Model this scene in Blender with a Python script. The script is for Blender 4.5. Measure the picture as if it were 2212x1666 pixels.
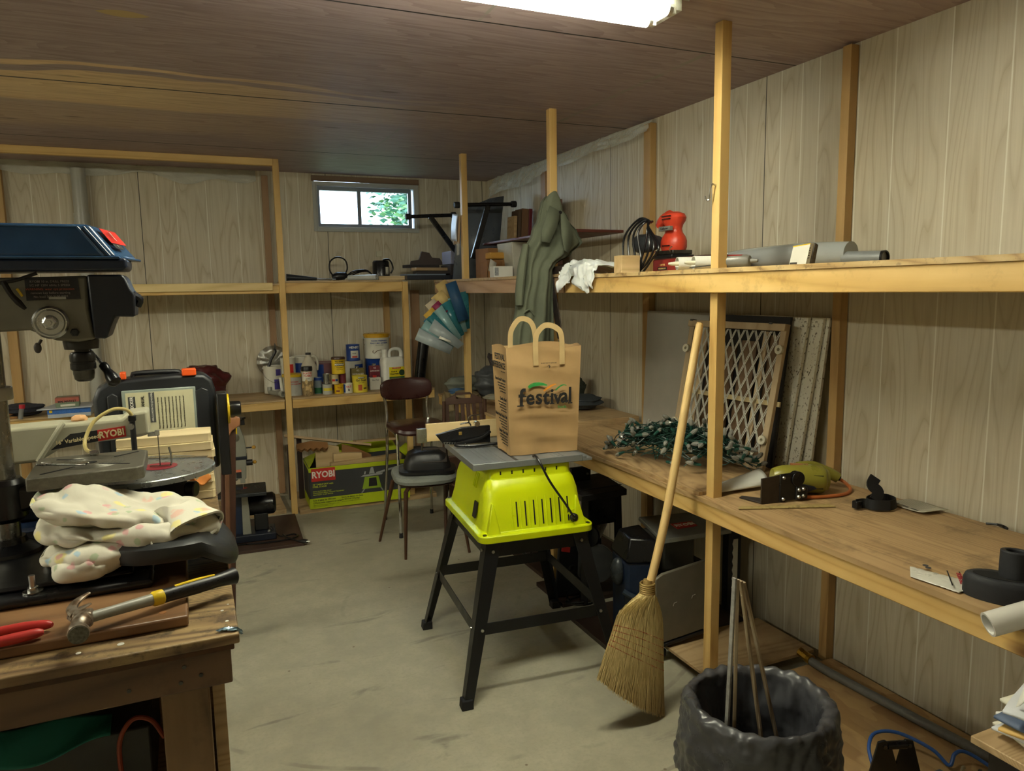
import bpy, bmesh, math, random
from math import sin, cos, pi, radians as R
from mathutils import Vector as V, Matrix as MX
random.seed(7)
for o in list(bpy.data.objects): bpy.data.objects.remove(o)
SC = bpy.context.scene
COL = SC.collection

# ------------------------------------------------------------------ camera, world, exposure
cam = bpy.data.objects.new('camera', bpy.data.cameras.new('camera'))
cam.data.sensor_width = 36.0
cam.data.lens = 1585.0 * 36 / 2212
cam.data.clip_start = 0.02
cam.matrix_world = MX(((0.91475094, 0.06737514, -0.39836078, 0), (-0.40370461, 0.11358655, -0.90781093, 0),
                       (-0.01591546, 0.99124098, 0.13110306, 1.5), (0, 0, 0, 1)))
COL.objects.link(cam)
SC.camera = cam
SC.view_settings.view_transform = 'Standard'
SC.view_settings.look = 'None'
SC.view_settings.gamma = 1
SC.view_settings.use_curve_mapping = False
SC.view_settings.exposure = 2.3
W = bpy.data.worlds.new('daylight')
SC.world = W
W.use_nodes = True
W.node_tree.nodes['Background'].inputs[0].default_value = (0.62, 0.80, 1.0, 1)
W.node_tree.nodes['Background'].inputs[1].default_value = 2.5

# ------------------------------------------------------------------ helpers
def rgb(c):
    if isinstance(c, str):
        c = c.lstrip('#')
        c = [int(c[i:i + 2], 16) / 255 for i in (0, 2, 4)]
        c = [x / 12.92 if x <= 0.04045 else ((x + 0.055) / 1.055) ** 2.4 for x in c]
    return (c[0], c[1], c[2], 1)

class NT:
    def __init__(s, name):
        s.m = bpy.data.materials.new(name); s.m.use_nodes = True
        s.t = s.m.node_tree; s.b = s.t.nodes['Principled BSDF']
    def n(s, typ, **kw):
        nd = s.t.nodes.new(typ)
        for k, v in kw.items():
            if k.startswith('i_'): nd.inputs[int(k[2:]) if k[2:].isdigit() else k[2:].replace('_', ' ')].default_value = v
            else: setattr(nd, k, v)
        return nd
    def l(s, a, b): s.t.links.new(a, b)
    def co(s, scale=(1, 1, 1), kind='Object', rot=(0, 0, 0), loc=(0, 0, 0)):
        tc = s.n('ShaderNodeTexCoord'); mp = s.n('ShaderNodeMapping')
        mp.inputs['Scale'].default_value = scale; mp.inputs['Rotation'].default_value = rot; mp.inputs['Location'].default_value = loc
        s.l(tc.outputs[kind], mp.inputs[0]); return mp.outputs[0]
    def noise(s, vec, scale, detail=4, rough=0.55, dist=0.0):
        nd = s.n('ShaderNodeTexNoise'); nd.inputs['Scale'].default_value = scale; nd.inputs['Detail'].default_value = detail
        nd.inputs['Roughness'].default_value = rough; nd.inputs['Distortion'].default_value = dist
        s.l(vec, nd.inputs['Vector']); return nd.outputs['Fac']
    def ramp(s, fac, stops, interp='LINEAR'):
        r = s.n('ShaderNodeValToRGB'); r.color_ramp.interpolation = interp; e = r.color_ramp.elements
        while len(e) > 1: e.remove(e[-1])
        e[0].position = stops[0][0]; e[0].color = rgb(stops[0][1])
        for p, c in stops[1:]:
            k = e.new(p); k.color = rgb(c)
        s.l(fac, r.inputs[0]); return r.outputs[0]
    def mix(s, f, a, b, mode='MIX'):
        m = s.n('ShaderNodeMix', data_type='RGBA', blend_type=mode)
        for sk, v in ((m.inputs[0], f), (m.inputs[6], a), (m.inputs[7], b)):
            if hasattr(v, 'is_linked'): s.l(v, sk)
            elif isinstance(v, (int, float)): sk.default_value = v
            else: sk.default_value = rgb(v)
        return m.outputs[2]
    def math(s, op, a, b=0.0):
        m = s.n('ShaderNodeMath', operation=op)
        for sk, v in ((m.inputs[0], a), (m.inputs[1], b)):
            if hasattr(v, 'is_linked'): s.l(v, sk)
            else: sk.default_value = v
        return m.outputs[0]
    def bump(s, h, strength=0.3, dist=0.01):
        b = s.n('ShaderNodeBump'); b.inputs['Strength'].default_value = strength; b.inputs['Distance'].default_value = dist
        s.l(h, b.inputs['Height']); s.l(b.outputs[0], s.b.inputs['Normal'])
    def done(s, color=None, rough=0.6, metal=0.0, **kw):
        if color is not None:
            if hasattr(color, 'is_linked'): s.l(color, s.b.inputs['Base Color'])
            else: s.b.inputs['Base Color'].default_value = rgb(color)
        if hasattr(rough, 'is_linked'): s.l(rough, s.b.inputs['Roughness'])
        else: s.b.inputs['Roughness'].default_value = rough
        s.b.inputs['Metallic'].default_value = metal
        for k, v in kw.items(): s.b.inputs[k.replace('_', ' ')].default_value = v
        return s.m

_pc = {}
def plain(c, rough=0.55, metal=0.0, var=0.12, scale=14.0, bump=0.0, **kw):
    """procedural surface: base colour with slight mottling and wear"""
    key = (str(c), rough, metal, var, scale, bump, tuple(kw.items()))
    if key in _pc: return _pc[key]
    t = NT('surface_' + str(len(_pc)))
    co = t.co()
    f = t.noise(co, scale, 5)
    a = rgb(c)
    lo = [x * (1 - var) for x in a[:3]]; hi = [min(1, x * (1 + var)) for x in a[:3]]
    col = t.ramp(f, [(0.3, lo), (0.7, hi)])
    if bump: t.bump(t.noise(co, scale * 8, 3), bump, 0.002)
    rr = t.ramp(f, [(0.3, [max(0.03, rough - 0.06)] * 3), (0.7, [min(1, rough + 0.06)] * 3)])
    _pc[key] = t.done(col, rr, metal, **kw)
    return _pc[key]

def wood(name, stops, axis='Z', ring=9.0, fine=60.0, rough=0.55, knots=None, dist=3.0, stain=None, patch=None):
    t = NT(name)
    st = {'X': (0.08, 1, 1), 'Y': (1, 0.08, 1), 'Z': (1, 1, 0.08)}[axis]
    co = t.co(st); full = t.co()
    n0 = t.noise(co, ring * 0.22, 2, 0.4, dist * 0.12)
    w = t.math('ABSOLUTE', t.math('SINE', t.math('MULTIPLY', n0, ring * 9.0)))
    f1 = t.noise(co, fine, 3)
    f = t.math('ADD', t.math('MULTIPLY', w, 0.45), t.math('MULTIPLY', f1, 0.6))
    col = t.ramp(f, stops)
    if knots:
        vo = t.n('ShaderNodeTexVoronoi'); vo.inputs['Scale'].default_value = knots
        sq = {'X': (0.5, 1, 1), 'Y': (1, 0.5, 1), 'Z': (1, 1, 0.5)}[axis]
        t.l(t.co(sq), vo.inputs['Vector'])
        k = t.ramp(vo.outputs['Distance'], [(0.045, (1, 1, 1)), (0.09, (0, 0, 0))])
        col = t.mix(k, col, '#6b4420')
    big = t.noise(full, 2.3, 4)
    col = t.mix(t.ramp(big, [(0.35, (0.2, 0.2, 0.2)), (0.7, (0, 0, 0))]), col, stops[0][1], 'MULTIPLY')
    if stain:
        s = t.ramp(t.noise(full, stain[1], 6, 0.7), [(0.52, (0, 0, 0)), (0.68, (stain[2],) * 3)])
        col = t.mix(s, col, stain[0])
    t.bump(f, 0.15, 0.002)
    return t.done(col, rough)

class MB:
    """collects shapes, then links them as ONE mesh object"""
    def __init__(s, M=None): s.v = []; s.f = []; s.mi = []; s.m = 0; s.M = M
    def add(s, vs, fs):
        b = len(s.v)
        for p in vs:
            p = V(p)
            if s.M is not None: p = s.M @ p
            s.v.append(p)
        for f in fs: s.f.append([b + i for i in f]); s.mi.append(s.m)
        return s
    def hexa(s, p):
        return s.add(p, [(0, 3, 2, 1), (4, 5, 6, 7), (0, 1, 5, 4), (1, 2, 6, 5), (2, 3, 7, 6), (3, 0, 4, 7)])
    def box(s, x0, x1, y0, y1, z0, z1):
        return s.hexa([(x0, y0, z0), (x1, y0, z0), (x1, y1, z0), (x0, y1, z0), (x0, y0, z1), (x1, y0, z1), (x1, y1, z1), (x0, y1, z1)])
    def beam(s, p0, p1, w, h, up=(0, 0, 1)):
        p0, p1 = V(p0), V(p1); d = (p1 - p0).normalized(); u = V(up)
        a = d.cross(u)
        if a.length < 1e-4: a = d.cross(V((1, 0, 0)))
        a.normalize(); b = a.cross(d).normalized()
        c = [(-w / 2, -h / 2), (w / 2, -h / 2), (w / 2, h / 2), (-w / 2, h / 2)]
        return s.hexa([p0 + a * i + b * j for i, j in c] + [p1 + a * i + b * j for i, j in c])
    def frame(s, d):
        d = V(d).normalized(); u = V((0, 0, 1)) if abs(d.z) < 0.9 else V((1, 0, 0))
        a = d.cross(u).normalized(); return a, a.cross(d).normalized()
    def cyl(s, p0, p1, r0, r1=None, n=16, cap=True):
        r1 = r0 if r1 is None else r1
        p0, p1 = V(p0), V(p1); a, b = s.frame(p1 - p0)
        vs = [p0 + (a * cos(2 * pi * i / n) + b * sin(2 * pi * i / n)) * r0 for i in range(n)]
        vs += [p1 + (a * cos(2 * pi * i / n) + b * sin(2 * pi * i / n)) * r1 for i in range(n)]
        fs = [(i, (i + 1) % n, n + (i + 1) % n, n + i) for i in range(n)]
        if cap: fs += [tuple(range(n))[::-1], tuple(range(n, 2 * n))]
        return s.add(vs, fs)
    def pipe(s, p0, p1, ro, ri, n=20):
        p0, p1 = V(p0), V(p1); a, b = s.frame(p1 - p0); vs = []
        for p, r in ((p0, ro), (p1, ro), (p1, ri), (p0, ri)):
            vs += [p + (a * cos(2 * pi * i / n) + b * sin(2 * pi * i / n)) * r for i in range(n)]
        fs = []
        for k in range(4):
            A, B = k * n, ((k + 1) % 4) * n
            fs += [(A + i, A + (i + 1) % n, B + (i + 1) % n, B + i) for i in range(n)]
        return s.add(vs, fs)
    def tube(s, pts, r, n=8, closed=False, sub=0, flat=1.0):
        pts = [V(p) for p in pts]
        if sub: pts, r = smooth_path(pts, sub, closed, r)
        rs = r if isinstance(r, (list, tuple)) else [r] * len(pts)
        N = len(pts); vs = []; a = None
        for i, p in enumerate(pts):
            d = (pts[(i + 1) % N] - pts[i - 1]) if closed else (pts[min(i + 1, N - 1)] - pts[max(i - 1, 0)])
            if d.length < 1e-9: d = V((0, 0, 1))
            d.normalize()
            if a is None: a, b = s.frame(d)
            else:
                a = (a - d * a.dot(d))
                a = a.normalized() if a.length > 1e-6 else s.frame(d)[0]
                b = a.cross(d)
            vs += [p + (a * cos(2 * pi * k / n) + b * sin(2 * pi * k / n) * flat) * rs[i] for k in range(n)]
        fs = []
        for i in range(N if closed else N - 1):
            A, B = i * n, ((i + 1) % N) * n
            fs += [(A + k, A + (k + 1) % n, B + (k + 1) % n, B + k) for k in range(n)]
        if not closed: fs += [tuple(range(n))[::-1], tuple(range((N - 1) * n, N * n))]
        return s.add(vs, fs)
    def lathe(s, prof, n=24, c=(0, 0, 0), ax='Z', sx=1.0, sy=1.0):
        vs = []; c = V(c)
        for r, z in prof:
            for i in range(n):
                x, y = r * cos(2 * pi * i / n) * sx, r * sin(2 * pi * i / n) * sy
                vs.append(c + V({'Z': (x, y, z), 'X': (z, x, y), 'Y': (x, z, y)}[ax]))
        fs = []
        for k in range(len(prof) - 1):
            A, B = k * n, (k + 1) * n
            fs += [(A + i, A + (i + 1) % n, B + (i + 1) % n, B + i) for i in range(n)]
        if prof[0][0] > 1e-6: fs.append(tuple(range(n))[::-1])
        if prof[-1][0] > 1e-6: fs.append(tuple(range((len(prof) - 1) * n, len(prof) * n)))
        return s.add(vs, fs)
    def prism(s, poly, d0, d1, plane='XZ'):
        q = {'XZ': lambda u, v, d: (u, d, v), 'XY': lambda u, v, d: (u, v, d), 'YZ': lambda u, v, d: (d, u, v)}[plane]
        n = len(poly)
        vs = [q(u, v, d0) for u, v in poly] + [q(u, v, d1) for u, v in poly]
        fs = [tuple(range(n))[::-1], tuple(range(n, 2 * n))] + [(i, (i + 1) % n, n + (i + 1) % n, n + i) for i in range(n)]
        return s.add(vs, fs)
    def ell(s, c, r, n=16, m=10, fn=None):
        vs = []; c = V(c)
        if not hasattr(r, '__len__'): r = (r, r, r)
        for j in range(m + 1):
            t = pi * j / m
            for i in range(n):
                p = 2 * pi * i / n; d = V((sin(t) * cos(p), sin(t) * sin(p), cos(t)))
                k = fn(d) if fn else 1
                vs.append(c + V((d.x * r[0], d.y * r[1], d.z * r[2])) * k)
        fs = [(j * n + i, (j + 1) * n + i, (j + 1) * n + (i + 1) % n, j * n + (i + 1) % n) for j in range(m) for i in range(n)]
        return s.add(vs, fs)
    def surf(s, fn, nu, nv, cu=False, thick=0.0):
        P = [[V(fn(i / nu, j / nv)) for j in range(nv + 1)] for i in range(nu + (0 if cu else 1))]
        NU = len(P); W_ = nv + 1
        vs = [p for row in P for p in row]; fs = []
        for i in range(nu):
            A, B = i * W_, ((i + 1) % NU) * W_
            fs += [(A + j, B + j, B + j + 1, A + j + 1) for j in range(nv)]
        s.add(vs, fs)
        return s
    def build(s, name, mats, parent=None, world=False, bevel=0.0, smooth=True, ang=35, seg=2, solid=0.0, sub=0, loc=None, kind=None):
        me = bpy.data.meshes.new(name)
        vs = s.v
        if world and parent is not None:
            inv = chain(parent).inverted(); vs = [inv @ p for p in vs]
        elif loc is not None and parent is None:
            L = V(loc); vs = [p - L for p in vs]
        me.from_pydata([tuple(p) for p in vs], [], s.f)
        if not isinstance(mats, (list, tuple)): mats = [mats]
        for m in mats: me.materials.append(m)
        me.polygons.foreach_set('material_index', s.mi)
        bm = bmesh.new(); bm.from_mesh(me); bmesh.ops.remove_doubles(bm, verts=bm.verts, dist=1e-6)
        bmesh.ops.recalc_face_normals(bm, faces=bm.faces); bm.to_mesh(me); bm.free()
        if smooth:
            me.shade_smooth()
            me.set_sharp_from_angle(angle=R(ang))
        o = bpy.data.objects.new(name, me); COL.objects.link(o)
        if parent is not None: o.parent = parent
        elif loc is not None: o.location = loc
        if sub:
            d = o.modifiers.new('sub', 'SUBSURF'); d.levels = sub; d.render_levels = sub
        if solid:
            d = o.modifiers.new('solid', 'SOLIDIFY'); d.thickness = solid; d.offset = 0
        if bevel:
            d = o.modifiers.new('bevel', 'BEVEL'); d.width = bevel; d.segments = seg; d.limit_method = 'ANGLE'; d.angle_limit = R(40)
            if smooth: d.harden_normals = False
        if kind: o['kind'] = kind
        return o

def chain(o):
    M = o.matrix_basis.copy()
    while o.parent is not None:
        o = o.parent; M = o.matrix_basis @ M
    return M

def smooth_path(P, sub, closed=False, r=None):
    N = len(P); out = []; ro = []
    rs = r if isinstance(r, (list, tuple)) else None
    for i in range(N if closed else N - 1):
        g = (lambda k: P[k % N]) if closed else (lambda k: P[max(0, min(N - 1, k))])
        p0, p1, p2, p3 = g(i - 1), g(i), g(i + 1), g(i + 2)
        for j in range(sub):
            t = j / sub
            out.append(0.5 * ((2 * p1) + (p2 - p0) * t + (2 * p0 - 5 * p1 + 4 * p2 - p3) * t * t + (3 * p1 - p0 - 3 * p2 + p3) * t ** 3))
            if rs: ro.append(rs[i] * (1 - t) + rs[(i + 1) % N] * t)
    if not closed:
        out.append(P[-1])
        if rs: ro.append(rs[-1])
    return out, (ro if rs else r)

def thing(name, label, cat, loc=(0, 0, 0), rz=0.0, group=None, rot=None):
    o = bpy.data.objects.new(name, None); COL.objects.link(o)
    o.empty_display_size = 0.05
    o.location = loc; o.rotation_euler = rot if rot else (0, 0, rz)
    bpy_fix(o)
    return tag(o, label, cat, group)
def bpy_fix(o):
    # keep matrix_basis current for chain()
    o.matrix_basis = MX.Translation(o.location) @ o.rotation_euler.to_matrix().to_4x4()
def tag(o, label, cat, group=None):
    o['label'] = label; o['category'] = cat
    if group: o['group'] = group
    return o
def struct(o):
    o['kind'] = 'structure'; return o
def dup(root, loc=None, rz=None, label=None, group=None, rot=None):
    r = root.copy(); COL.objects.link(r)
    if loc is not None: r.location = loc
    if rz is not None: r.rotation_euler = (0, 0, rz)
    if rot is not None: r.rotation_euler = rot
    if label: r['label'] = label
    if group: r['group'] = group
    for ch in list(root.children):
        c = ch.copy(); COL.objects.link(c); c.parent = r
        for g in ch.children:
            d = g.copy(); COL.objects.link(d); d.parent = c
    return r

def text(s, size, mat, parent, o, u, w, name='lettering', ext=0.0004, bold=0.0, align='CENTER', world=False, sx=1.0, wrap=None, shear=0.0, label=None):
    """flat lettering: o = anchor, u = reading direction, w = up direction of the letters"""
    c = bpy.data.curves.new('t', 'FONT'); c.body = s; c.size = size; c.extrude = ext; c.offset = bold * size
    c.align_x = align; c.align_y = 'CENTER'; c.resolution_u = 2; c.shear = shear
    ob = bpy.data.objects.new('t', c); COL.objects.link(ob)
    dg = bpy.context.evaluated_depsgraph_get()
    me = bpy.data.meshes.new_from_object(ob.evaluated_get(dg))
    bpy.data.objects.remove(ob); bpy.data.curves.remove(c)
    u = V(u).normalized(); w = V(w).normalized(); n = u.cross(w)
    inv = chain(parent).inverted() if world else None
    for v in me.vertices:
        x, y, z = v.co.x * sx, v.co.y, v.co.z
        if wrap:  # wrap = radius of the can: bend sideways about the axis behind the anchor
            a = x / wrap; p = V(o) + u * (sin(a) * (wrap + z)) + n * (cos(a) * (wrap + z) - wrap) + w * y
        else: p = V(o) + u * x + w * y + n * z
        v.co = inv @ p if world else p
    me.materials.clear(); me.materials.append(mat)
    me.name = name
    t = bpy.data.objects.new(name, me); COL.objects.link(t); t.parent = parent
    if label: t['label'] = label
    return t
# ------------------------------------------------------------------ materials
def panel_mat(name, axis):
    """whitewashed wood-grain wall panelling with narrow grooves"""
    t = NT(name)
    tc = t.n('ShaderNodeTexCoord'); sp = t.n('ShaderNodeSeparateXYZ'); t.l(tc.outputs['Object'], sp.inputs[0])
    u = sp.outputs[axis]; z = sp.outputs['Z']
    per = t.math('FRACT', t.math('DIVIDE', t.math('ADD', u, 12.2 + (0.24 if axis == 'X' else -0.01)), 1.22))
    gr = [0.095, 0.18, 0.335, 0.42, 0.50, 0.62, 0.77, 0.84, 0.93]
    st = [(0, (0, 0, 0))]
    for g in gr: st += [(g - 0.0014, (1, 1, 1)), (g + 0.0014, (0, 0, 0))]
    gro = t.ramp(per, st, 'CONSTANT')
    seam = t.ramp(per, [(0, (1, 1, 1)), (0.0035, (0, 0, 0)), (0.9975, (1, 1, 1))], 'CONSTANT')
    idr = t.ramp(per, [(0, (0.1,) * 3)] + [(g, (((i * 0.37) % 1),) * 3) for i, g in enumerate(gr)], 'CONSTANT')
    pid = t.math('ADD', t.math('MULTIPLY', idr, 7.0), t.math('MULTIPLY', t.math('FLOOR', t.math('DIVIDE', t.math('ADD', u, 12.2), 1.22)), 3.3))
    cb = t.n('ShaderNodeCombineXYZ')
    t.l(t.math('MULTIPLY', u, 5.5), cb.inputs[0]); t.l(t.math('MULTIPLY', z, 0.62), cb.inputs[1]); t.l(pid, cb.inputs[2])
    n0 = t.noise(cb.outputs[0], 1.0, 2, 0.45)
    lines = t.math('FRACT', t.math('MULTIPLY', n0, 17.0))
    cb2 = t.n('ShaderNodeCombineXYZ')
    t.l(t.math('MULTIPLY', u, 150.0), cb2.inputs[0]); t.l(t.math('MULTIPLY', z, 3.0), cb2.inputs[1]); t.l(pid, cb2.inputs[2])
    fine = t.noise(cb2.outputs[0], 1.0, 3)
    c = t.ramp(lines, [(0.0, (0.42, 0.345, 0.22)), (0.16, (0.575, 0.515, 0.385)), (0.7, (0.61, 0.55, 0.42)), (1.0, (0.48, 0.41, 0.28))])
    c = t.mix(t.ramp(fine, [(0.35, (0.5,) * 3), (0.62, (0, 0, 0))]), c, (0.47, 0.41, 0.29))
    big = t.noise(t.co((1, 1, 0.4)), 1.7, 4)
    c = t.mix(t.ramp(big, [(0.4, (0,) * 3), (0.7, (0.35,) * 3)]), c, (0.50, 0.50, 0.43))
    c = t.mix(gro, c, (0.72, 0.70, 0.60)); c = t.mix(seam, c, (0.05, 0.045, 0.035))
    t.bump(t.math('MULTIPLY', t.math('ADD', gro, seam), -1.0), 0.4, 0.003)
    return t.done(c, 0.5)

def ceiling_mat():
    t = NT('ceiling_plywood')
    tc = t.n('ShaderNodeTexCoord'); sp = t.n('ShaderNodeSeparateXYZ'); t.l(tc.outputs['Object'], sp.inputs[0])
    x, y = sp.outputs['X'], sp.outputs['Y']
    n0 = t.noise(t.co((0.45, 4.2, 1)), 1.0, 3, 0.5)
    lines = t.math('FRACT', t.math('MULTIPLY', n0, 20.0))
    fine = t.noise(t.co((5, 60, 1)), 1.0, 4)
    f = t.math('ADD', t.math('MULTIPLY', lines, 0.3), t.math('MULTIPLY', fine, 0.7))
    dark = t.ramp(f, [(0.25, (0.27, 0.195, 0.195)), (0.55, (0.365, 0.28, 0.285)), (0.8, (0.42, 0.33, 0.335))])
    tan = t.ramp(f, [(0.25, (0.62, 0.43, 0.25)), (0.6, (0.80, 0.60, 0.37)), (0.85, (0.85, 0.66, 0.42))])
    # pale heartwood bands run along x between the sheets' seams
    wob = t.math('MULTIPLY', t.math('SUBTRACT', t.noise(t.co((0.7, 1.5, 1)), 1.3, 2), 0.5), 0.55)
    yy = t.math('ADD', y, wob)
    b1 = t.ramp(t.math('SUBTRACT', yy, 3.0), [(0, (0,) * 3), (0.24, (0,) * 3), (0.25, (1,) * 3), (0.29, (1,) * 3), (0.30, (0,) * 3), (0.37, (0,) * 3), (0.38, (1,) * 3), (0.86, (1,) * 3), (0.90, (0.35,) * 3)])
    yr = t.math('SUBTRACT', yy, 3.9)
    b2 = t.ramp(yr, [(0, (1,) * 3), (0.001, (0.25,) * 3), (0.35, (0.45,) * 3), (0.5, (0.15,) * 3), (0.62, (0,) * 3)])
    side = t.ramp(t.math('ADD', t.math('MULTIPLY', x, 0.25), 0.5), [(0.45, (1,) * 3), (0.78, (0.12,) * 3)])
    back = t.ramp(t.math('MULTIPLY', t.math('ADD', y, -2.2), 0.3), [(0.0, (0,) * 3), (0.1, (1,) * 3)])
    near = t.ramp(t.math('MULTIPLY', yy, 0.2), [(0.0, (0.5,) * 3), (0.43, (0.5,) * 3), (0.47, (0,) * 3)])
    m = t.math('MULTIPLY', t.math('MINIMUM', b1, b2), side)
    m = t.math('MAXIMUM', m, t.math('MULTIPLY', near, 0.12))
    c = t.mix(m, dark, tan)
    # seams between sheets
    def line(v, at, w):
        return t.math('LESS_THAN', t.math('ABSOLUTE', t.math('SUBTRACT', v, at)), w)
    s = t.math('MAXIMUM', line(y, 2.295, 0.0045), t.math('MAXIMUM', line(y, 3.50, 0.007), line(y, 4.71, 0.006)))
    c = t.mix(s, c, (0.012, 0.01, 0.01))
    inb = lambda a, b: t.math('MULTIPLY', t.math('GREATER_THAN', y, a), t.math('LESS_THAN', y, b))
    wob2 = t.math('ADD', x, t.math('MULTIPLY', t.math('SUBTRACT', t.noise(t.co(), 9.0, 3), 0.5), 0.012))
    fl = t.math('MULTIPLY', line(wob2, 1.812, 0.012), inb(2.31, 3.5))
    fl = t.math('MAXIMUM', fl, t.math('MULTIPLY', line(wob2, 1.09, 0.006), inb(3.9, 4.66)))
    fl = t.math('MAXIMUM', fl, t.math('MULTIPLY', line(wob2, 0.91, 0.006), inb(1.0, 2.29)))
    rg = t.ramp(t.noise(t.co(), 14.0, 4), [(0.4, (0.25,) * 3), (0.55, (0.85,) * 3)])
    c = t.mix(t.math('MULTIPLY', fl, rg), c, (0.30, 0.28, 0.24))
    # oval plug patch in the veneer
    px = t.math('DIVIDE', t.math('SUBTRACT', x, -0.118), 0.075); py = t.math('DIVIDE', t.math('SUBTRACT', y, 2.626), 0.030)
    el = t.math('LESS_THAN', t.math('ADD', t.math('ABSOLUTE', t.math('MULTIPLY', px, px)), t.math('ABSOLUTE', py)), 1.0)
    c = t.mix(el, c, (0.46, 0.33, 0.14))
    # short dark knots
    vo = t.n('ShaderNodeTexVoronoi'); vo.inputs['Scale'].default_value = 1.6
    t.l(t.co((1.0, 3.4, 1)), vo.inputs['Vector'])
    kn = t.ramp(vo.outputs['Distance'], [(0.05, (0.6,) * 3), (0.10, (0,) * 3)])
    c = t.mix(t.math('MULTIPLY', kn, back), c, (0.08, 0.05, 0.04))
    t.bump(s, 0.5, -0.004)
    return t.done(c, 0.62)

def floor_mat():
    t = NT('concrete_floor')
    f = t.noise(t.co(), 1.6, 7, 0.6); g = t.noise(t.co(), 11, 6, 0.65); h = t.noise(t.co(), 70, 3)
    c = t.ramp(f, [(0.3, (0.34, 0.325, 0.24)), (0.5, (0.435, 0.415, 0.31)), (0.72, (0.49, 0.47, 0.355))])
    c = t.mix(t.ramp(g, [(0.4, (0.35,) * 3), (0.62, (0,) * 3)]), c, (0.29, 0.28, 0.215))
    c = t.mix(t.ramp(h, [(0.35, (0.3,) * 3), (0.5, (0,) * 3)]), c, (0.32, 0.305, 0.235))
    # dark scuffs, drawn out sideways
    s = t.noise(t.co((0.9, 3.0, 1), rot=(0, 0, 0.35)), 2.1, 5, 0.6, 0.8)
    c = t.mix(t.ramp(s, [(0.60, (0,) * 3), (0.70, (0.55,) * 3)]), c, (0.10, 0.10, 0.085))
    # arcs scratched by something dragged round
    rn = t.n('ShaderNodeTexWave', wave_type='RINGS', rings_direction='Z'); rn.inputs['Scale'].default_value = 1.1; rn.inputs['Distortion'].default_value = 1.5
    t.l(t.co((1, 1, 1), loc=(-1.0, -3.3, 0)), rn.inputs['Vector'])
    arc = t.math('MULTIPLY', t.ramp(rn.outputs['Fac'], [(0.984, (0,) * 3), (0.995, (1,) * 3)]), t.ramp(t.noise(t.co(), 2.6, 3), [(0.55, (0,) * 3), (0.65, (0.5,) * 3)]))
    c = t.mix(arc, c, (0.15, 0.14, 0.11))
    # rust specks
    vo = t.n('ShaderNodeTexVoronoi'); vo.inputs['Scale'].default_value = 9.0; t.l(t.co(), vo.inputs['Vector'])
    sp_ = t.math('MULTIPLY', t.ramp(vo.outputs['Distance'], [(0.035, (1,) * 3), (0.06, (0,) * 3)]), t.ramp(vo.outputs['Color'], [(0.62, (0,) * 3), (0.63, (0.8,) * 3)]))
    c = t.mix(sp_, c, (0.13, 0.09, 0.05))
    t.bump(h, 0.12, 0.002)
    return t.done(c, t.ramp(f, [(0.3, (0.55,) * 3), (0.7, (0.7,) * 3)]))

def osb_mat():
    t = NT('strand_board')
    def layer(rot, sc):
        vo = t.n('ShaderNodeTexVoronoi'); vo.inputs['Scale'].default_value = sc
        t.l(t.co((1, 0.3, 1), rot=(0, 0, rot)), vo.inputs['Vector']); return vo
    a, b = layer(0.5, 26), layer(-0.8, 20)
    c1 = t.ramp(a.outputs['Color'], [(0.1, (0.36, 0.22, 0.09)), (0.5, (0.46, 0.30, 0.13)), (0.9, (0.55, 0.38, 0.18))])
    c2 = t.ramp(b.outputs['Color'], [(0.1, (0.32, 0.19, 0.08)), (0.9, (0.50, 0.34, 0.16))])
    c = t.mix(t.ramp(t.noise(t.co(), 9, 2), [(0.45, (0,) * 3), (0.55, (1,) * 3)]), c1, c2)
    t.bump(a.outputs['Distance'], 0.2, 0.003)
    return t.done(c, 0.6)

PAN_X = panel_mat('wall_panelling_back', 'X'); PAN_Y = panel_mat('wall_panelling_right', 'Y')
CEIL = ceiling_mat(); CONC = floor_mat(); OSB = osb_mat()
pine_s = [(0.2, (0.50, 0.31, 0.095)), (0.5, (0.64, 0.42, 0.145)), (0.85, (0.70, 0.49, 0.19))]
PINE = {a: wood('pine_' + a, pine_s, a, ring=11, fine=55, knots=3.0) for a in 'XYZ'}
stud_s = [(0.2, (0.34, 0.20, 0.07)), (0.5, (0.46, 0.29, 0.105)), (0.85, (0.52, 0.34, 0.135))]
STUD = {a: wood('old_pine_' + a, stud_s, a, ring=9, fine=55, knots=3.4) for a in 'XYZ'}
red_s = [(0.2, (0.27, 0.155, 0.08)), (0.5, (0.35, 0.21, 0.11)), (0.85, (0.41, 0.26, 0.14))]
REDW = wood('reddish_stud', red_s, 'Z', ring=9)
PLYTOP = wood('worn_plywood', [(0.2, (0.30, 0.19, 0.085)), (0.5, (0.44, 0.29, 0.14)), (0.85, (0.52, 0.36, 0.18))], 'Y', ring=14, fine=40, dist=6, stain=('#3c2a18', 5.0, 0.6))
PLYX = wood('plain_plywood', [(0.2, (0.36, 0.25, 0.12)), (0.5, (0.47, 0.33, 0.17)), (0.85, (0.55, 0.40, 0.22))], 'X', ring=12, fine=40, dist=6, stain=('#4a3a22', 3.0, 0.4))
PLYED = wood('plywood_edge', [(0.2, (0.30, 0.18, 0.07)), (0.5, (0.55, 0.38, 0.16)), (0.85, (0.66, 0.50, 0.25))], 'Y', ring=20, fine=90, stain=('#3a2410', 30.0, 0.7))
BENCHD = wood('dark_bench_wood', [(0.2, (0.08, 0.042, 0.02)), (0.5, (0.13, 0.07, 0.032)), (0.85, (0.17, 0.095, 0.045))], 'X', ring=10, fine=45, stain=('#1c0f06', 4.0, 0.7), knots=3.0)
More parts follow.
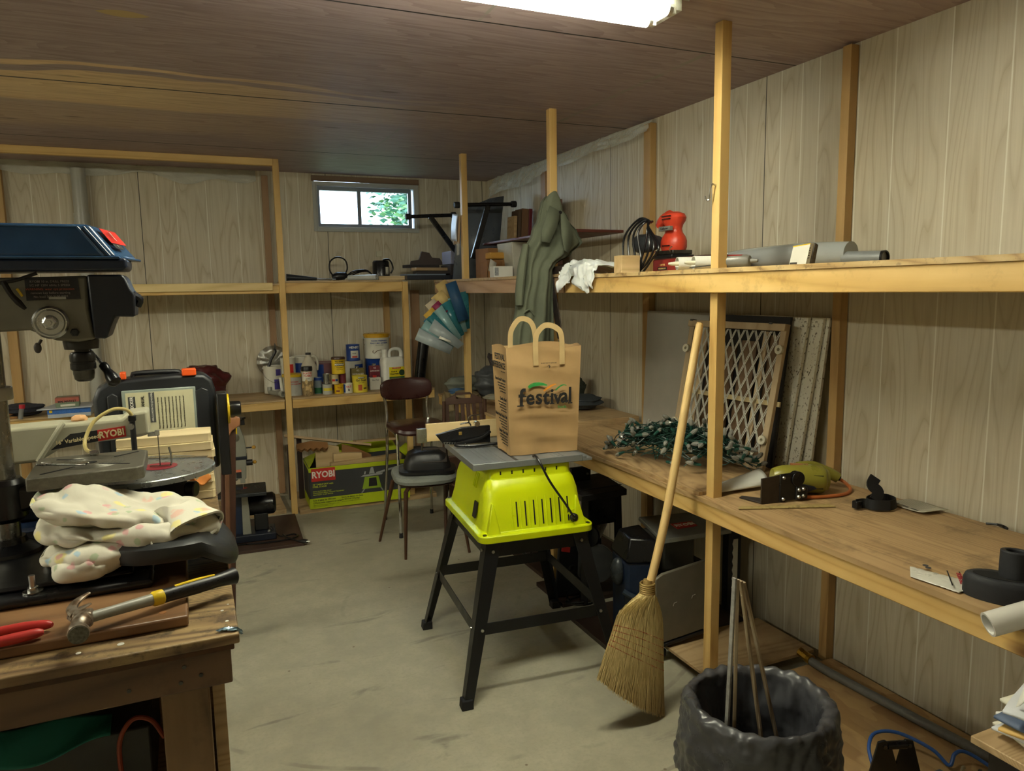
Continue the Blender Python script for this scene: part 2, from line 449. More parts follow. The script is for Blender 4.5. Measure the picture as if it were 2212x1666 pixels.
BENCHZ = wood('dark_bench_leg_wood', [(0.2, (0.13, 0.075, 0.033)), (0.5, (0.21, 0.125, 0.055)), (0.85, (0.26, 0.16, 0.075))], 'Z', ring=10, fine=45, stain=('#2a1808', 4.0, 0.5))
BENCHT = wood('worn_bench_top', [(0.2, (0.10, 0.06, 0.03)), (0.5, (0.20, 0.125, 0.055)), (0.85, (0.36, 0.25, 0.11))], 'X', ring=16, fine=60, stain=('#140d07', 22.0, 0.85))

BLACK = plain('#141518', 0.42); BLACKM = plain('#101114', 0.30); RUBBER = plain('#1b1c1f', 0.75, bump=0.1)
NAVY = plain('#15233b', 0.35); BLUEP = plain('#28486b', 0.22); DKNAVY = plain('#101725', 0.4)
WHITE = plain('#dcdcd4', 0.35, var=0.04); CREAM = plain('#c9c6ad', 0.4, var=0.05)
STEEL = plain('#b9bab8', 0.28, 1.0); DSTEEL = plain('#5d5c58', 0.4, 1.0, var=0.3, scale=40)
CAST = plain('#6a675c', 0.45, 0.5, var=0.18, scale=120, bump=0.5)
CHROME = plain('#d5d5d2', 0.12, 1.0, var=0.03)
LIME = plain('#c3d200', 0.33, var=0.03); GREYT = plain('#7f8486', 0.35, 0.3, var=0.05)
KRAFT = plain('#a98a5e', 0.8, var=0.10, scale=9)
INK = plain('#1d1d1d', 0.7, var=0.05); WHITEINK = plain('#eceae0', 0.6, var=0.03)
RED = plain('#c4302a', 0.35, var=0.05); YELLOW = plain('#e0c022', 0.4, var=0.06); ORANGE = plain('#e8591c', 0.4, var=0.05)
CARD = plain('#8a6238', 0.8, var=0.12)

# ------------------------------------------------------------------ the room
XR, YB, H = 2.24, 5.55, 2.345
XL, YN = -4.2, -1.6
struct(MB().box(XL, XR, YN, YB, -0.08, 0).build('floor', CONC, smooth=False))
struct(MB().box(XL, XR + 0.1, YN, YB + 0.1, H, H + 0.08).build('ceiling', CEIL, smooth=False))
struct(MB().box(XR, XR + 0.1, YN, YB + 0.1, 0, H).build('wall_right', PAN_Y, smooth=False))
wx0, wx1, wz0, wz1 = 0.90, 1.66, 1.95, 2.315
b = MB()
b.box(XL, wx0, YB, YB + 0.1, 0, H); b.box(wx1, XR, YB, YB + 0.1, 0, H); b.box(wx0, wx1, YB, YB + 0.1, 0, wz0); b.box(wx0, wx1, YB, YB + 0.1, wz1, H)
struct(b.build('wall_back', PAN_X, smooth=False))
struct(MB().box(XL - 0.1, XL, YN, YB + 0.1, 0, H).build('wall_left', PAN_Y, smooth=False))
struct(MB().box(XL - 0.1, XR + 0.1, YN - 0.1, YN, 0, H).build('wall_front', PAN_X, smooth=False))

# window: white vinyl slider in a narrow board reveal
wf = MB()
VIN = plain('#a9aca8', 0.45, var=0.04)
def ring(mb, x0, x1, z0, z1, y0, y1, w):
    mb.box(x0, x0 + w, y0, y1, z0, z1); mb.box(x1 - w, x1, y0, y1, z0, z1)
    mb.box(x0 + w, x1 - w, y0, y1, z0, z0 + w); mb.box(x0 + w, x1 - w, y0, y1, z1 - w, z1)
win = struct(bpy.data.objects.new('window_1', None)); COL.objects.link(win); win.location = (1.28, YB, wz0)
m = MB(); ring(m, 0.885, 1.675, 1.935, 2.29, YB - 0.012, YB + 0.006, 0.022)
ring(m, 0.905, 1.655, 1.955, 2.275, YB - 0.004, YB + 0.09, 0.014)
m.build('window_casing', VIN, win, world=True, bevel=0.002)
m = MB(); ring(m, 0.912, 1.628, 1.968, 2.258, YB + 0.02, YB + 0.055, 0.026); m.box(1.212, 1.240, YB + 0.018, YB + 0.05, 1.985, 2.235)
m.build('window_frame', plain('#7e8894', 0.4, var=0.05), win, world=True, bevel=0.002)
gl = NT('window_glass'); gl.done((0.9, 0.97, 1.0), 0.02, 0, Transmission_Weight=1.0, IOR=1.05)
MB().box(0.93, 1.61, YB + 0.034, YB + 0.037, 1.985, 2.235).build('pane', gl.m, win, world=True, smooth=False)
struct(MB().box(0.88, 1.68, YB - 0.02, YB, 2.292, 2.33).build('trim_1', wood('window_header', [(0.2, (0.15, 0.09, 0.05)), (0.6, (0.24, 0.155, 0.09))], 'X'), smooth=False, bevel=0.002))

# leafy bush outside the window, right half of the view
LEAF = plain('#2c5a3c', 0.5, var=0.35, scale=5); LEAF2 = plain('#5a7f45', 0.5, var=0.3, scale=5)
m = MB()
rnd = random.Random(3)
for i in range(1500):
    c = V((2.28 + rnd.gauss(0, 0.24), 7.6 + rnd.gauss(0, 0.25), 2.36 + rnd.gauss(0, 0.22)))
    if c.x < 1.80: continue
    d = V((rnd.gauss(0, 1), rnd.gauss(0, 1), rnd.gauss(0, 1))).normalized(); a, e = m.frame(d)
    L = rnd.uniform(0.03, 0.06); m.m = 0 if rnd.random() < 0.6 else 1
    m.add([c - a * L, c + e * L * 0.45 + d * 0.006, c + a * L, c - e * L * 0.45], [(0, 1, 2, 3)])
m.m = 0
o = m.build('bush', [LEAF, LEAF2], loc=(2.8, 7.6, 2.2), smooth=False)
tag(o, 'leafy green bush outside the right half of the small basement window', 'bush')
struct(MB().box(-1, 4, YB + 0.1, 9, 1.2, 1.80).build('ground', plain('#4d5a33', 0.9, var=0.3), smooth=False))

# ------------------------------------------------------------------ lamp
TUBE = NT('tube_glow'); TUBE.b.inputs['Emission Color'].default_value = (1.0, 0.97, 0.76, 1); TUBE.b.inputs['Emission Strength'].default_value = 14
TUBE.done((0.9, 0.9, 0.88), 0.4)
FIXW = plain('#cfd0c8', 0.35, var=0.03)
def fixture(loc, label, glow, rz=0.0):
    t = thing('fluorescent_light', label, 'light', loc, rz)
    m = MB(); m.box(-0.612, 0.612, -0.045, 0.045, 0.032, 0.075); m.prism([(-0.045, 0.034), (-0.095, 0.010), (-0.096, 0.012), (-0.045, 0.037)], -0.63, 0.63, "YZ"); m.prism([(0.045, 0.034), (0.095, 0.010), (0.096, 0.012), (0.045, 0.037)], -0.63, 0.63, "YZ"); m.box(-0.63, -0.612, -0.06, 0.06, -0.004, 0.075); m.box(0.612, 0.63, -0.06, 0.06, -0.004, 0.075)
    m.build('housing', FIXW, t, bevel=0.002)
    for y in (-0.048, 0.048):
        m = MB(); m.cyl((-0.585, y, 0), (0.585, y, 0), 0.019, n=20); m.build('lamp_tube', glow, t)
        for sx in (-1, 1):
            m = MB(); m.cyl((sx * 0.585, y, 0), (sx * 0.598, y, 0), 0.0195, n=20); m.build('end_cap', STEEL, t)
            m = MB(); m.box(min(sx * 0.598, sx * 0.612), max(sx * 0.598, sx * 0.612), y - 0.012, y + 0.012, -0.015, 0.04)
            m.build('lamp_holder', FIXW, t, bevel=0.002)
    return t
fx = fixture((0.70, 1.86, 2.27), 'lit fluorescent fixture with two white tubes under the plywood ceiling', TUBE.m)
fixture((-2.5, 1.1, 2.27), 'far fluorescent fixture in the left part of the basement', TUBE.m, R(90))
fixture((-2.5, 2.9, 2.27), 'farthest fluorescent fixture in the left part of the basement', TUBE.m, R(90))
# ------------------------------------------------------------------ shelving frames
def post(name, x0, x1, y0, y1, z0, z1, mat, label, nails=()):
    t = thing(name, label, 'post', ((x0 + x1) / 2, (y0 + y1) / 2, z0))
    MB().box(x0, x1, y0, y1, z0, z1).build('timber', mat, t, world=True, bevel=0.002, smooth=False)
    return t
hook_post = post('shelving_post', 1.637, 1.675, 1.998, 2.036, 0, H, PINE['Z'], 'tall square pine post nearest the camera, with a metal hook screwed into it')
post('shelving_post', 1.637, 1.675, 3.235, 3.273, 0, H, PINE['Z'], 'square pine post that the green coat hangs from')
post('shelving_post', 1.637, 1.675, 4.47, 4.508, 0, H, PINE['Z'], 'square pine post in the far right corner with papers pinned to it')
post('shelving_post', 0.562, 0.600, 5.03, 5.068, 0, H - 0.0, PINE['Z'], 'pale square post of the back shelves rising to the ceiling left of the window')
post('shelving_post', 1.388, 1.426, 5.03, 5.068, 0, 1.56, PINE['Z'], 'short square post under the back upper shelf, right of the paint cans')
post('wall_stud', 2.20, 2.238, 1.995, 2.033, 0.03, 2.335, STUD['Z'], 'golden brown stud on the right wall behind the nearest post')
post('wall_stud', 2.20, 2.238, 3.225, 3.285, 0.0, 2.32, STUD['Z'], 'brown stud on the right wall behind the orange sander')
post('wall_stud', 2.20, 2.238, 4.42, 4.49, 0.0, 2.26, REDW, 'reddish stud on the right wall behind the hanging coat')
post('wall_stud', 0.535, 0.578, 5.51, 5.549, 0.03, 2.31, REDW, 'brown stud on the back wall just left of the tall pale post')
post('wall_stud', 1.37, 1.412, 5.51, 5.549, 0.03, 1.50, STUD['Z'], 'brown stud on the back wall behind the white pail and weed killer jug')
post('wall_stud', 1.585, 1.645, 5.50, 5.549, 0.03, 1.50, REDW, 'reddish stud on the back wall right of the short shelf post')
post('wall_stud', -1.044, -0.99, 5.50, 5.549, 0.03, 2.30, STUD['Z'], 'knotty brown stud on the back wall at the far left')
t = thing('ceiling_cleat', 'long knotty pine board running under the ceiling along the back shelves', 'board', (-0.3, 5.03, H - 0.04))
MB().box(-1.6, 0.562, 5.02, 5.058, H - 0.044, H - 0.001).build('timber', PINE['X'], t, world=True, bevel=0.002, smooth=False)

def shelf(label, cat, x0, x1, y0, y1, z0, z1, top, side, railmat, topmat, edge=None, th=0.015, rail_w=0.026, cleat=True, over=0.006):
    """plywood board on a front rail; side = 'x' rail faces -X, 'y' rail faces -Y"""
    t = thing('shelf', label, cat, ((x0 + x1) / 2, (y0 + y1) / 2, z0))
    if side == 'x':
        MB().box(x0, x0 + rail_w, y0, y1, z0, z1).build('front_rail', railmat, t, world=True, bevel=0.003)
        bx = (x0 - over, x1, y0, y1)
        MB().box(x1 - 0.045, x1 - 0.004, y0, y1, z0 + 0.005, z1 - 0.001).build('wall_cleat', STUD['Y'], t, world=True)
    else:
        MB().box(x0, x1, y0, y0 + rail_w, z0, z1).build('front_rail', railmat, t, world=True, bevel=0.003)
        bx = (x0, x1, y0 - over, y1)
        MB().box(x0, x1, y1 - 0.045, y1 - 0.004, z0 + 0.005, z1 - 0.001).build('wall_cleat', STUD['X'], t, world=True)
    m = MB(); cuts = []          # the board is notched round the posts
    if side == 'x':
        ys = [bx[2]]
        for a, b_ in ((1.997, 2.037), (3.234, 3.274), (4.469, 4.509)):
            if a > bx[2] and b_ < bx[3]: ys += [a, b_]; m.box(1.676, bx[1], a, b_, z1, z1 + th); m.box(bx[0], 1.636, a, b_, z1, z1 + th)
        ys.append(bx[3])
        for i in range(0, len(ys), 2): m.box(bx[0], bx[1], ys[i], ys[i + 1], z1, z1 + th)
    else: m.box(*bx, z1, z1 + th)
    m.build('plywood_top', topmat, t, world=True)
    return t
# right wall
shelf('upper plywood shelf on the right wall with a rough golden front rail', 'shelf', 1.611, 2.199, 0.1, 3.04, 1.475, 1.541, 0, 'x',
      wood('rough_golden_rail', [(0.2, (0.50, 0.30, 0.08)), (0.5, (0.68, 0.45, 0.15)), (0.85, (0.78, 0.55, 0.22))], 'Y', ring=7, fine=30, stain=('#6b4416', 6.0, 0.4)), PLYED)
shelf('upper shelf in the far right corner carrying folded legs and boxes', 'shelf', 1.611, 2.199, 3.06, 5.0, 1.475, 1.55, 0, 'x',
      wood('pinkish_rail', [(0.2, (0.36, 0.22, 0.12)), (0.5, (0.47, 0.30, 0.17)), (0.85, (0.54, 0.36, 0.22))], 'Y', ring=8, knots=3.0), PLYX)
bench_r = shelf('long plywood bench along the right wall with a knotty golden front rail', 'workbench', 1.611, 2.199, 0.1, 4.98, 0.686, 0.746, 0, 'x', PINE['Y'], PLYTOP, th=0.016)
t = thing('plywood_sheet', 'loose plywood sheet lying on the right bench under the string lights', 'plywood', (1.9, 2.7, 0.763))
m = MB(); m.box(1.612, 2.198, 2.045, 3.23, 0.763, 0.775); m.box(1.68, 2.198, 3.23, 3.30, 0.763, 0.775); m.build('board', PLYTOP, t, world=True, smooth=False)
t = thing('plywood_sheet', 'pale raised plywood panel on the right bench behind the grocery bag', 'plywood', (1.9, 4.0, 0.763))
MB().box(1.80, 2.2, 3.31, 4.46, 0.763, 0.805).build('board', PLYX, t, world=True, smooth=False, bevel=0.001)
# back wall
shelf('upper shelf on the back wall under the small window', 'shelf', 0.60, 1.388, 5.04, 5.508, 1.492, 1.56, 0, 'y', PINE['X'], PLYX, th=0.012)
t = shelf('upper back shelf at the left with a pale strip nailed to its front', 'shelf', -1.6, 0.562, 5.04, 5.508, 1.492, 1.545, 0, 'y', PINE['X'], PLYX, th=0.012)
MB().box(-1.6, 0.52, 5.022, 5.04, 1.512, 1.562).build('front_strip', wood('pale_strip', [(0.2, (0.62, 0.46, 0.2)), (0.8, (0.76, 0.6, 0.3))], 'X', knots=2.0), t, world=True, bevel=0.002)
shelf('lower back shelf with paint cans on it, right of the pale post', 'shelf', 0.605, 1.60, 5.04, 5.508, 0.726, 0.786, 0, 'y', PINE['X'], PLYX, th=0.012)
shelf('lower back shelf left of the pale post with a clear top', 'shelf', -1.6, 0.555, 5.04, 5.508, 0.724, 0.778, 0, 'y', PINE['X'], PLYX, th=0.012)
# low platforms on the floor
def plank(name, label, x0, x1, y0, y1, z0, z1, mat, rz=0, cat='board'):
    t = thing(name, label, cat, ((x0 + x1) / 2, (y0 + y1) / 2, z0), rz)
    MB().box((x0 - x1) / 2, (x1 - x0) / 2, (y0 - y1) / 2, (y1 - y0) / 2, 0, z1 - z0).build('board', mat, t, smooth=False, bevel=0.0015)
    return t
plank('floor_platform', 'pale plywood platform on the floor under the back shelves', -1.4, 0.53, 5.075, 5.50, 0.0, 0.03, PLYX, cat='platform')
plank('floor_platform', 'plywood platform on the floor that the table saw box stands on', 0.61, 1.58, 5.0, 5.50, 0.0, 0.03, PLYX, cat='platform')
plank('plywood_offcut', 'pale plywood sheet on the floor in front of the grey-topped tool', 1.68, 2.19, 2.045, 2.36, 0.045, 0.058, PLYX)
plank('strand_board', 'strand board sheet with printed lines on the floor behind the waste bin', 1.68, 2.22, 0.6, 1.985, 0.03, 0.045, OSB)
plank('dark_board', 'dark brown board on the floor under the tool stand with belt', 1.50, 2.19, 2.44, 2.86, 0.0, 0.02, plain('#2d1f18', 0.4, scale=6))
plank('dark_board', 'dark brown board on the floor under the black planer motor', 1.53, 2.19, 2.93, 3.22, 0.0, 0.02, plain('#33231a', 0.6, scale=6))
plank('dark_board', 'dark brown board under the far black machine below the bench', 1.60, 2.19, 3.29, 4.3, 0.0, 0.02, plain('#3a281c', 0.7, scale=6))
# ------------------------------------------------------------------ table saw on its stand
SAW = thing('table_saw', 'lime green table saw with grey top on a black steel stand', 'table saw', (1.165, 2.65, 0), R(-5))
LEGM = plain('#17181b', 0.36, 0.2)
zt = 0.575
tops = {(-1, -1): (-0.20, -0.262), (1, -1): (0.20, -0.262), (-1, 1): (-0.20, 0.262), (1, 1): (0.20, 0.262)}
feet = {(-1, -1): (-0.325, -0.352), (1, -1): (0.325, -0.352), (-1, 1): (-0.325, 0.352), (1, 1): (0.325, 0.352)}
def legpt(k, z):
    a, b_ = feet[k], tops[k]; t_ = z / zt
    return V((a[0] + (b_[0] - a[0]) * t_, a[1] + (b_[1] - a[1]) * t_, z))
for k in tops:
    m = MB(); sx, sy = k
    for a, (w0, w1) in ((0, (0.036, 0.058)), (1, (0.036, 0.058))):
        p0, p1 = legpt(k, 0.012), legpt(k, zt)
        ex, ey = V((-sx, 0, 0)), V((0, -sy, 0)); th = 0.003
        if a == 0: c = [p0, p0 + ex * w0, p0 + ex * w0 + ey * th, p0 + ey * th, p1, p1 + ex * w1, p1 + ex * w1 + ey * th, p1 + ey * th]
        else: c = [p0, p0 + ey * w0, p0 + ey * w0 + ex * th, p0 + ex * th, p1, p1 + ey * w1, p1 + ey * w1 + ex * th, p1 + ex * th]
        m.hexa(c)
    lg = m.build('leg', LEGM, SAW, bevel=0.0015)
    p = legpt(k, 0)
    m = MB(); m.hexa([p + V((x, y, z)) for z, e in ((0, 0.003), (0.035, 0.0)) for x, y in ((sx * (0.003 + e), sy * (0.003 + e)), (-sx * 0.038, sy * (0.003 + e)), (-sx * 0.038, -sy * 0.038), (sx * (0.003 + e), -sy * 0.038))])
    m.build('rubber_foot', RUBBER, lg, bevel=0.003)
    for z_ in (0.27, 0.545):
        q = legpt(k, z_)
        m = MB(); m.cyl(q + V((-sx * 0.03, sy * 0.001, 0)), q + V((-sx * 0.03, sy * 0.006, 0)), 0.006, n=10); m.build('bolt', STEEL, lg)
        m = MB(); m.cyl(q + V((sx * 0.001, -sy * 0.03, 0)), q + V((sx * 0.006, -sy * 0.03, 0)), 0.006, n=10); m.build('bolt', STEEL, lg)
for a, b_, n_ in (((-1, -1), (1, -1), 'y'), ((-1, 1), (1, 1), 'y'), ((-1, -1), (-1, 1), 'x'), ((1, -1), (1, 1), 'x')):
    for z_, h_ in ((0.27, 0.045), (0.55, 0.058)):
        p, q = legpt(a, z_), legpt(b_, z_)
        off = V((0, -0.006 * (a[1]), 0)) if n_ == 'y' else V((-0.006 * a[0], 0, 0))
        p, q = p + off, q + off
        d = (q - p).normalized()
        m = MB(); m.beam(p + d * 0.01, q - d * 0.01, 0.003, h_); m.build('crossbar' if z_ < 0.5 else 'top_rail', LEGM, SAW, bevel=0.001)
# lime housing: flange, then a tapering hollow-looking body with an arched front panel
m = MB()
def rrect(hx, hy, r, z, n=5, cx=0, cy=0):
    out = []
    for sx, sy, a0 in ((1, 1, 0), (-1, 1, 90), (-1, -1, 180), (1, -1, 270)):
        for i in range(n + 1):
            a = R(a0 + 90 * i / n); out.append(V((cx + sx * (hx - r) + r * cos(a), cy + sy * (hy - r) + r * sin(a), z)))
    return out
rings = [rrect(0.228, 0.285, 0.04, 0.580), rrect(0.228, 0.285, 0.04, 0.606), rrect(0.206, 0.262, 0.05, 0.612), rrect(0.198, 0.254, 0.05, 0.65), rrect(0.188, 0.236, 0.05, 0.74),
         rrect(0.180, 0.222, 0.05, 0.775), rrect(0.172, 0.200, 0.04, 0.795), rrect(0.168, 0.196, 0.03, 0.836)]
N_ = len(rings[0])
m.add([p for r in rings for p in r], [(k * N_ + i, k * N_ + (i + 1) % N_, (k + 1) * N_ + (i + 1) % N_, (k + 1) * N_ + i) for k in range(len(rings) - 1) for i in range(N_)] + [tuple(range(N_))[::-1], tuple(range((len(rings) - 1) * N_, len(rings) * N_))])
body = m.build('housing', LIME, SAW, bevel=0.003, ang=30)
for i, (sx, sy) in enumerate(((-1, -1), (1, -1), (-1, 1), (1, 1))):   # moulded gusset at each corner
    m = MB(); x0, y0 = sx * 0.200, sy * 0.258
    m.hexa([(x0 - sx * 0.005, y0 + sy * 0.016, 0.606), (x0 - sx * 0.055, y0 + sy * 0.016, 0.606), (x0 - sx * 0.055, y0 - sy * 0.02, 0.606), (x0 - sx * 0.005, y0 - sy * 0.02, 0.606),
            (x0 - sx * 0.030, y0 - sy * 0.012, 0.715), (x0 - sx * 0.036, y0 - sy * 0.012, 0.715), (x0 - sx * 0.036, y0 - sy * 0.03, 0.715), (x0 - sx * 0.030, y0 - sy * 0.03, 0.715)])
    m.build('gusset', LIME, body, bevel=0.003)
    m = MB(); m.cyl((sx * 0.205, sy * 0.264, 0.606), (sx * 0.205, sy * 0.264, 0.611), 0.008, n=10); m.build('bolt', DSTEEL, body)
SLOT = plain('#0b0b08', 0.9)
def slantY(z):  # front face of the housing at height z
    return -0.254 + (z - 0.65) * (0.254 - 0.236) / 0.09 if z > 0.65 else -0.262 + (z - 0.612) * 0.2
for i in range(7):
    x = -0.075 + i * 0.034
    m = MB(); m.hexa([(x - 0.0025, slantY(0.625) - 0.0012, 0.625), (x + 0.0025, slantY(0.625) - 0.0012, 0.625), (x + 0.0025, slantY(0.625) + 0.004, 0.625), (x - 0.0025, slantY(0.625) + 0.004, 0.625),
            (x - 0.0025, slantY(0.715) - 0.0012, 0.715), (x + 0.0025, slantY(0.715) - 0.0012, 0.715), (x + 0.0025, slantY(0.715) + 0.004, 0.715), (x - 0.0025, slantY(0.715) + 0.004, 0.715)])
    m.build('vent_slot', SLOT, body, smooth=False)
    m = MB(); m.hexa([(x - 0.019 - 0.002, slantY(0.617) - 0.003, 0.617), (x - 0.019 + 0.002, slantY(0.617) - 0.003, 0.617), (x - 0.017, slantY(0.617) + 0.004, 0.617), (x - 0.021, slantY(0.617) + 0.004, 0.617),
            (x - 0.021, slantY(0.728) - 0.001, 0.728), (x - 0.017, slantY(0.728) - 0.001, 0.728), (x - 0.017, slantY(0.728) + 0.004, 0.728), (x - 0.021, slantY(0.728) + 0.004, 0.728)])
    m.build('rib', LIME, body, bevel=0.001)
for i in range(6):
    x = -0.12 + i * 0.045
    m = MB(); m.box(x - 0.003, x + 0.003, -0.1985, -0.19, 0.806, 0.824); m.build('upper_slot', SLOT, body, smooth=False)
for i in range(3):
    y = -0.10 + i * 0.02
    m = MB(); m.hexa([(-0.19 - 0.002, y - 0.003, 0.745), (-0.185, y - 0.003, 0.745), (-0.185, y + 0.003, 0.745), (-0.192, y + 0.003, 0.745), (-0.176, y - 0.003, 0.80), (-0.17, y - 0.003, 0.80), (-0.17, y + 0.003, 0.80), (-0.176, y + 0.003, 0.80)])
    m.build('rib', LIME, body, bevel=0.001)
# arched front panel standing proud of the body
def arch(u, v):
    x = -0.135 + 0.275 * u; top = 0.745 + 0.028 * (1 - abs(2 * u - 1) ** 4)
    z = 0.614 + (top - 0.614) * v
    return V((x, slantY(min(z, 0.77)) + 0.0005 - 0.0005, z))
lab = MB(); lab.hexa([(-0.2115, -0.150, 0.640), (-0.2115, -0.115, 0.640), (-0.206, -0.115, 0.640), (-0.206, -0.150, 0.640), (-0.2, -0.150, 0.70), (-0.2, -0.115, 0.70), (-0.195, -0.115, 0.70), (-0.195, -0.150, 0.70)])
lb = lab.build('warning_label', plain('#23211f', 0.5), body, smooth=False)
m = MB(); m.hexa([(-0.2006, -0.147, 0.690), (-0.2006, -0.118, 0.690), (-0.1994, -0.118, 0.690), (-0.1994, -0.147, 0.690), (-0.2, -0.147, 0.698), (-0.2, -0.118, 0.698), (-0.199, -0.118, 0.698), (-0.199, -0.147, 0.698)])
m.build('label_band', ORANGE, lb, smooth=False)
# table
m = MB(); m.box(-0.226, 0.212, -0.205, 0.245, 0.836, 0.861)
tb = m.build('table_top', GREYT, SAW, bevel=0.002)
for i, x in enumerate((-0.17, -0.152, -0.134, -0.116, -0.098, 0.10, 0.118, 0.136)):
    m = MB(); m.box(x - 0.003, x + 0.003, -0.19, 0.23, 0.861, 0.8622); m.build('ridge', GREYT, tb, bevel=0.0008)
m = MB(); m.box(-0.060, -0.048, -0.2, 0.24, 0.8611, 0.8619); m.build('mitre_slot', plain('#3e4142', 0.4, 0.5), tb, smooth=False)
m = MB(); m.box(0.212, 0.252, -0.205, 0.245, 0.836, 0.847); m.box(0.212, 0.228, -0.205, 0.245, 0.847, 0.855); m.build('fence_rail', GREYT, SAW, bevel=0.0015)
# power cord falling over the front edge
m = MB(); m.tube([(0.018, -0.178, 0.867), (0.02, -0.205, 0.871), (0.028, -0.235, 0.845), (0.055, -0.262, 0.78), (0.105, -0.28, 0.70), (0.135, -0.29, 0.648), (0.150, -0.262, 0.634)], 0.0045, 8, sub=6)
m.build('power_cord', BLACKM, SAW)
m = MB(); m.lathe([(0.0, -0.012), (0.011, -0.012), (0.017, -0.004), (0.017, 0.004), (0.012, 0.012), (0, 0.012)], 14, (0.150, -0.260, 0.634), 'Y'); m.build('cord_grommet', BLACK, SAW)
m = MB(); m.lathe([(0.0, -0.004), (0.026, -0.004), (0.026, 0.004), (0, 0.004)], 20, (0.150, -0.252, 0.640), 'Y'); m.build('grommet_ring', LIME, SAW)

# blade guard, wooden fence strip and clamp on the far left of the table
G = thing('blade_guard', 'black saw blade guard lying on the left of the grey table top', 'blade guard', (1.02, 2.80, 0.863), R(-5))
m = MB(); m.prism([(-0.13, 0.052), (-0.02, 0.075), (0.10, 0.075), (0.10, 0.004), (-0.04, 0.004), (-0.10, 0.012)], -0.008, 0.008, 'XZ')
g1 = m.build('guard_plate', BLACKM, G, bevel=0.002)
m = MB()
for i in range(9):
    x = -0.10 + i * 0.011; z = 0.012 - i * 0.0008
    m.add([(x, -0.0085, z + 0.008), (x + 0.010, -0.0085, z + 0.008), (x + 0.003, -0.0085, z - 0.002), (x, -0.006, z + 0.008), (x + 0.010, -0.006, z + 0.008), (x + 0.003, -0.006, z - 0.002)], [(0, 1, 2), (3, 5, 4), (0, 2, 5, 3), (1, 4, 5, 2), (0, 3, 4, 1)])
m.build('saw_teeth', STEEL, g1, smooth=False)
m = MB(); m.box(-0.035, -0.022, -0.012, -0.008, 0.045, 0.058); m.build('catch', plain('#c6a556', 0.3, 0.8), G, bevel=0.001)
m = MB(); m.tube([(0.10, -0.01, 0.05), (0.06, -0.02, 0.03), (-0.01, -0.03, 0.02), (-0.06, -0.045, 0.012), (0.0, -0.065, 0.008), (0.09, -0.07, 0.01), (0.14, -0.07, 0.012)], 0.006, 8, sub=5); m.build('cord', BLACKM, G)
m = MB(); m.tube([(0.02, 0.0, 0.078), (0.01, 0.0, 0.092), (-0.025, 0.0, 0.088)], 0.003, 6, sub=4); m.build('lever', BLACKM, G)
m = MB(); m.cyl((0.045, -0.01, 0.085), (0.045, 0.012, 0.085), 0.012, n=14); m.cyl((0.045, 0, 0.085), (0.045, 0, 0.075), 0.006); m.build('clamp_wheel', CHROME, G, bevel=0.001)
F = thing('wood_fence', 'pale wooden fence strip on the table saw behind the blade guard', 'wood strip', (1.02, 2.93, 0.86), R(-5))
m = MB(); m.box(-0.13, 0.20, -0.009, 0.009, 0.003, 0.078)
m.build('board', wood('blonde_ply', [(0.2, (0.60, 0.44, 0.20)), (0.8, (0.74, 0.58, 0.32))], 'X', ring=8), F, bevel=0.001)
m = MB(); m.box(-0.17, -0.13, -0.012, 0.012, 0.0, 0.06); m.build('end_bracket', STEEL, F, bevel=0.001)
m = MB(); m.cyl((-0.15, 0, 0.0), (-0.15, 0, -0.035), 0.004); m.build('screw', DSTEEL, F)
for z in (0.065, 0.078, 0.090):
    pass
m = MB(); m.tube([(0.055, -0.012, 0.072), (0.055, -0.012, 0.096), (0.075, -0.012, 0.104), (0.11, -0.012, 0.104)], 0.0035, 8, sub=4); m.build('clamp_handle', CHROME, F)

# ------------------------------------------------------------------ paper grocery bag
BG = thing('grocery_bag', 'brown paper grocery bag with a printed name standing on the table saw', 'paper bag', (1.245, 2.60, 0.8632), R(-6.5))
hx, hy, Hb = 0.138, 0.088, 0.415
rnd = random.Random(11)
def bagpt(u, v):
    # u runs round the four walls, v up
    P = [(-hx, -hy), (hx, -hy), (hx, hy), (-hx, hy)]
    k = int(u * 4) % 4; t_ = u * 4 - int(u * 4)
    a, b_ = P[k], P[(k + 1) % 4]
    x, y = a[0] + (b_[0] - a[0]) * t_, a[1] + (b_[1] - a[1]) * t_
    x *= 1 + 0.10 * v; y *= 1 + 0.12 * v
    if k == 1: x -= 0.012 * sin(pi * t_) * (1 - v) - 0.010 * v * sin(pi * t_)       # gusset folds
    if k == 3: x += 0.016 * sin(pi * t_) * (0.3 + v)
    w = 0.0035 * sin(9 * u * pi + 4 * v) * sin(7 * v + 3 * u) + 0.002 * sin(31 * v + 17 * u)
    crease = 0.0
    for c_ in (0.145, 0.36): crease += 0.003 * math.exp(-((v - c_) / 0.012) ** 2)
    low = 0.006 * max(0, 1 - v / 0.16) * sin(u * 34)
    n = {0: (0, -1), 1: (1, 0), 2: (0, 1), 3: (-1, 0)}[k]
    q = (w + crease + low) * min(1, sin(pi * t_) * 2.2)
    z = Hb * v + (0.006 * sin(u * 25) if v > 0.97 else 0)
    return V((x + n[0] * q, y + n[1] * q, max(0.0, z)))
m = MB(); m.surf(bagpt, 64, 44, cu=True)
m.add([(-hx, -hy, 0.001), (hx, -hy, 0.001), (hx, hy, 0.001), (-hx, hy, 0.001)], [(0, 1, 2, 3)])
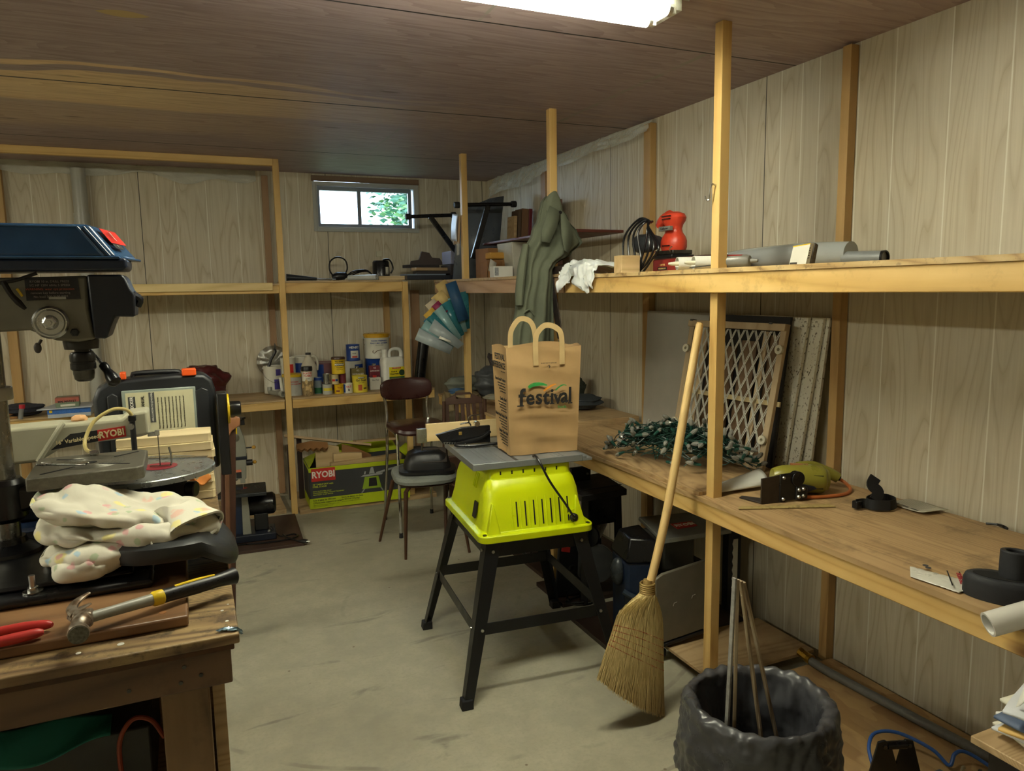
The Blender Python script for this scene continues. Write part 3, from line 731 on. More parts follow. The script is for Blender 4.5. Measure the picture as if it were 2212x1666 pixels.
# inner walls
m.surf(lambda u, v: bagpt(u, 1 - 0.3 * v) * 1.0 + V((-0.002 * (1 if bagpt(u, 1).x > 0 else -1), -0.002 * (1 if bagpt(u, 1).y > 0 else -1), 0)), 64, 6, cu=True)
bagbody = m.build('paper_body', KRAFT, BG, ang=50)
TWIST = plain('#b29a6c', 0.7)
for yy_, lift in ((-hy * 1.12 - 0.003, 0.0), (hy * 1.12 - 0.006, 0.018)):
    m = MB(); w_ = 0.0105
    x0 = -0.035 if yy_ < 0 else -0.075; x1 = 0.070 if yy_ < 0 else 0.030
    pts = [V((x0, yy_ - 0.001, 0.345)), V((x0, yy_, 0.44 + lift * 0.3)), V((x0 + 0.012, yy_, 0.475 + lift * 0.5)), V(((x0 + x1) / 2 - 0.01, yy_, 0.497 + lift)), V((x1 - 0.02, yy_, 0.485 + lift)), V((x1, yy_, 0.45)), V((x1 + 0.001, yy_ - 0.001, 0.345))]
    pts, _ = smooth_path(pts, 6)
    L = []
    for i, p in enumerate(pts):
        d = (pts[min(i + 1, len(pts) - 1)] - pts[max(i - 1, 0)]).normalized(); s_ = V((d.z, 0, -d.x)) * w_
        for q in (p - s_ + V((0, -0.0006, 0)), p + s_ + V((0, -0.0006, 0)), p + s_ + V((0, 0.0006, 0)), p - s_ + V((0, 0.0006, 0))): L.append(q)
    m.add(L, [(4 * i + k, 4 * i + (k + 1) % 4, 4 * i + 4 + (k + 1) % 4, 4 * i + 4 + k) for i in range(len(pts) - 1) for k in range(4)] + [(3, 2, 1, 0), tuple(range(len(L) - 4, len(L)))])
    m.build('handle', TWIST, BG, ang=60)
fy = -hy - 0.0085
GREENI = plain('#2f9a4a', 0.7); ORGI = plain('#e0912a', 0.7)
def fz(z): return fy - 0.012 * (z / Hb)   # front face leans out
FX = [('f', -0.101), ('e', -0.066), ('s', -0.031), ('t', -0.0015), ('i', 0.0225), ('v', 0.046), ('a', 0.073), ('l', 0.0965)]
dz = {'t': -0.003, 'v': -0.003, 'l': 0.001}
for ch, x in FX:
    z = 0.222 + dz.get(ch, 0)
    s_ = 0.082 if ch != 'f' else 0.094
    text(ch, s_, INK, bagbody, (x + 0.006, fz(z) - 0.0016, z), (1, 0, 0.02), (0, -0.03, 1), bold=0.022, sx=0.92)
for x, w_, z in ((-0.099, 0.026, 0.1935), (0.0285, 0.018, 0.195), (0.103, 0.018, 0.1935), (-0.088, 0.026, 0.229), (0.024, 0.012, 0.224), (0.044, 0.014, 0.2245), (0.062, 0.012, 0.2245)):
    m = MB(); m.box(x - w_ / 2, x + w_ / 2, fz(z) - 0.0022, fz(z) - 0.0012, z - 0.0022, z + 0.0022)
    m.build('lettering_serif', INK, bagbody, smooth=False)
def swoosh(pts, mat, wid):
    m = MB(); P, _ = smooth_path([V((x, 0, z)) for x, z in pts], 6); n = len(P)
    for i in range(n - 1):
        p, q = P[i], P[i + 1]; d = (q - p).normalized(); s_ = V((-d.z, 0, d.x))
        a_, b_ = wid * math.sin(pi * (0.25 + 0.7 * i / n)), wid * math.sin(pi * (0.25 + 0.7 * (i + 1) / n))
        pts4 = [p - s_ * a_, q - s_ * b_, q + s_ * b_, p + s_ * a_]
        m.add([V((w.x, fz(w.z) - 0.0022, w.z)) for w in pts4], [(0, 1, 2, 3)])
    m.build('printed_stroke', mat, bagbody, smooth=False)
swoosh([(-0.067, 0.262), (-0.05, 0.272), (-0.02, 0.274), (0.008, 0.268)], GREENI, 0.0075)
swoosh([(-0.006, 0.246), (0.012, 0.258), (0.032, 0.268), (0.046, 0.270)], ORGI, 0.004)
swoosh([(0.042, 0.246), (0.056, 0.258), (0.074, 0.266), (0.088, 0.262)], GREENI, 0.0028)
text('foods', 0.016, GREENI, bagbody, (0.070, fz(0.178) - 0.0018, 0.180), (1, 0, 0), (0, -0.03, 1))
text('PLEASE RECYCLE/REUSE', 0.006, INK, bagbody, (0.015, fz(0.353) - 0.0018, 0.353), (1, 0, 0), (0, -0.03, 1))
text('\u2191', 0.02, INK, bagbody, (0.016, fz(0.338) - 0.0018, 0.338), (1, 0, 0), (0, -0.03, 1))
# printing on the side walls
sxl = -hx - 0.006
def sideline(s, size, y, z, bold=0.0, right=False):
    if not right:
        x = -hx * (1 + 0.10 * z / Hb) + 0.016 * sin(pi * (0.5)) * (0.3 + z / Hb) * 0.15 - 0.005
        text(s, size, INK, bagbody, (x, y, z), (0, -1, 0), (-0.03, 0, 1), bold=bold, align='RIGHT', sx=1.0)
    else:
        x = hx * (1 + 0.10 * z / Hb) + 0.012
        text(s, size, INK, bagbody, (x, y, z), (0, 1, 0), (0.03, 0, 1), bold=bold, align='LEFT')
ye = -0.082
sideline('FESTIVAL', 0.034, ye, 0.375, 0.02); sideline('DIFFERENCE', 0.034, ye, 0.342, 0.02); sideline('* * * * * * *', 0.012, ye + 0.004, 0.318)
for z, hd in ((0.288, 'Farm Fresh Produce'), (0.213, 'Quality Beef'), (0.146, 'Made from Home Deli'), (0.083, 'Better Than Fish')):
    sideline(hd, 0.017, ye + 0.002, z, 0.02)
    for j, tx in enumerate(('an abundance of local product', 'fruit, vegetables and flowers', 'picked fresh for you and', 'your family each day')):
        if z - 0.014 - j * 0.010 > 0.02: sideline(tx, 0.0085, ye + 0.008, z - 0.014 - j * 0.0105)
sideline('THE', 0.022, -0.060, 0.375, 0.02, True); sideline('DIFFERENCE', 0.022, -0.060, 0.350, 0.02, True)
for j in range(5): sideline('fresh from our store', 0.0085, -0.055, 0.14 - j * 0.012, 0, True)

# ------------------------------------------------------------------ chairs
VIN_B = plain('#3c1f1c', 0.3, var=0.15, scale=8); BRONZE = plain('#5f4433', 0.35, 0.6, var=0.15)
GRYF = wood('grey_fabric', [(0.3, (0.20, 0.22, 0.205)), (0.7, (0.27, 0.29, 0.27))], 'X', ring=30, fine=120, rough=0.8)
CH = thing('chair', 'brown vinyl chair with chrome legs and curved backrest, left of the table saw', 'chair', (1.265, 4.40, 0))
def pad(m, hx, hy, hz, c, fn=None, n=28, k=4.0):
    """superellipse cushion"""
    c = V(c)
    prof = [(0.0, -1), (0.86, -1), (0.97, -0.75), (1.0, -0.1), (0.97, 0.6), (0.88, 0.9), (0.6, 1.0), (0, 1.04)]
    vs = []
    for r, z in prof:
        for i in range(n):
            a = 2 * pi * i / n; ca, sa = cos(a), sin(a)
            q = (abs(ca) ** k + abs(sa) ** k) ** (-1 / k)
            p = V((r * q * ca * hx, r * q * sa * hy, z * hz))
            if fn: p = fn(p)
            vs.append(c + p)
    fs = [(j * n + i, j * n + (i + 1) % n, (j + 1) * n + (i + 1) % n, (j + 1) * n + i) for j in range(len(prof) - 1) for i in range(n)]
    return m.add(vs, fs)
m = MB(MX.Translation((0.0, 0.21, 0.865)) @ MX.Rotation(R(82), 4, 'X')); pad(m, 0.172, 0.072, 0.020, (0, 0, 0), lambda p: V((p.x, p.y, p.z + 0.9 * p.x * p.x)), k=3.5); m.build('backrest', VIN_B, CH)
m = MB(); pad(m, 0.175, 0.17, 0.022, (0, -0.02, 0.66), lambda p: V((p.x, p.y, p.z - 0.3 * max(0, -p.y - 0.11))), k=4); st_ = m.build('seat', VIN_B, CH)
for sx in (-1, 1):
    m = MB(); m.tube([(sx * 0.15, 0.205, 0.86), (sx * 0.135, 0.19, 0.74), (sx * 0.145, 0.16, 0.62), (sx * 0.15, 0.15, 0.48), (sx * 0.155, 0.20, 0.25), (sx * 0.16, 0.235, 0.012)], 0.0095, 10, sub=5); lg = m.build('rear_leg', CHROME, CH)
    m = MB(); m.cyl((sx * 0.16, 0.236, 0), (sx * 0.159, 0.232, 0.03), 0.013, 0.011, n=12); m.build('rubber_foot', RUBBER, lg)
    m = MB(); m.tube([(sx * 0.145, 0.13, 0.635), (sx * 0.15, -0.09, 0.625), (sx * 0.153, -0.13, 0.58), (sx * 0.16, -0.16, 0.012)], 0.0095, 10, sub=5); lg = m.build('front_leg', CHROME, CH)
    m = MB(); m.cyl((sx * 0.16, -0.16, 0), (sx * 0.16, -0.16, 0.03), 0.013, 0.011, n=12); m.build('rubber_foot', RUBBER, lg)
m = MB(); m.box(0.02, 0.16, -0.200, -0.188, 0.635, 0.672); m.build('repair_tape', plain('#8d8f92', 0.3, 0.5), st_, bevel=0.002)

C2 = thing('chair', 'grey padded chair with bronze tapered legs carrying a black bin lid', 'chair', (1.200, 4.035, 0), R(-8))
m = MB(); pad(m, 0.185, 0.20, 0.028, (0, 0, 0.44), k=3.2); m.build('seat', GRYF, C2)
m = MB(); pad(m, 0.165, 0.18, 0.008, (0, 0, 0.408), k=3.2); m.build('seat_frame', BRONZE, C2)
for p, q in (((-0.17, 0.10), (-0.255, 0.165)), ((-0.13, -0.175), (-0.145, -0.185)), ((0.16, 0.15), (0.185, 0.38)), ((0.165, -0.155), (0.22, -0.19))):
    m = MB(); m.tube([(p[0] * 0.8, p[1] * 0.8, 0.405), (p[0], p[1], 0.385), (q[0], q[1], 0.0)], [0.013, 0.013, 0.008], 10); m.build('leg', BRONZE, C2)
# swing-top bin lid on the seat
LD = thing('bin_lid', 'black swing-top bin lid with a grey flap, resting on the grey chair', 'lid', (1.205, 3.98, 0.4695), R(-15))
m = MB()
prof = [(0.155, 0.115, 0.0), (0.162, 0.122, 0.004), (0.162, 0.122, 0.018), (0.135, 0.098, 0.026), (0.13, 0.094, 0.055), (0.11, 0.085, 0.105), (0.07, 0.065, 0.125)]
rg = [rrect(a, b_, min(a, b_) * 0.6, z) for a, b_, z in prof]; n = len(rg[0])
m.add([p for r in rg for p in r], [(k * n + i, k * n + (i + 1) % n, (k + 1) * n + (i + 1) % n, (k + 1) * n + i) for k in range(len(rg) - 1) for i in range(n)] + [tuple(range(n))[::-1], tuple(range((len(rg) - 1) * n, len(rg) * n))])
m.build('cover', BLACK, LD, ang=60)
m = MB(MX.Translation((0.04, -0.045, 0.098)) @ MX.Rotation(R(38), 4, 'X')); m.box(-0.07, 0.07, -0.058, 0.05, 0.0, 0.008); m.build('flap', plain('#3a3530', 0.45), LD, bevel=0.003)

# brown chair with a slotted back, folded behind the saw
BC = thing('folding_chair', 'brown moulded chair with slotted backrest behind the table saw', 'chair', (1.488, 4.11, -0.02), R(-8))
BRP = plain('#4b3326', 0.45)
m = MB(MX.Translation((0, 0, 0.72)) @ MX.Rotation(R(-8), 4, 'X'))
def slat(x0, x1, z0, z1, lean): m.hexa([(x0, -0.008, z0), (x1, -0.008, z0), (x1, 0.008, z0), (x0, 0.008, z0), (x0 + lean, -0.008, z1), (x1 + lean, -0.008, z1), (x1 + lean, 0.008, z1), (x0 + lean, 0.008, z1)])
m.prism([(-0.115, 0.115), (-0.11, 0.15), (-0.05, 0.172), (-0.045, 0.150), (0.045, 0.150), (0.05, 0.172), (0.11, 0.15), (0.115, 0.115)], -0.009, 0.009, 'XZ')
m.prism([(-0.05, 0.172), (0.05, 0.172), (0.04, 0.185), (-0.04, 0.185)], -0.009, 0.009, 'XZ')
for x, l in ((-0.115, 0.0), (-0.062, 0.008), (-0.022, 0.003), (0.018, -0.003), (0.058, -0.008)): slat(x, x + 0.022 if x < 0.05 else x + 0.022, -0.10, 0.118, l)
slat(0.095, 0.115, -0.10, 0.118, 0)
m.box(-0.115, 0.115, -0.009, 0.009, -0.12, -0.095)
m.build('backrest', BRP, BC, bevel=0.002)
for sx in (-1, 1):
    m = MB(); m.tube([(sx * 0.125, -0.01, 0.86), (sx * 0.128, 0.0, 0.60), (sx * 0.13, 0.02, 0.0)], 0.011, 8, sub=3); m.build('leg', BRP, BC)
m = MB(); m.box(-0.105, 0.105, 0.0, 0.02, 0.20, 0.52); m.build('folded_seat', BRP, BC, bevel=0.004)

# ------------------------------------------------------------------ cardboard box of the saw, full of offcuts
BX = thing('cardboard_box', 'open lime and black table saw carton filled with wood offcuts', 'box', (1.03, 5.145, 0.03), R(-2))
CB = plain('#3a3c3e', 0.55, var=0.06); LIMEP = plain('#b7c916', 0.5, var=0.05); KR = plain('#9a7443', 0.8)
bx0, bx1, by0, by1, bh = -0.345, 0.345, -0.165, 0.17, 0.285
w_ = 0.004
m = MB(); m.m = 0
m.box(bx0, bx1, by0, by0 + w_, 0, bh); m.box(bx0, bx0 + w_, by0, by1, 0, bh); m.box(bx1 - w_, bx1, by0, by1, 0, bh); m.box(bx0, bx1, by1 - w_, by1, 0, bh); m.box(bx0, bx1, by0, by1, 0, 0.004)
cx_ = m.build('carton', CB, BX, smooth=False)
m = MB(); m.box(bx0 - 0.0008, bx1 + 0.0008, by0 - 0.0012, by0, bh - 0.030, bh); m.build('lime_band', LIMEP, cx_, smooth=False)
m = MB(); m.box(bx0 - 0.0008, bx1 + 0.0008, by0 - 0.0012, by0, 0, 0.072); m.build('lime_band', LIMEP, cx_, smooth=False)
m = MB(); m.box(bx0 - 0.0012, bx0, by0, by1, 0, 0.06); m.box(bx0 - 0.0012, bx0, by0, by1, bh - 0.02, bh); m.build('lime_band', LIMEP, cx_, smooth=False)
m = MB(); m.box(bx0 + 0.015, bx0 + 0.175, by0 - 0.0024, by0 - 0.0012, 0.19, bh - 0.006); m.build('red_logo_patch', RED, cx_, smooth=False)
text('RYOBI', 0.062, WHITEINK, cx_, (bx0 + 0.095, by0 - 0.0028, 0.234), (1, 0, 0), (0, 0, 1), bold=0.03, sx=0.88)
LT = plain('#c9d83a', 0.6)
for s_, sz, x, z, mt in (('10" TABLE SAW with', 0.0155, 0.02, 0.168, LT), ('STEEL STAND', 0.0155, 0.02, 0.152, LT), ('HEAVY DUTY STEEL STAND', 0.010, 0.02, 0.120, LT), ('LIGHTWEIGHT DESIGN FOR EASY TRANSPORT', 0.010, 0.02, 0.108, LT), ('HEAVY DUTY 15 AMP MOTOR', 0.010, 0.02, 0.096, LT),
                         ('Scie \u00e0 table de 254 mm', 0.016, 0.02, 0.058, INK), ('(10 po) avec support en acier', 0.016, 0.02, 0.041, INK), ('Sierra de banco con base', 0.0145, 0.21, 0.060, INK), ('de 254 mm (10 pulg.)', 0.0145, 0.21, 0.045, INK),
                         ('Support en acier robuste \u2022 Conception l\u00e9g\u00e8re facilite le transport', 0.0065, 0.02, 0.025, INK), ('Moteur 15 A robuste de la capacit\u00e9 de ce produit', 0.0065, 0.02, 0.015, INK), ('Soporte de acero para trabajo \u2022 Peso del motor de 15 A', 0.0065, 0.21, 0.030, INK)):
    text(s_, sz, mt, cx_, (bx0 + x, by0 - 0.0026, z), (1, 0, 0), (0, 0, 1), bold=0.015 if sz > 0.009 else 0, align='LEFT')
# printed picture of the saw, flat on the carton
m = MB(); yq = by0 - 0.0014
def q4(mb, pts, y=yq): mb.add([(a, y, c) for a, c in pts], [tuple(range(len(pts)))])
q4(m, [(-0.03 + 0.14 - 0.10, 0.10), (0.145, 0.10), (0.125, 0.185), (0.03, 0.185)]); m.build('printed_saw_body', plain('#8fae2a', 0.5), cx_, smooth=False)
m = MB(); q4(m, [(0.0, 0.188), (0.15, 0.192), (0.16, 0.205), (0.02, 0.2)], yq - 0.0003); q4(m, [(0.06, 0.205), (0.10, 0.205), (0.09, 0.25), (0.075, 0.25)], yq - 0.0003); q4(m, [(0.11, 0.2), (0.25, 0.225), (0.25, 0.24), (0.11, 0.212)], yq - 0.0003); q4(m, [(0.025, 0.205), (0.035, 0.205), (0.04, 0.225), (0.03, 0.225)], yq - 0.0003)
m.build('printed_saw_top', plain('#a3a8aa', 0.5), cx_, smooth=False)
m = MB(); q4(m, [(0.055, 0.115), (0.115, 0.115), (0.11, 0.175), (0.06, 0.175)], yq - 0.0004); m.build('printed_saw_panel', INK, cx_, smooth=False)
m = MB(); q4(m, [(0.0, 0.075), (0.012, 0.075), (0.03, 0.10), (0.02, 0.10)], yq - 0.0003); q4(m, [(0.15, 0.075), (0.16, 0.075), (0.145, 0.10), (0.135, 0.10)], yq - 0.0003); m.build('printed_stand', plain('#8b9094', 0.5), cx_, smooth=False)
for pts in ([(bx0, by1 - 0.03, bh), (bx1, by1, bh), (bx1 - 0.04, by1 + 0.06, bh + 0.085), (bx0 + 0.32, by1 + 0.05, bh + 0.085)], [(bx0 + w_, by0, bh), (bx0 + w_, by1, bh), (bx0 + 0.09, by1 - 0.03, bh + 0.04), (bx0 + 0.05, by0 + 0.16, bh + 0.012)], [(bx1, by0, bh), (bx1, by1, bh), (bx1 + 0.06, by1 - 0.02, bh + 0.05), (bx1 + 0.055, by0 + 0.05, bh + 0.03)]):
    m = MB(); m.add(pts, [(0, 1, 2, 3)]); m.build('flap', LIMEP, BX, solid=0.004, smooth=False)
OFF = wood('offcut_pine', [(0.2, (0.52, 0.37, 0.18)), (0.8, (0.68, 0.52, 0.28))], 'X', ring=10)
OFF2 = wood('offcut_ply', [(0.2, (0.42, 0.28, 0.14)), (0.8, (0.56, 0.40, 0.22))], 'X', ring=14)
def off(label, pts, y0, y1, mat, name='wood_offcut', z=None, rot=0):
    cx0 = sum(p[0] for p in pts) / len(pts); cz = min(p[1] for p in pts)
    t = MB().prism([(a - cx0, c - cz) for a, c in pts], -(y1 - y0) / 2, (y1 - y0) / 2, 'XZ').build(name, mat, loc=None, smooth=False, bevel=0.001)
    t.location = (cx0, (y0 + y1) / 2, cz); t.rotation_euler = (0, 0, rot); tag(t, label, 'offcut', 'wood offcuts in the open carton'); return t
off('long low pine offcut along the front of the carton', [(0.83, 0.26), (1.325, 0.26), (1.325, 0.350), (1.05, 0.338), (0.83, 0.33)], 5.0, 5.04, OFF, rot=R(-1))
off('tall square pine offcut with a stepped edge in the carton', [(0.86, 0.20), (1.055, 0.20), (1.055, 0.375), (0.935, 0.385), (0.86, 0.385)], 5.045, 5.085, OFF, rot=R(-2))
off('dark triangular offcut in the middle of the carton', [(0.92, 0.22), (1.13, 0.22), (1.13, 0.345), (1.03, 0.40), (0.93, 0.44)], 5.09, 5.11, CARD, rot=R(-3))
off('grained pine board sticking up at the left of the carton', [(0.75, 0.20), (0.92, 0.20), (0.91, 0.42), (0.75, 0.46)], 5.12, 5.14, OFF, rot=R(-3))
t = MB().box(-0.30, 0.30, -0.06, 0.06, -0.008, 0.008).build('board', OFF2, smooth=False, bevel=0.001); t.location = (0.86, 5.24, 0.445); t.rotation_euler = (R(-14), R(10), R(-10)); tag(t, 'wide plywood board lying slanted over the back of the carton', 'offcut', 'wood offcuts in the open carton')
t = MB().box(-0.15, 0.15, -0.045, 0.045, -0.008, 0.008).build('board', OFF2, smooth=False, bevel=0.001); t.location = (1.19, 5.22, 0.42); t.rotation_euler = (R(-8), R(2), R(4)); tag(t, 'small flat board at the right back of the carton', 'offcut', 'wood offcuts in the open carton')
# scalloped trim pieces left of the box
m = MB(); pts = [(-0.10, 0.05)] + [(-0.10 + 0.01 * i, 0.008 * sin(i * 1.55)) for i in range(22)] + [(0.11, 0.05), (0.0, 0.07)]
m.prism(pts, -0.012, 0.012, 'XZ'); t = m.build('scalloped_trim', CARD, smooth=False, bevel=0.001); t.location = (0.72, 5.07, 0.425); t.rotation_euler = (R(-50), R(2), 0); tag(t, 'scalloped wooden trim piece above the left corner of the carton', 'trim piece')
for x, y, w2, lb_, hh in ((0.60, 5.30, 0.040, 'dark brown board leaning on the back wall behind the pale post', 0.40), (0.665, 5.30, 0.035, 'dark brown board leaning on the back wall next to the carton', 0.44)):
    t = MB().box(-w2 / 2, w2 / 2, -0.012, 0.012, 0, hh).build('leaning_board', plain('#2c1c17', 0.5, scale=6), smooth=False, bevel=0.002); t.location = (x, y, 0.031); tag(t, lb_, 'board')
from mathutils import noise as NZ
# ------------------------------------------------------------------ broom
STRAW = NT('broom_straw')
_c = STRAW.co((1, 1, 0.15)); _f = STRAW.noise(_c, 160, 2)
_sp = STRAW.n('ShaderNodeSeparateXYZ'); _tc = STRAW.n('ShaderNodeTexCoord'); STRAW.l(_tc.outputs['Object'], _sp.inputs[0])
_g = STRAW.ramp(_sp.outputs['Z'], [(0.02, (0.33, 0.23, 0.10)), (0.16, (0.60, 0.46, 0.20)), (0.34, (0.68, 0.54, 0.24))])
STRAW.done(STRAW.mix(STRAW.ramp(_f, [(0.35, (0.55,) * 3), (0.6, (0,) * 3)]), _g, (0.36, 0.25, 0.09)), 0.7)
STRAW = STRAW.m
HND = wood('broom_handle', [(0.2, (0.62, 0.42, 0.17)), (0.8, (0.74, 0.54, 0.25))], 'Z', ring=5, fine=30, rough=0.35)
BR = thing('broom', 'straw broom with red stitching and a pale wooden handle leaning on the nearest post', 'broom', (1.34, 2.02, 0))
m = MB(); m.tube([(1.394, 2.035, 0.45), (1.43, 2.036, 0.57), (1.477, 2.037, 0.756), (1.537, 2.038, 1.06), (1.594, 2.040, 1.345), (1.598, 2.04, 1.366)], [0.0145, 0.015, 0.015, 0.0145, 0.0135, 0.008], 14, sub=4); m.build('handle', HND, BR, world=True)
bn, bl, brr = V((1.391, 2.03, 0.45)), V((1.183, 2.01, 0.165)), V((1.433, 1.995, 0.004))
def brpt(u, v, th=0.0):
    """u across, v from neck down"""
    top = V((1.372 + 0.043 * u, 2.032, 0.452)); w_ = min(1, v / 0.33)
    shl = V((1.262, 2.025, 0.385)) * (1 - u) + V((1.448, 2.022, 0.330)) * u
    bot = V((1.175, 2.008, 0.200)) * (1 - u) + V((1.437, 1.994, 0.006)) * u
    bot.z -= 0.012 * sin(pi * u) ; bot.x -= 0.006 * sin(pi * u)
    if v < 0.33:
        t_ = v / 0.33; e_ = 1 - (1 - t_) ** 1.8
        p = V((top.x * (1 - e_) + shl.x * e_, top.y * (1 - t_) + shl.y * t_, top.z * (1 - t_) + shl.z * t_)); 
        p.z += 0.012 * sin(pi * u) * t_
    else:
        t_ = (v - 0.33) / 0.67; p = shl * (1 - t_) + bot * t_; p.z += 0.012 * sin(pi * u) * (1 - t_)
    return p
def thick(v): return 0.022 - 0.006 * min(1, v * 3) + 0.012 * max(0, v - 0.5)
m = MB()
for sgn in (-1, 1):
    m.surf(lambda u, v: brpt(u, v) + V((0, sgn * (thick(v) * (1 - abs(2 * u - 1) ** 3) + 0.0015 * sin(u * 150 + 7 * v)), 0)), 60, 16)
rnd = random.Random(5)
for i in range(900):
    u = rnd.random(); v0 = rnd.uniform(0.0, 0.7); v1 = min(1.03, v0 + rnd.uniform(0.3, 0.6)) if v0 < 0.5 else rnd.uniform(0.97, 1.04)
    sg = -1 if rnd.random() < 0.8 else 1; j = rnd.gauss(0, 0.012)
    pts = []
    for k in range(4):
        v = v0 + (v1 - v0) * k / 3; uu = min(1, max(0, u + j * k / 3)); p = brpt(uu, min(v, 1))
        if v > 1: p += (brpt(uu, 1) - brpt(uu, 0.95)) * (v - 1) * 12
        p.y += sg * (thick(v) * (1 - abs(2 * uu - 1) ** 3) + 0.002 + rnd.uniform(0, 0.003)); p.z = max(p.z, 0.001); pts.append(p)
    m.tube(pts, 0.0009, 3)
m.build('bristles', STRAW, BR, world=True, ang=80)
m = MB()
TH = plain('#a83a22', 0.7)
for k in range(5):
    v = 0.40 + k * 0.055; pts = [brpt(u / 24, v + 0.05 * (u / 24)) + V((0, -thick(v) * (1 - abs(2 * u / 24 - 1) ** 3) - 0.0035, 0)) for u in range(25)]
    m = MB(); m.tube(pts, 0.0017, 5); m.build('red_stitching', TH, BR, world=True)
m = MB()
for k in range(6): m.tube([(1.3915 + 0.0245 * cos(a * pi / 8), 2.034 + 0.0235 * sin(a * pi / 8), 0.447 + k * 0.0072) for a in range(16)], 0.0035, 6, closed=True)
m.cyl((1.391, 2.034, 0.44), (1.394, 2.035, 0.495), 0.0225, 0.016, n=16); m.build('wire_binding', plain('#b59a62', 0.4, 0.5), BR, world=True)

# ------------------------------------------------------------------ waste bin with liner and sticks
LINER = plain('#45464a', 0.3, var=0.2, scale=6)
bc = V((1.27, 1.355, 0))
BN = thing('waste_bin', 'cream waste bin lined with a dark grey plastic bag, nearest on the right', 'waste bin', tuple(bc))
m = MB(); m.lathe([(0.145, 0.0), (0.150, 0.004), (0.172, 0.425), (0.178, 0.43), (0.178, 0.44), (0.168, 0.44), (0.165, 0.42), (0.142, 0.01), (0.0, 0.01)], 40); m.build('bin_body', plain('#c2b795', 0.45), BN)
def liner(u, v):
    a = 2 * pi * u
    fold = 0.0025 * sin(13 * a + 2 * sin(3 * a)) + 0.0015 * sin(29 * a + 1.3 + 5 * v) + 0.006 * NZ.noise(V((cos(a) * 3, sin(a) * 3, v * 2)))
    if v < 0.45:   # outside skirt, from hem up
        t_ = v / 0.45; r = 0.186 + 0.022 * (1 - t_) + fold * (1.15 - t_); z = 0.225 + 0.222 * t_ + 0.018 * sin(5 * a + 1) * (1 - t_) + 0.01 * sin(17 * a) * (1 - t_)
        r += 0.004 * sin(9 * t_ + 7 * a) * (1 - t_)
    elif v < 0.55:
        t_ = (v - 0.45) / 0.1; r = 0.186 - 0.031 * t_ + fold * 0.35; z = 0.447 + 0.009 * sin(pi * t_) + 0.002 * sin(23 * a)
    else:
        t_ = (v - 0.55) / 0.45; r = (0.153 - 0.02 * t_) * (1 - 0.05 * t_) + fold * 0.9 * min(1, 4 * (1 - t_)); z = 0.447 - 0.39 * t_
        if t_ > 0.9: r *= (1 - t_) / 0.1
    q = V((r * cos(a), r * sin(a), z)); nn = q.copy()
    d = NZ.noise(V((q.x * 12, q.y * 12, q.z * 12))) * 0.014 + abs(NZ.noise(V((q.x * 30 + 3, q.y * 30, q.z * 34)))) * 0.010 - abs(NZ.noise(V((q.x * 9 + 3, q.y * 9, q.z * 40)))) * 0.008
    rr = (r + d) / max(r, 1e-5) if r > 0.02 else 1
    return V((q.x * rr, q.y * rr, q.z + d * 0.4))
m = MB(); m.surf(liner, 220, 66, cu=True); m.build('bin_liner', LINER, BN, ang=80)
STK = wood('weathered_stick', [(0.2, (0.16, 0.11, 0.06)), (0.6, (0.36, 0.27, 0.16)), (0.85, (0.50, 0.42, 0.30))], 'Z', ring=14, fine=90)
for i, (bx_, by_, bz_, w_) in enumerate(((1.155, 1.345, 0.30, 0.012), (1.205, 1.37, 0.28, 0.009), (1.285, 1.345, 0.27, 0.012), (1.345, 1.35, 0.27, 0.011))):
    t = MB().beam((0, 0, 0), V((1.172 + 0.011 * i, 1.345 + 0.002 * i, 0.795 - 0.006 * i)) - V((bx_, by_, bz_)), w_, 0.006).build('wooden_strip', STK if i else plain('#8d8c88', 0.5, scale=60, var=0.3), smooth=False, bevel=0.001)
    t.location = (bx_, by_, bz_)
    tag(t, ['grey painted strip, leftmost of the sticks standing in the waste bin', 'thin dark strip, second from the left in the waste bin', 'brown strip leaning in the waste bin, third from the left', 'rightmost brown strip standing in the waste bin'][i], 'wooden strip', 'thin wooden strips in the waste bin')

# ------------------------------------------------------------------ floor, right: hose, blue cord, tools
t = MB().tube([(2.105, 1.99, 0.062), (2.10, 1.90, 0.062), (2.108, 1.76, 0.062), (2.118, 1.62, 0.062), (2.128, 1.48, 0.062), (2.14, 1.35, 0.062), (2.15, 1.15, 0.062), (2.15, 0.9, 0.062)], 0.016, 12, sub=5).build('hose', plain('#6a6a66', 0.55, scale=60))
tag(t, 'grey hose lying along the foot of the right wall', 'hose')
m = MB(); m.cyl((2.104, 1.985, 0.066), (2.10, 2.03, 0.078), 0.0185, n=8); m.cyl((2.104, 1.975, 0.066), (2.104, 1.99, 0.067), 0.020, n=14); m.build('brass_fitting', plain('#b08a35', 0.3, 0.9), t)
BLC = plain('#2f5fae', 0.4)
t = MB().tube([(1.80, 1.44, 0.055), (1.835, 1.485, 0.08), (1.885, 1.505, 0.10), (1.95, 1.475, 0.10), (1.99, 1.39, 0.085), (2.00, 1.34, 0.06), (2.03, 1.345, 0.085), (2.06, 1.335, 0.09), (2.085, 1.29, 0.075), (2.09, 1.2, 0.055), (2.05, 1.0, 0.055)], 0.0055, 8, sub=6).build('extension_cord', BLC); tag(t, 'blue cord looping over the strand board at the lower right', 'cord')
t = thing('clamp_stand', 'black pair of triangular clamp arms on the strand board by the blue cord', 'clamp', (1.81, 1.38, 0.046))
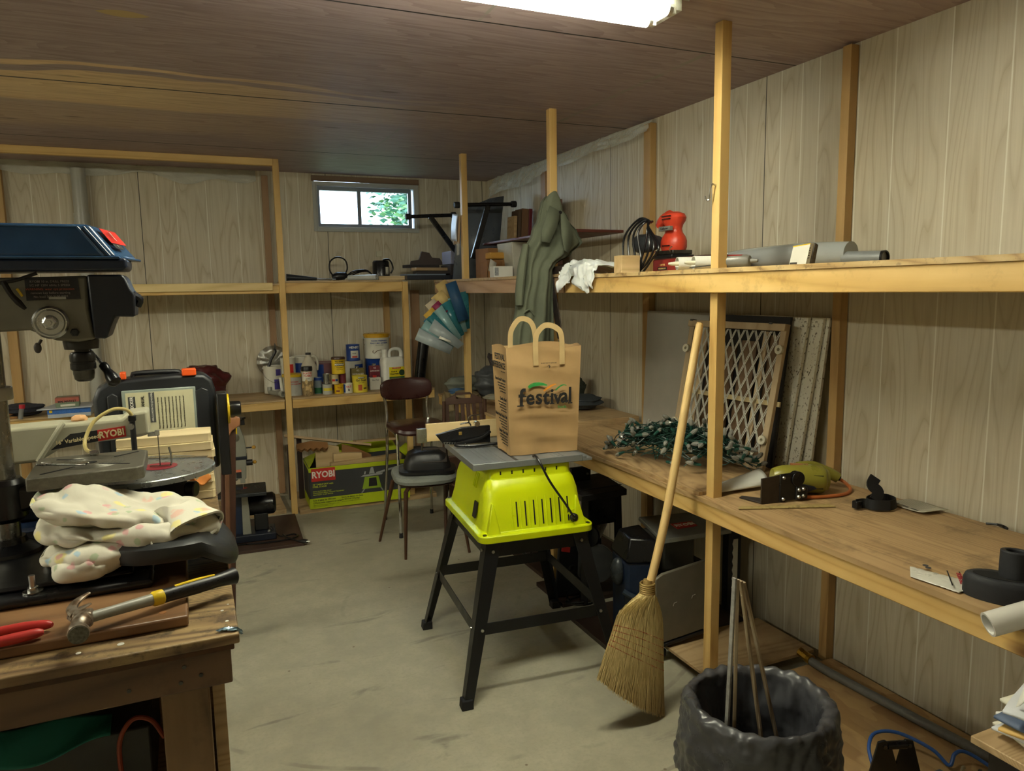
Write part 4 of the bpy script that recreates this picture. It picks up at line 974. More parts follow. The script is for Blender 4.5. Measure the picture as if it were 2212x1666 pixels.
for i, (x, y, r_) in enumerate(((1.795, 1.40, 20), (1.865, 1.375, -25))):
    m = MB(MX.Translation((x - 1.81, y - 1.38, 0)) @ MX.Rotation(R(-25 + i * 10), 4, 'Z'))
    m.prism([(-0.045, 0), (0.05, 0), (0.018, 0.105), (0.0, 0.118), (-0.02, 0.112)] if i == 0 else [(-0.05, 0), (0.045, 0), (0.012, 0.112), (-0.012, 0.118), (-0.024, 0.10)], -0.004, 0.004, 'XZ'); p = m.build('arm', BLACK, t, bevel=0.002)
    m2 = MB(m.M); m2.cyl((0.0, -0.008, 0.098), (0.0, 0.008, 0.098), 0.006, n=8); m2.build('bolt', DSTEEL, p)
m = MB(); m.cyl((-0.008, 0.018, 0.10), (0.045, -0.004, 0.102), 0.012, n=12); m.build('pivot', BLACKM, t)
t = MB(MX.Translation((1.66, 1.28, 0.06)) @ MX.Rotation(R(-30), 4, 'Z')).box(-0.09, 0.09, -0.07, 0.07, 0.0, 0.012).build('steel_plate', plain('#3b3d38', 0.5, 0.2), loc=(1.66, 1.28, 0.06), bevel=0.006); tag(t, 'dark grey steel plate half hidden behind the waste bin liner', 'plate')
t = thing('tool_scraps', 'small pile of rusty metal hardware with bits of pale fibre, bottom right', 'hardware', (1.95, 1.28, 0.046))
rnd = random.Random(9)
for i in range(9):
    a, b_ = V((rnd.uniform(-0.06, 0.10), rnd.uniform(-0.07, 0.05), rnd.uniform(0.01, 0.05))), V((rnd.uniform(-0.04, 0.04), rnd.uniform(-0.05, 0.05), rnd.uniform(-0.01, 0.03)))
    m = MB(); m.tube([a, a + b_ * 0.5 + V((0, 0, 0.008)), a + b_], rnd.uniform(0.003, 0.008), 6, sub=3); m.build('metal_piece', [DSTEEL, plain('#6b5136', 0.6, 0.4), plain('#a39a80', 0.8)][i % 3], t)
m = MB(); m.box(-0.09, -0.035, -0.03, 0.03, 0, 0.05); m.build('grey_block', plain('#4d5560', 0.5), t, bevel=0.004)
# dark stand carrying a stack of papers at the right edge
t = thing('dark_cabinet', 'dark box at the lower right edge carrying loose papers', 'cabinet', (1.56, 0.80, 0))
m = MB(); m.box(-0.095, 0.17, -0.20, 0.10, 0, 0.544); m.build('carcass', plain('#1b1410', 0.5), t, bevel=0.003)
m = MB(); m.box(-0.125, 0.17, -0.20, 0.12, 0.545, 0.561); m.build('board_top', PLYX, t, bevel=0.002)
rnd = random.Random(21)
for i in range(7):
    m = MB(MX.Translation((1.575, 0.78, 0.563 + i * 0.0125)) @ MX.Rotation(R(rnd.uniform(-18, 18)), 4, 'Z') @ MX.Rotation(R(rnd.uniform(-3, 3)), 4, 'X'))
    hx_ = rnd.uniform(0.085, 0.11)
    m.surf(lambda u, v: V((-hx_ + 2 * hx_ * u, -0.12 + 0.24 * v, 0.004 + 0.004 * sin(6 * u + i) * (1 - u) + 0.003 * sin(9 * v + i))), 10, 10)
    o = m.build('paper', [plain('#d9d6c4', 0.8), plain('#cfd3d8', 0.7), plain('#d8b26a', 0.7), plain('#e2e2dc', 0.7), plain('#5a6a86', 0.6)][i % 5], loc=(1.575, 0.78, 0.563 + i * 0.0125), solid=0.006)
    tag(o, ['bottom cream paper', 'blue-grey paper just above the bottom one', 'golden envelope', 'white paper above the golden envelope', 'dark blue folder', 'cream paper under the topmost', 'topmost pale paper'][i] + ' in the pile at the lower right edge', 'paper', 'papers piled at the right edge')
m = MB(); m.surf(lambda u, v: V((1.475 + 0.05 * (u + 0.3 * sin(5 * v)), 0.78 + 0.07 * v, 0.668 + 0.03 * sin(pi * u) + 0.012 * sin(11 * v + 3 * u))), 10, 10)
o = m.build('crumpled_tissue', WHITE, loc=(1.49, 0.81, 0.67), solid=0.002); tag(o, 'crumpled white tissue on top of the pile of papers at the lower right', 'tissue')

# ------------------------------------------------------------------ machines under the right bench
GRYM = plain('#8c8f88', 0.45, 0.2, var=0.12)
t = thing('belt_planer', 'grey topped power tool in a navy and black housing under the right bench', 'planer', (1.80, 2.52, 0.02))
m = MB(); m.hexa([(-0.22, -0.065, 0), (-0.10, -0.12, 0), (-0.06, 0.11, 0), (-0.19, 0.10, 0), (-0.225, -0.06, 0.36), (-0.10, -0.12, 0.36), (-0.06, 0.11, 0.37), (-0.195, 0.10, 0.37)]); nb = m.build('navy_housing', NAVY, t, bevel=0.018, seg=3)
m = MB(); m.hexa([(-0.228, -0.07, 0.36), (-0.095, -0.13, 0.355), (-0.055, 0.115, 0.36), (-0.20, 0.105, 0.36), (-0.20, -0.05, 0.455), (-0.105, -0.105, 0.45), (-0.06, 0.09, 0.455), (-0.17, 0.08, 0.455)]); m.build('black_cap', BLACKM, t, bevel=0.008)
m = MB(); m.ell((-0.225, 0.0, 0.30), (0.03, 0.035, 0.06)); m.build('dust_port', plain('#30363b', 0.3), nb)
m = MB(); m.tube([(-0.232, -0.055, 0.235), (-0.20, -0.085, 0.215), (-0.155, -0.113, 0.20)], 0.012, 8, sub=3); m.build('handle_ridge', plain('#2c3848', 0.35), nb)
m = MB(); m.hexa([(-0.095, -0.135, 0.44), (0.24, -0.155, 0.44), (0.28, 0.10, 0.445), (-0.02, 0.16, 0.445), (-0.095, -0.13, 0.458), (0.24, -0.15, 0.458), (0.28, 0.10, 0.462), (-0.02, 0.155, 0.462)]); gt = m.build('grey_top_plate', GRYM, t, bevel=0.003)
m = MB(); m.hexa([(0.035, -0.055, 0.4605), (0.135, -0.06, 0.4605), (0.15, 0.0, 0.4612), (0.045, 0.01, 0.4612), (0.035, -0.055, 0.4625), (0.135, -0.06, 0.4625), (0.15, 0.0, 0.463), (0.045, 0.01, 0.463)]); m.build('red_logo_patch', RED, gt, smooth=False)
text('RYOBI', 0.04, WHITEINK, gt, (0.092, -0.027, 0.4635), (1, -0.05, 0), (0.15, 1, 0), bold=0.02, sx=0.85)
m = MB(); m.box(-0.06, 0.10, -0.09, 0.08, 0.30, 0.44); m.build('motor_block', plain('#43443f', 0.5), t, bevel=0.01)
m = MB(); m.box(-0.05, 0.18, -0.05, 0.10, 0.02, 0.30); m.build('lower_body', BLACK, t, bevel=0.01)
m = MB(); m.prism([(-0.175, 0.06), (0.11, 0.085), (0.12, 0.36), (0.09, 0.378), (-0.15, 0.352), (-0.185, 0.335)], -0.215, -0.200, 'XZ'); pn = m.build('grey_side_table', plain('#716d60', 0.4, 0.2), t, bevel=0.004)
m = MB(); m.prism([(-0.17, 0.045), (0.12, 0.07), (0.12, 0.083), (-0.17, 0.058)], -0.22, -0.19, 'XZ'); m.build('black_edge', BLACK, t, bevel=0.002)
for x, z in ((-0.10, 0.21), (-0.01, 0.225)):
    m = MB(); m.tube([(x, -0.216, z), (x + 0.004, -0.2165, z + 0.012), (x + 0.018, -0.216, z + 0.014)], 0.0008, 4); m.build('mark', WHITE, pn)
for x, y in ((-0.14, -0.15), (0.16, -0.14), (0.16, 0.08)):
    m = MB(); m.box(x - 0.015, x + 0.015, y - 0.06, y + 0.02, 0, 0.03); m.build('foot', BLACK, t, bevel=0.004)
t = thing('steel_upright', 'black upright with a slotted white strip behind the nearest post, under the bench', 'upright', (2.14, 2.48, 0.06))
m = MB(); m.box(-0.035, 0.035, -0.02, 0.02, 0, 0.52); m.build('column', BLACK, t, bevel=0.002)
m = MB(); m.prism([(-0.014 + (0.006 if i % 2 else 0), 0.03 + i * 0.02) for i in range(16)] + [(0.016, 0.33), (0.016, 0.03)], -0.0215, -0.0205, 'XZ'); m.build('notched_strip', WHITE, t, smooth=False)
# black planer / motor group further back
t = thing('motor_unit', 'black machine with a round motor and small red label behind the saw stand', 'machine', (1.66, 3.02, 0.02))
m = MB(); m.hexa([(-0.14, -0.02, 0), (0.06, -0.05, 0), (0.12, 0.12, 0), (-0.05, 0.12, 0), (-0.12, -0.03, 0.30), (0.04, -0.05, 0.30), (0.10, 0.12, 0.30), (-0.04, 0.12, 0.30)]); bd = m.build('body', BLACK, t, bevel=0.012)
m = MB(); m.cyl((0.02, -0.06, 0.30), (0.16, 0.10, 0.31), 0.06, n=20); m.build('motor', BLACKM, t, bevel=0.006)
m = MB(); m.cyl((-0.05, -0.052, 0.14), (-0.05, -0.035, 0.14), 0.022, n=16); m.build('knob', DSTEEL, bd)
m = MB(); m.cyl((0.05, -0.075, 0.16), (0.06, -0.055, 0.16), 0.10, n=28); m.build('disc', plain('#55585b', 0.35, 0.4), t, bevel=0.004)
m = MB(); m.hexa([(-0.105, -0.0355, 0.235), (-0.065, -0.041, 0.225), (-0.065, -0.036, 0.225), (-0.105, -0.030, 0.235), (-0.103, -0.0365, 0.26), (-0.063, -0.042, 0.25), (-0.063, -0.037, 0.25), (-0.103, -0.031, 0.26)]); m.build('red_label', RED, bd, smooth=False)
m = MB(); m.tube([(-0.08, -0.02, 0.03), (-0.10, -0.12, 0.008), (-0.02, -0.16, 0.008), (0.03, -0.10, 0.008), (-0.03, -0.06, 0.008), (-0.12, -0.10, 0.008), (-0.05, -0.15, 0.016)], 0.005, 8, sub=5); m.build('power_cord', BLACKM, t)
t = thing('router_table', 'black flat-topped router table standing under the right bench', 'router table', (1.80, 3.10, 0.02))
m = MB(); m.hexa([(-0.20, -0.23, 0.50), (0.05, -0.22, 0.50), (0.10, 0.10, 0.50), (-0.16, 0.10, 0.50), (-0.20, -0.23, 0.53), (0.05, -0.22, 0.53), (0.10, 0.10, 0.53), (-0.16, 0.10, 0.53)]); m.build('table_top', plain('#2b2b2b', 0.4), t, bevel=0.003)
m = MB(); m.beam((-0.19, -0.15, 0.5305), (0.07, -0.14, 0.5305), 0.010, 0.0012); m.build('groove', SLOT, t, smooth=False)
m = MB(); m.box(-0.13, -0.02, 0.0, 0.025, 0.53, 0.60); m.build('fence_block', BLACK, t, bevel=0.003)
m = MB(); m.cyl((-0.04, -0.006, 0.565), (-0.04, 0.0, 0.565), 0.006, n=8); m.build('bolt', STEEL, t)
for x, y in ((-0.17, -0.2), (0.03, -0.19), (0.07, 0.08), (-0.13, 0.08)):
    m = MB(); m.beam((x, y, 0.0), (x * 0.9, y * 0.9, 0.50), 0.035, 0.02); m.build('leg', BLACK, t, bevel=0.002)
m = MB(); m.box(-0.15, 0.03, -0.18, -0.165, 0.36, 0.50); m.build('apron', BLACKM, t, bevel=0.004)
t = thing('floor_machine', 'low black machine with a loose cable on the far dark board', 'machine', (1.72, 3.75, 0.02))
m = MB(); m.hexa([(-0.05, -0.10, 0), (0.12, -0.12, 0), (0.14, 0.12, 0), (-0.05, 0.12, 0), (-0.03, -0.08, 0.22), (0.10, -0.10, 0.22), (0.12, 0.10, 0.22), (-0.03, 0.10, 0.22)]); m.build('body', BLACK, t, bevel=0.01)
m = MB(); m.tube([(-0.02, -0.10, 0.03), (-0.07, -0.20, 0.008), (-0.09, -0.02, 0.008), (-0.06, 0.20, 0.008), (0.0, 0.36, 0.008)], 0.006, 8, sub=6); m.build('power_cord', BLACKM, t)

# ------------------------------------------------------------------ string lights
SLc = (1.79, 2.42, 0.776)
SL = thing('string_lights', 'heap of dark green string lights with clear faceted bulbs on the bench', 'string lights', SLc)
GW = plain('#12362d', 0.45); GS = plain('#1d4a40', 0.35)
BULB = NT('clear_bulb'); BULB.done((0.55, 0.55, 0.50), 0.10, 0, Transmission_Weight=0.6, IOR=1.45); BULB = BULB.m
rnd = random.Random(4)
def heap(r=1.0):
    while True:
        x, y = rnd.uniform(-1, 1), rnd.uniform(-1, 1)
        if x * x + y * y < 1: break
    zt_ = 0.165 * (1 - (x * x + y * y)) ** 0.6
    # the heap is stretched along the bench edge
    return V((x * 0.130 + 0.015 - 0.12 * y, y * 0.34, 0)), zt_ + 0.012
m = MB()
for i in range(150):
    pts = []
    p, zt_ = heap(); 
    for k in range(5):
        q, z2 = heap(); p = p * 0.45 + q * 0.55 if k else q
        e = ((p.x - 0.015 + 0.12 * p.y / 0.34) / 0.13) ** 2 + (p.y / 0.34) ** 2
        zm = 0.165 * max(0.0, 1 - min(1, e)) ** 0.6 + 0.008
        pts.append(V((p.x, p.y, rnd.uniform(0.35, 1.0) * zm + 0.004)))
    m.tube(pts, 0.0021, 4, sub=5)
m.build('wire_tangle', GW, SL, ang=80)
def heapshell():
    p, zt_ = heap(); return V((p.x, p.y, zt_ * rnd.uniform(0.75, 1.05) + 0.004))
bm1 = MB(); bm1.m = 1; bm1.cyl((0, 0, -0.004), (0, 0, 0.014), 0.0065, 0.0070, n=8); bm1.cyl((0, 0, -0.016), (0, 0, -0.004), 0.0045, 0.0065, n=8); bm1.m = 0
bm1.lathe([(0.0075, 0.013), (0.0095, 0.020), (0.0092, 0.028), (0.0065, 0.038), (0.0, 0.046)], 8); bm1.m = 1
b0 = bm1.build('bulb', [BULB, GS], SL, ang=20)
def place_bulb(o):
    p = heapshell(); o.location = p
    d = V((rnd.gauss(-0.35, 0.8), rnd.gauss(-0.5, 0.8), rnd.gauss(0.15, 0.5))); o.rotation_euler = d.to_track_quat('Z', 'Y').to_euler()
place_bulb(b0)
for i in range(99):
    c = b0.copy(); COL.objects.link(c); c.parent = SL; place_bulb(c)
# clear plastic bag half under the lights
PLS = NT('clear_plastic'); PLS.done((0.9, 0.92, 0.9), 0.08, 0, Transmission_Weight=0.0, Alpha=0.25, Specular_IOR_Level=1.0); PLS = PLS.m
m = MB(); m.surf(lambda u, v: V((1.74 + 0.13 * u, 2.70 + 0.14 * v + 0.03 * u, 0.779 + 0.075 * sin(pi * u) * sin(pi * v) * (1 + 0.5 * NZ.noise(V((u * 7, v * 7, 0)))) + 0.01 * abs(NZ.noise(V((u * 18, v * 18, 3)))))), 26, 26)
o = m.build('plastic_bag', PLS, loc=(1.80, 2.77, 0.78)); tag(o, 'crumpled clear plastic bag lying left of the heap of string lights', 'plastic bag')
# ------------------------------------------------------------------ things leaning on the right wall
def lean(name, label, cat, xb, xt, yb0, yt0, yb1, yt1, z0, z1, th, mat, group=None, part=None):
    m = MB(); m.hexa([(xb, yb0, z0), (xb + th, yb0, z0), (xb + th, yb1, z0), (xb, yb1, z0), (xt, yt0, z1), (xt + th, yt0, z1), (xt + th, yt1, z1), (xt, yt1, z1)])
    o = m.build(name, mat, loc=((xb + xt) / 2, (yb0 + yb1) / 2, z0), smooth=False, bevel=0.001); return tag(o, label, cat, group)
TILE = NT('speckled_tile'); _v = TILE.noise(TILE.co((1, 1, 0.6)), 130, 2)
_v2 = TILE.noise(TILE.co(), 3, 3)
TILE.bump(_v, 0.4, 0.003)
TILE.done(TILE.mix(TILE.ramp(_v, [(0.34, (1,) * 3), (0.40, (0,) * 3)]), TILE.ramp(_v2, [(0.3, (0.62, 0.60, 0.50)), (0.7, (0.74, 0.72, 0.62))]), (0.16, 0.14, 0.10)), 0.9); TILE = TILE.m
lean('backing_board', 'smooth grey-white board leaning on the right wall left of the lattice gate', 'board', 2.160, 2.185, 2.56, 2.56, 3.215, 3.215, 0.777, 1.375, 0.010, plain('#a7a49a', 0.6, var=0.04), None)
lean('ceiling_tile', 'speckled ceiling tile, frontmost of the stack behind the gate', 'ceiling tile', 2.130, 2.158, 2.175, 2.105, 2.52, 2.52, 0.777, 1.372, 0.014, TILE, 'speckled ceiling tiles')
lean('ceiling_tile', 'speckled ceiling tile, middle one of the leaning stack', 'ceiling tile', 2.150, 2.178, 2.125, 2.05, 2.50, 2.50, 0.777, 1.372, 0.014, TILE, 'speckled ceiling tiles')
lean('ceiling_tile', 'speckled ceiling tile, rearmost against the wall panelling', 'ceiling tile', 2.172, 2.194, 2.085, 2.036, 2.50, 2.50, 0.777, 1.372, 0.012, TILE, 'speckled ceiling tiles')
lean('black_screen', 'black framed screen directly behind the lattice gate', 'screen', 2.075, 2.138, 2.185, 2.175, 2.66, 2.66, 0.777, 1.372, 0.012, plain('#1d1a17', 0.6), None)
WB = wood('brown_slat', [(0.2, (0.13, 0.075, 0.04)), (0.7, (0.24, 0.15, 0.08))], 'Z', ring=8)
for i, (y, w_) in enumerate(((2.22, 0.05), (2.34, 0.09), (2.47, 0.07), (2.585, 0.05))):
    lean('brown_strip', ['brown slat, rightmost behind the gate lattice', 'wide brown slat seen through the middle of the gate', 'brown slat behind the left half of the gate', 'narrow brown slat at the left end behind the gate'][i], 'strip of wood', 2.048, 2.113, y, y - 0.015, y + w_, y + w_ - 0.015, 0.777, 1.30 - 0.03 * i, 0.012, WB, 'slats behind the gate')
# expanding lattice gate
GF = wood('gate_frame_wood', [(0.2, (0.42, 0.31, 0.18)), (0.8, (0.55, 0.43, 0.27))], 'Z', ring=6)
GT = thing('lattice_gate', 'wooden framed safety gate with white diamond lattice leaning on the bench', 'gate', (2.0, 2.42, 0.777))
gw, gh = 0.53, 0.575
gu = V((-0.05, 0.53, 0.0)).normalized(); gv = V((0.095, -0.012, 0.57)).normalized(); gn = gu.cross(gv).normalized()   # u to the back, v up the lean
gM = MX.Identity(4)
O_ = V((2.012, 2.158, 0.779)) - V((2.0, 2.42, 0.777))
for i, ax_ in enumerate((gu, gn, gv)):
    for j in range(3): gM[j][i] = ax_[j]
for j in range(3): gM[j][3] = O_[j]
def gp(): return MB(gM)
for u0, u1, z0_, z1_, nm, dz_ in ((0, 0.028, 0, gh, 'stile', 0), (gw - 0.028, gw, 0, gh, 'stile', 0), (0.0, gw, gh - 0.028, gh, 'top_rail', -0.012), (0.03, gw - 0.028, 0.0, 0.026, 'bottom_rail', 0)):
    m = gp(); m.box(u0, u1, -0.012 + dz_, 0.006 + dz_, z0_, z1_); m.build(nm, GF, GT, bevel=0.002)
m = gp(); m.box(0.10, 0.124, 0.006, 0.016, 0.02, gh - 0.03); m.build('inner_stile', GF, GT, bevel=0.002)
m = gp(); m.box(gw - 0.10, gw - 0.076, 0.006, 0.016, 0.02, gh - 0.03); m.build('inner_stile', GF, GT, bevel=0.002)
m = gp(); m.box(-0.012, gw - 0.03, 0.006, 0.014, 0.255, 0.275); m.build('slide_bar', plain('#c3b083', 0.5), GT, bevel=0.001)
WL = plain('#c9c8bd', 0.5, var=0.05)
for yy_, off_ in ((-0.004, 0.0), (0.003, 0.013)):
    m = gp(); sl = 0.24; step = 0.046
    for s_ in (-1, 1):
        k = -8
        for k in range(-8, 24):
            # line u = u0 + s * (z) * sl ... clipped to the frame
            u0 = k * step + off_
            a = max(0.026, 0.0); za, zb = 0.024, gh - 0.03
            ua, ub = u0 + s_ * (za) * sl * 1.9, u0 + s_ * (zb) * sl * 1.9
            lo, hi = 0.028, gw - 0.03
            def zat(u): return (u - u0) / (s_ * sl * 1.9)
            if ua < lo and ub < lo or ua > hi and ub > hi: continue
            if ua < lo: za = zat(lo); ua = lo
            if ub < lo: zb = zat(lo); ub = lo
            if ua > hi: za = zat(hi); ua = hi
            if ub > hi: zb = zat(hi); ub = hi
            if zb - za < 0.02: continue
            m.beam((ua, yy_ + 0.0012 * s_, za), (ub, yy_ + 0.0012 * s_, zb), 0.0034, 0.002, up=(0, 1, 0))
    m.build('lattice', WL, GT, smooth=False)
for u, z in ((0.012, 0.475), (0.018, 0.12), (gw - 0.01, 0.12), (gw - 0.01, 0.45)):
    m = gp(); m.lathe([(0.006, 0.0), (0.016, 0.0), (0.018, -0.006), (0.018, -0.014), (0.007, -0.014), (0.006, 0.0)], 18, (u, -0.012, z), 'Y'); m.build('bumper_cap', plain('#d8d3bd', 0.4), GT)
for u in (0.07, gw - 0.02):
    m = gp(); m.box(u - 0.008, u + 0.008, -0.027, 0.0, gh - 0.004, gh + 0.004); m.build('corner_cap', plain('#4b4a46', 0.4), GT, bevel=0.001)

# ------------------------------------------------------------------ on the right bench
zb = 0.763
OLV = plain('#8b8632', 0.32, var=0.06)
PT = thing('electric_polisher', 'olive green electric hand tool clamped to a black bracket on the bench', 'power tool', (1.98, 1.90, zb))
def tl(x, y, z): return V((x - 1.98, y - 1.90, z - zb))
m = MB(); 
ax0, ax1 = tl(1.86, 1.955, 0.822), tl(2.02, 1.875, 0.812)
m.tube([ax0, ax0 * 0.8 + ax1 * 0.2, ax0 * 0.4 + ax1 * 0.6, ax1 * 0.92 + ax0 * 0.08, ax1], [0.030, 0.044, 0.052, 0.050, 0.043], 18, sub=4); pbd = m.build('motor_body', OLV, PT)
d_ = (ax1 - ax0).normalized()
m = MB(); m.tube([ax1 + d_ * 0.0, ax1 + d_ * 0.012], [0.041, 0.036], 18); ec = m.build('vented_end_cap', OLV, PT)
for k in range(6):
    c = ax1 + d_ * 0.0125 + V((0, 0, -0.025 + k * 0.010)); s_ = V((-d_.y, d_.x, 0)); w2 = 0.028 - abs(k - 2.5) * 0.004
    m = MB(); m.beam(c - s_ * w2, c + s_ * w2, 0.003, 0.005); m.build('vent_slot', SLOT, ec, smooth=False)
for k in range(6):   # slots cut in the near side
    c = ax0 * 0.12 + ax1 * 0.88 + V((-0.030, -0.033, -0.022 + k * 0.009)); m = MB(); m.beam(c + d_ * -0.016, c + d_ * 0.018, 0.004, 0.0035); m.build('vent_slot', SLOT, pbd, smooth=False)
m = MB(); m.hexa([tl(1.915, 1.925, 0.8655), tl(1.965, 1.895, 0.8645), tl(1.985, 1.915, 0.862), tl(1.935, 1.95, 0.8635), tl(1.915, 1.925, 0.868), tl(1.965, 1.895, 0.867), tl(1.985, 1.915, 0.865), tl(1.935, 1.95, 0.866)]); m.build('name_plate', plain('#b9764b', 0.4), pbd, smooth=False)
m = MB(); m.tube([tl(1.99, 1.97, 0.845), tl(2.05, 1.955, 0.838), tl(2.10, 1.925, 0.815), tl(2.125, 1.905, 0.798)], [0.014, 0.021, 0.021, 0.019], 14, sub=4); m.build('grip', OLV, PT)
m = MB(); m.cyl(tl(2.122, 1.907, 0.80), tl(2.130, 1.90, 0.796), 0.009, n=10); m.build('cable_gland', BLACK, PT)
m = MB(); m.tube([tl(2.125, 1.905, 0.797), tl(2.14, 1.885, 0.782), tl(2.12, 1.845, 0.770), tl(2.05, 1.815, 0.769), tl(1.95, 1.83, 0.769), tl(1.88, 1.86, 0.772)], 0.006, 8, sub=6); m.build('power_cord', plain('#b96a35', 0.5), PT)
m = MB(); m.hexa([tl(1.90, 1.862, 0.775), tl(1.97, 1.85, 0.79), tl(1.97, 1.87, 0.79), tl(1.90, 1.89, 0.775), tl(1.90, 1.862, 0.815), tl(1.955, 1.85, 0.80), tl(1.955, 1.87, 0.80), tl(1.90, 1.89, 0.815)]); m.build('blue_wedge', NAVY, PT, bevel=0.003)
BK = thing('steel_bracket', 'dark steel angle bracket bolted to black hinge plates, beside the nearest post', 'bracket', (1.78, 1.89, zb))
def bt(x, y, z): return V((x - 1.78, y - 1.89, z - zb))
IR = plain('#413a35', 0.4, 0.6, var=0.2, scale=30)
m = MB(); m.hexa([bt(1.734, 1.868, zb), bt(1.815, 1.857, zb), bt(1.735, 1.965, zb), bt(1.715, 1.955, zb), bt(1.734, 1.868, zb + 0.005), bt(1.815, 1.857, zb + 0.005), bt(1.735, 1.965, zb + 0.005), bt(1.715, 1.955, zb + 0.005)]); m.build('base_flange', IR, BK, bevel=0.001)
m = MB(); m.hexa([bt(1.732, 1.866, zb), bt(1.826, 1.853, zb), bt(1.826, 1.858, zb), bt(1.732, 1.872, zb), bt(1.732, 1.866, zb + 0.088), bt(1.826, 1.853, zb + 0.098), bt(1.826, 1.858, zb + 0.098), bt(1.732, 1.872, zb + 0.088)]); m.build('upright_plate', IR, BK, bevel=0.001)
m = MB(); m.hexa([bt(1.800, 1.852, zb + 0.002), bt(1.872, 1.842, zb + 0.004), bt(1.872, 1.852, zb + 0.004), bt(1.800, 1.862, zb + 0.002), bt(1.800, 1.852, zb + 0.098), bt(1.872, 1.842, zb + 0.100), bt(1.872, 1.852, zb + 0.100), bt(1.800, 1.862, zb + 0.098)]); hp = m.build('hinge_plate', BLACKM, BK, bevel=0.004)
m = MB(); m.cyl(bt(1.868, 1.838, zb + 0.077), bt(1.870, 1.862, zb + 0.077), 0.026, n=20); m.build('round_lug', BLACKM, BK, bevel=0.002)
m = MB(); m.hexa([bt(1.860, 1.838, zb + 0.004), bt(1.905, 1.832, zb + 0.006), bt(1.905, 1.842, zb + 0.006), bt(1.860, 1.850, zb + 0.004), bt(1.860, 1.838, zb + 0.052), bt(1.905, 1.832, zb + 0.046), bt(1.905, 1.842, zb + 0.046), bt(1.860, 1.850, zb + 0.052)]); m.build('lower_plate', BLACK, BK, bevel=0.003)
for x, y, z in ((1.812, 1.850, 0.086), (1.812, 1.850, 0.012), (1.868, 1.8365, 0.016), (1.886, 1.8345, 0.018), (1.868, 1.8365, 0.040), (1.886, 1.8345, 0.042)):
    m = MB(); m.lathe([(0, -0.006), (0.004, -0.0055), (0.0062, -0.002), (0.0062, 0.004)], 12, bt(x, y, zb + z), 'Y'); m.build('bolt', STEEL, hp)
t = thing('rule', 'worn yellowish wooden rule lying in front of the bracket on the bench', 'rule', (1.78, 1.80, zb + 0.0005), R(-21.5))
m = MB(); m.prism([(-0.165, -0.010), (0.16, -0.014), (0.150, 0.016), (-0.148, 0.016), (-0.160, 0.008)], 0, 0.004, 'XY'); m.build('stick', wood('old_rule', [(0.2, (0.33, 0.24, 0.08)), (0.8, (0.48, 0.37, 0.15))], 'X', ring=6, stain=('#2a1d0c', 40.0, 0.7)), t, bevel=0.001)
# white scoop
t = thing('white_scoop', 'glossy white plastic scoop between the string lights and the bracket', 'scoop', (1.80, 2.05, zb))
m = MB()
def sc(u, v):
    a = pi * (0.05 + 0.9 * u); r = 0.028 + 0.014 * v; x = -0.11 + 0.20 * v
    return V((x, r * cos(a) * 1.2, 0.004 + 0.002 + r * sin(a) * (0.7 + 0.6 * v)))
m.surf(sc, 18, 14); m.build('shell', plain('#dfe2dd', 0.12, var=0.02), t, solid=0.003)
# black strap, paper, clip
t = thing('black_strap', 'coiled black webbing strap near the back of the bench', 'strap', (2.04, 1.68, zb))
ST = plain('#121214', 0.8, bump=0.2)
def ribbon(m, pts, w, up, sub=6, th=0.0012):
    P, _ = smooth_path([V(p) for p in pts], sub); L = []
    for i, p in enumerate(P):
        d = (P[min(i + 1, len(P) - 1)] - P[max(i - 1, 0)]).normalized(); U = V(up(i / (len(P) - 1))).normalized(); s_ = (U - d * U.dot(d)).normalized(); n = d.cross(s_)
        for q in (p - s_ * w / 2 - n * th, p + s_ * w / 2 - n * th, p + s_ * w / 2 + n * th, p - s_ * w / 2 + n * th): L.append(q)
    m.add(L, [(4 * i + k, 4 * i + (k + 1) % 4, 4 * i + 4 + (k + 1) % 4, 4 * i + 4 + k) for i in range(len(P) - 1) for k in range(4)] + [(3, 2, 1, 0), tuple(range(len(L) - 4, len(L)))])
m = MB(); ribbon(m, [(-0.075, 0.005, 0.018), (-0.045, 0.0, 0.018), (-0.03, -0.03, 0.018), (0.01, -0.055, 0.018), (0.055, -0.04, 0.018), (0.06, 0.0, 0.02), (0.02, 0.02, 0.02), (-0.035, 0.0, 0.02), (-0.04, -0.035, 0.02), (0.0, -0.062, 0.02)], 0.032, lambda t_: (0.15 * sin(9 * t_), 0.1, 1)); m.build('coil', ST, t)
m = MB(); ribbon(m, [(-0.02, -0.02, 0.03), (0.0, -0.015, 0.055), (-0.012, 0.0, 0.075), (0.008, 0.005, 0.098)], 0.036, lambda t_: (1, -0.3, 0.1), th=0.003); m.build('tail', ST, t)
m = MB(); m.box(-0.085, -0.06, -0.008, 0.014, 0.004, 0.030); m.build('buckle', BLACKM, t, bevel=0.003)
t = thing('printed_sheet', 'folded printed leaflet lying against the wall at the back of the bench', 'paper', (2.16, 1.61, zb + 0.001), R(-8))
m = MB(); m.surf(lambda u, v: V((-0.055 + 0.10 * u, -0.075 + 0.15 * v, 0.002 + 0.008 * (1 - v) ** 4 + 0.004 * u * sin(3 * v))), 8, 16); sh = m.build('sheet', plain('#bdb9a6', 0.8), t, solid=0.0012)
for i in range(3):
    m = MB(); m.box(-0.052, -0.044, -0.05 + i * 0.04, -0.02 + i * 0.04, 0.0075, 0.0078); m.build('dark_heading', plain('#55534c', 0.7), sh, smooth=False)
for i in range(9):
    m = MB(); m.box(-0.038 + i * 0.008, -0.0365 + i * 0.008, -0.045, 0.068, 0.0078, 0.0081); m.build('text_line', plain('#8b887b', 0.7), sh, smooth=False)
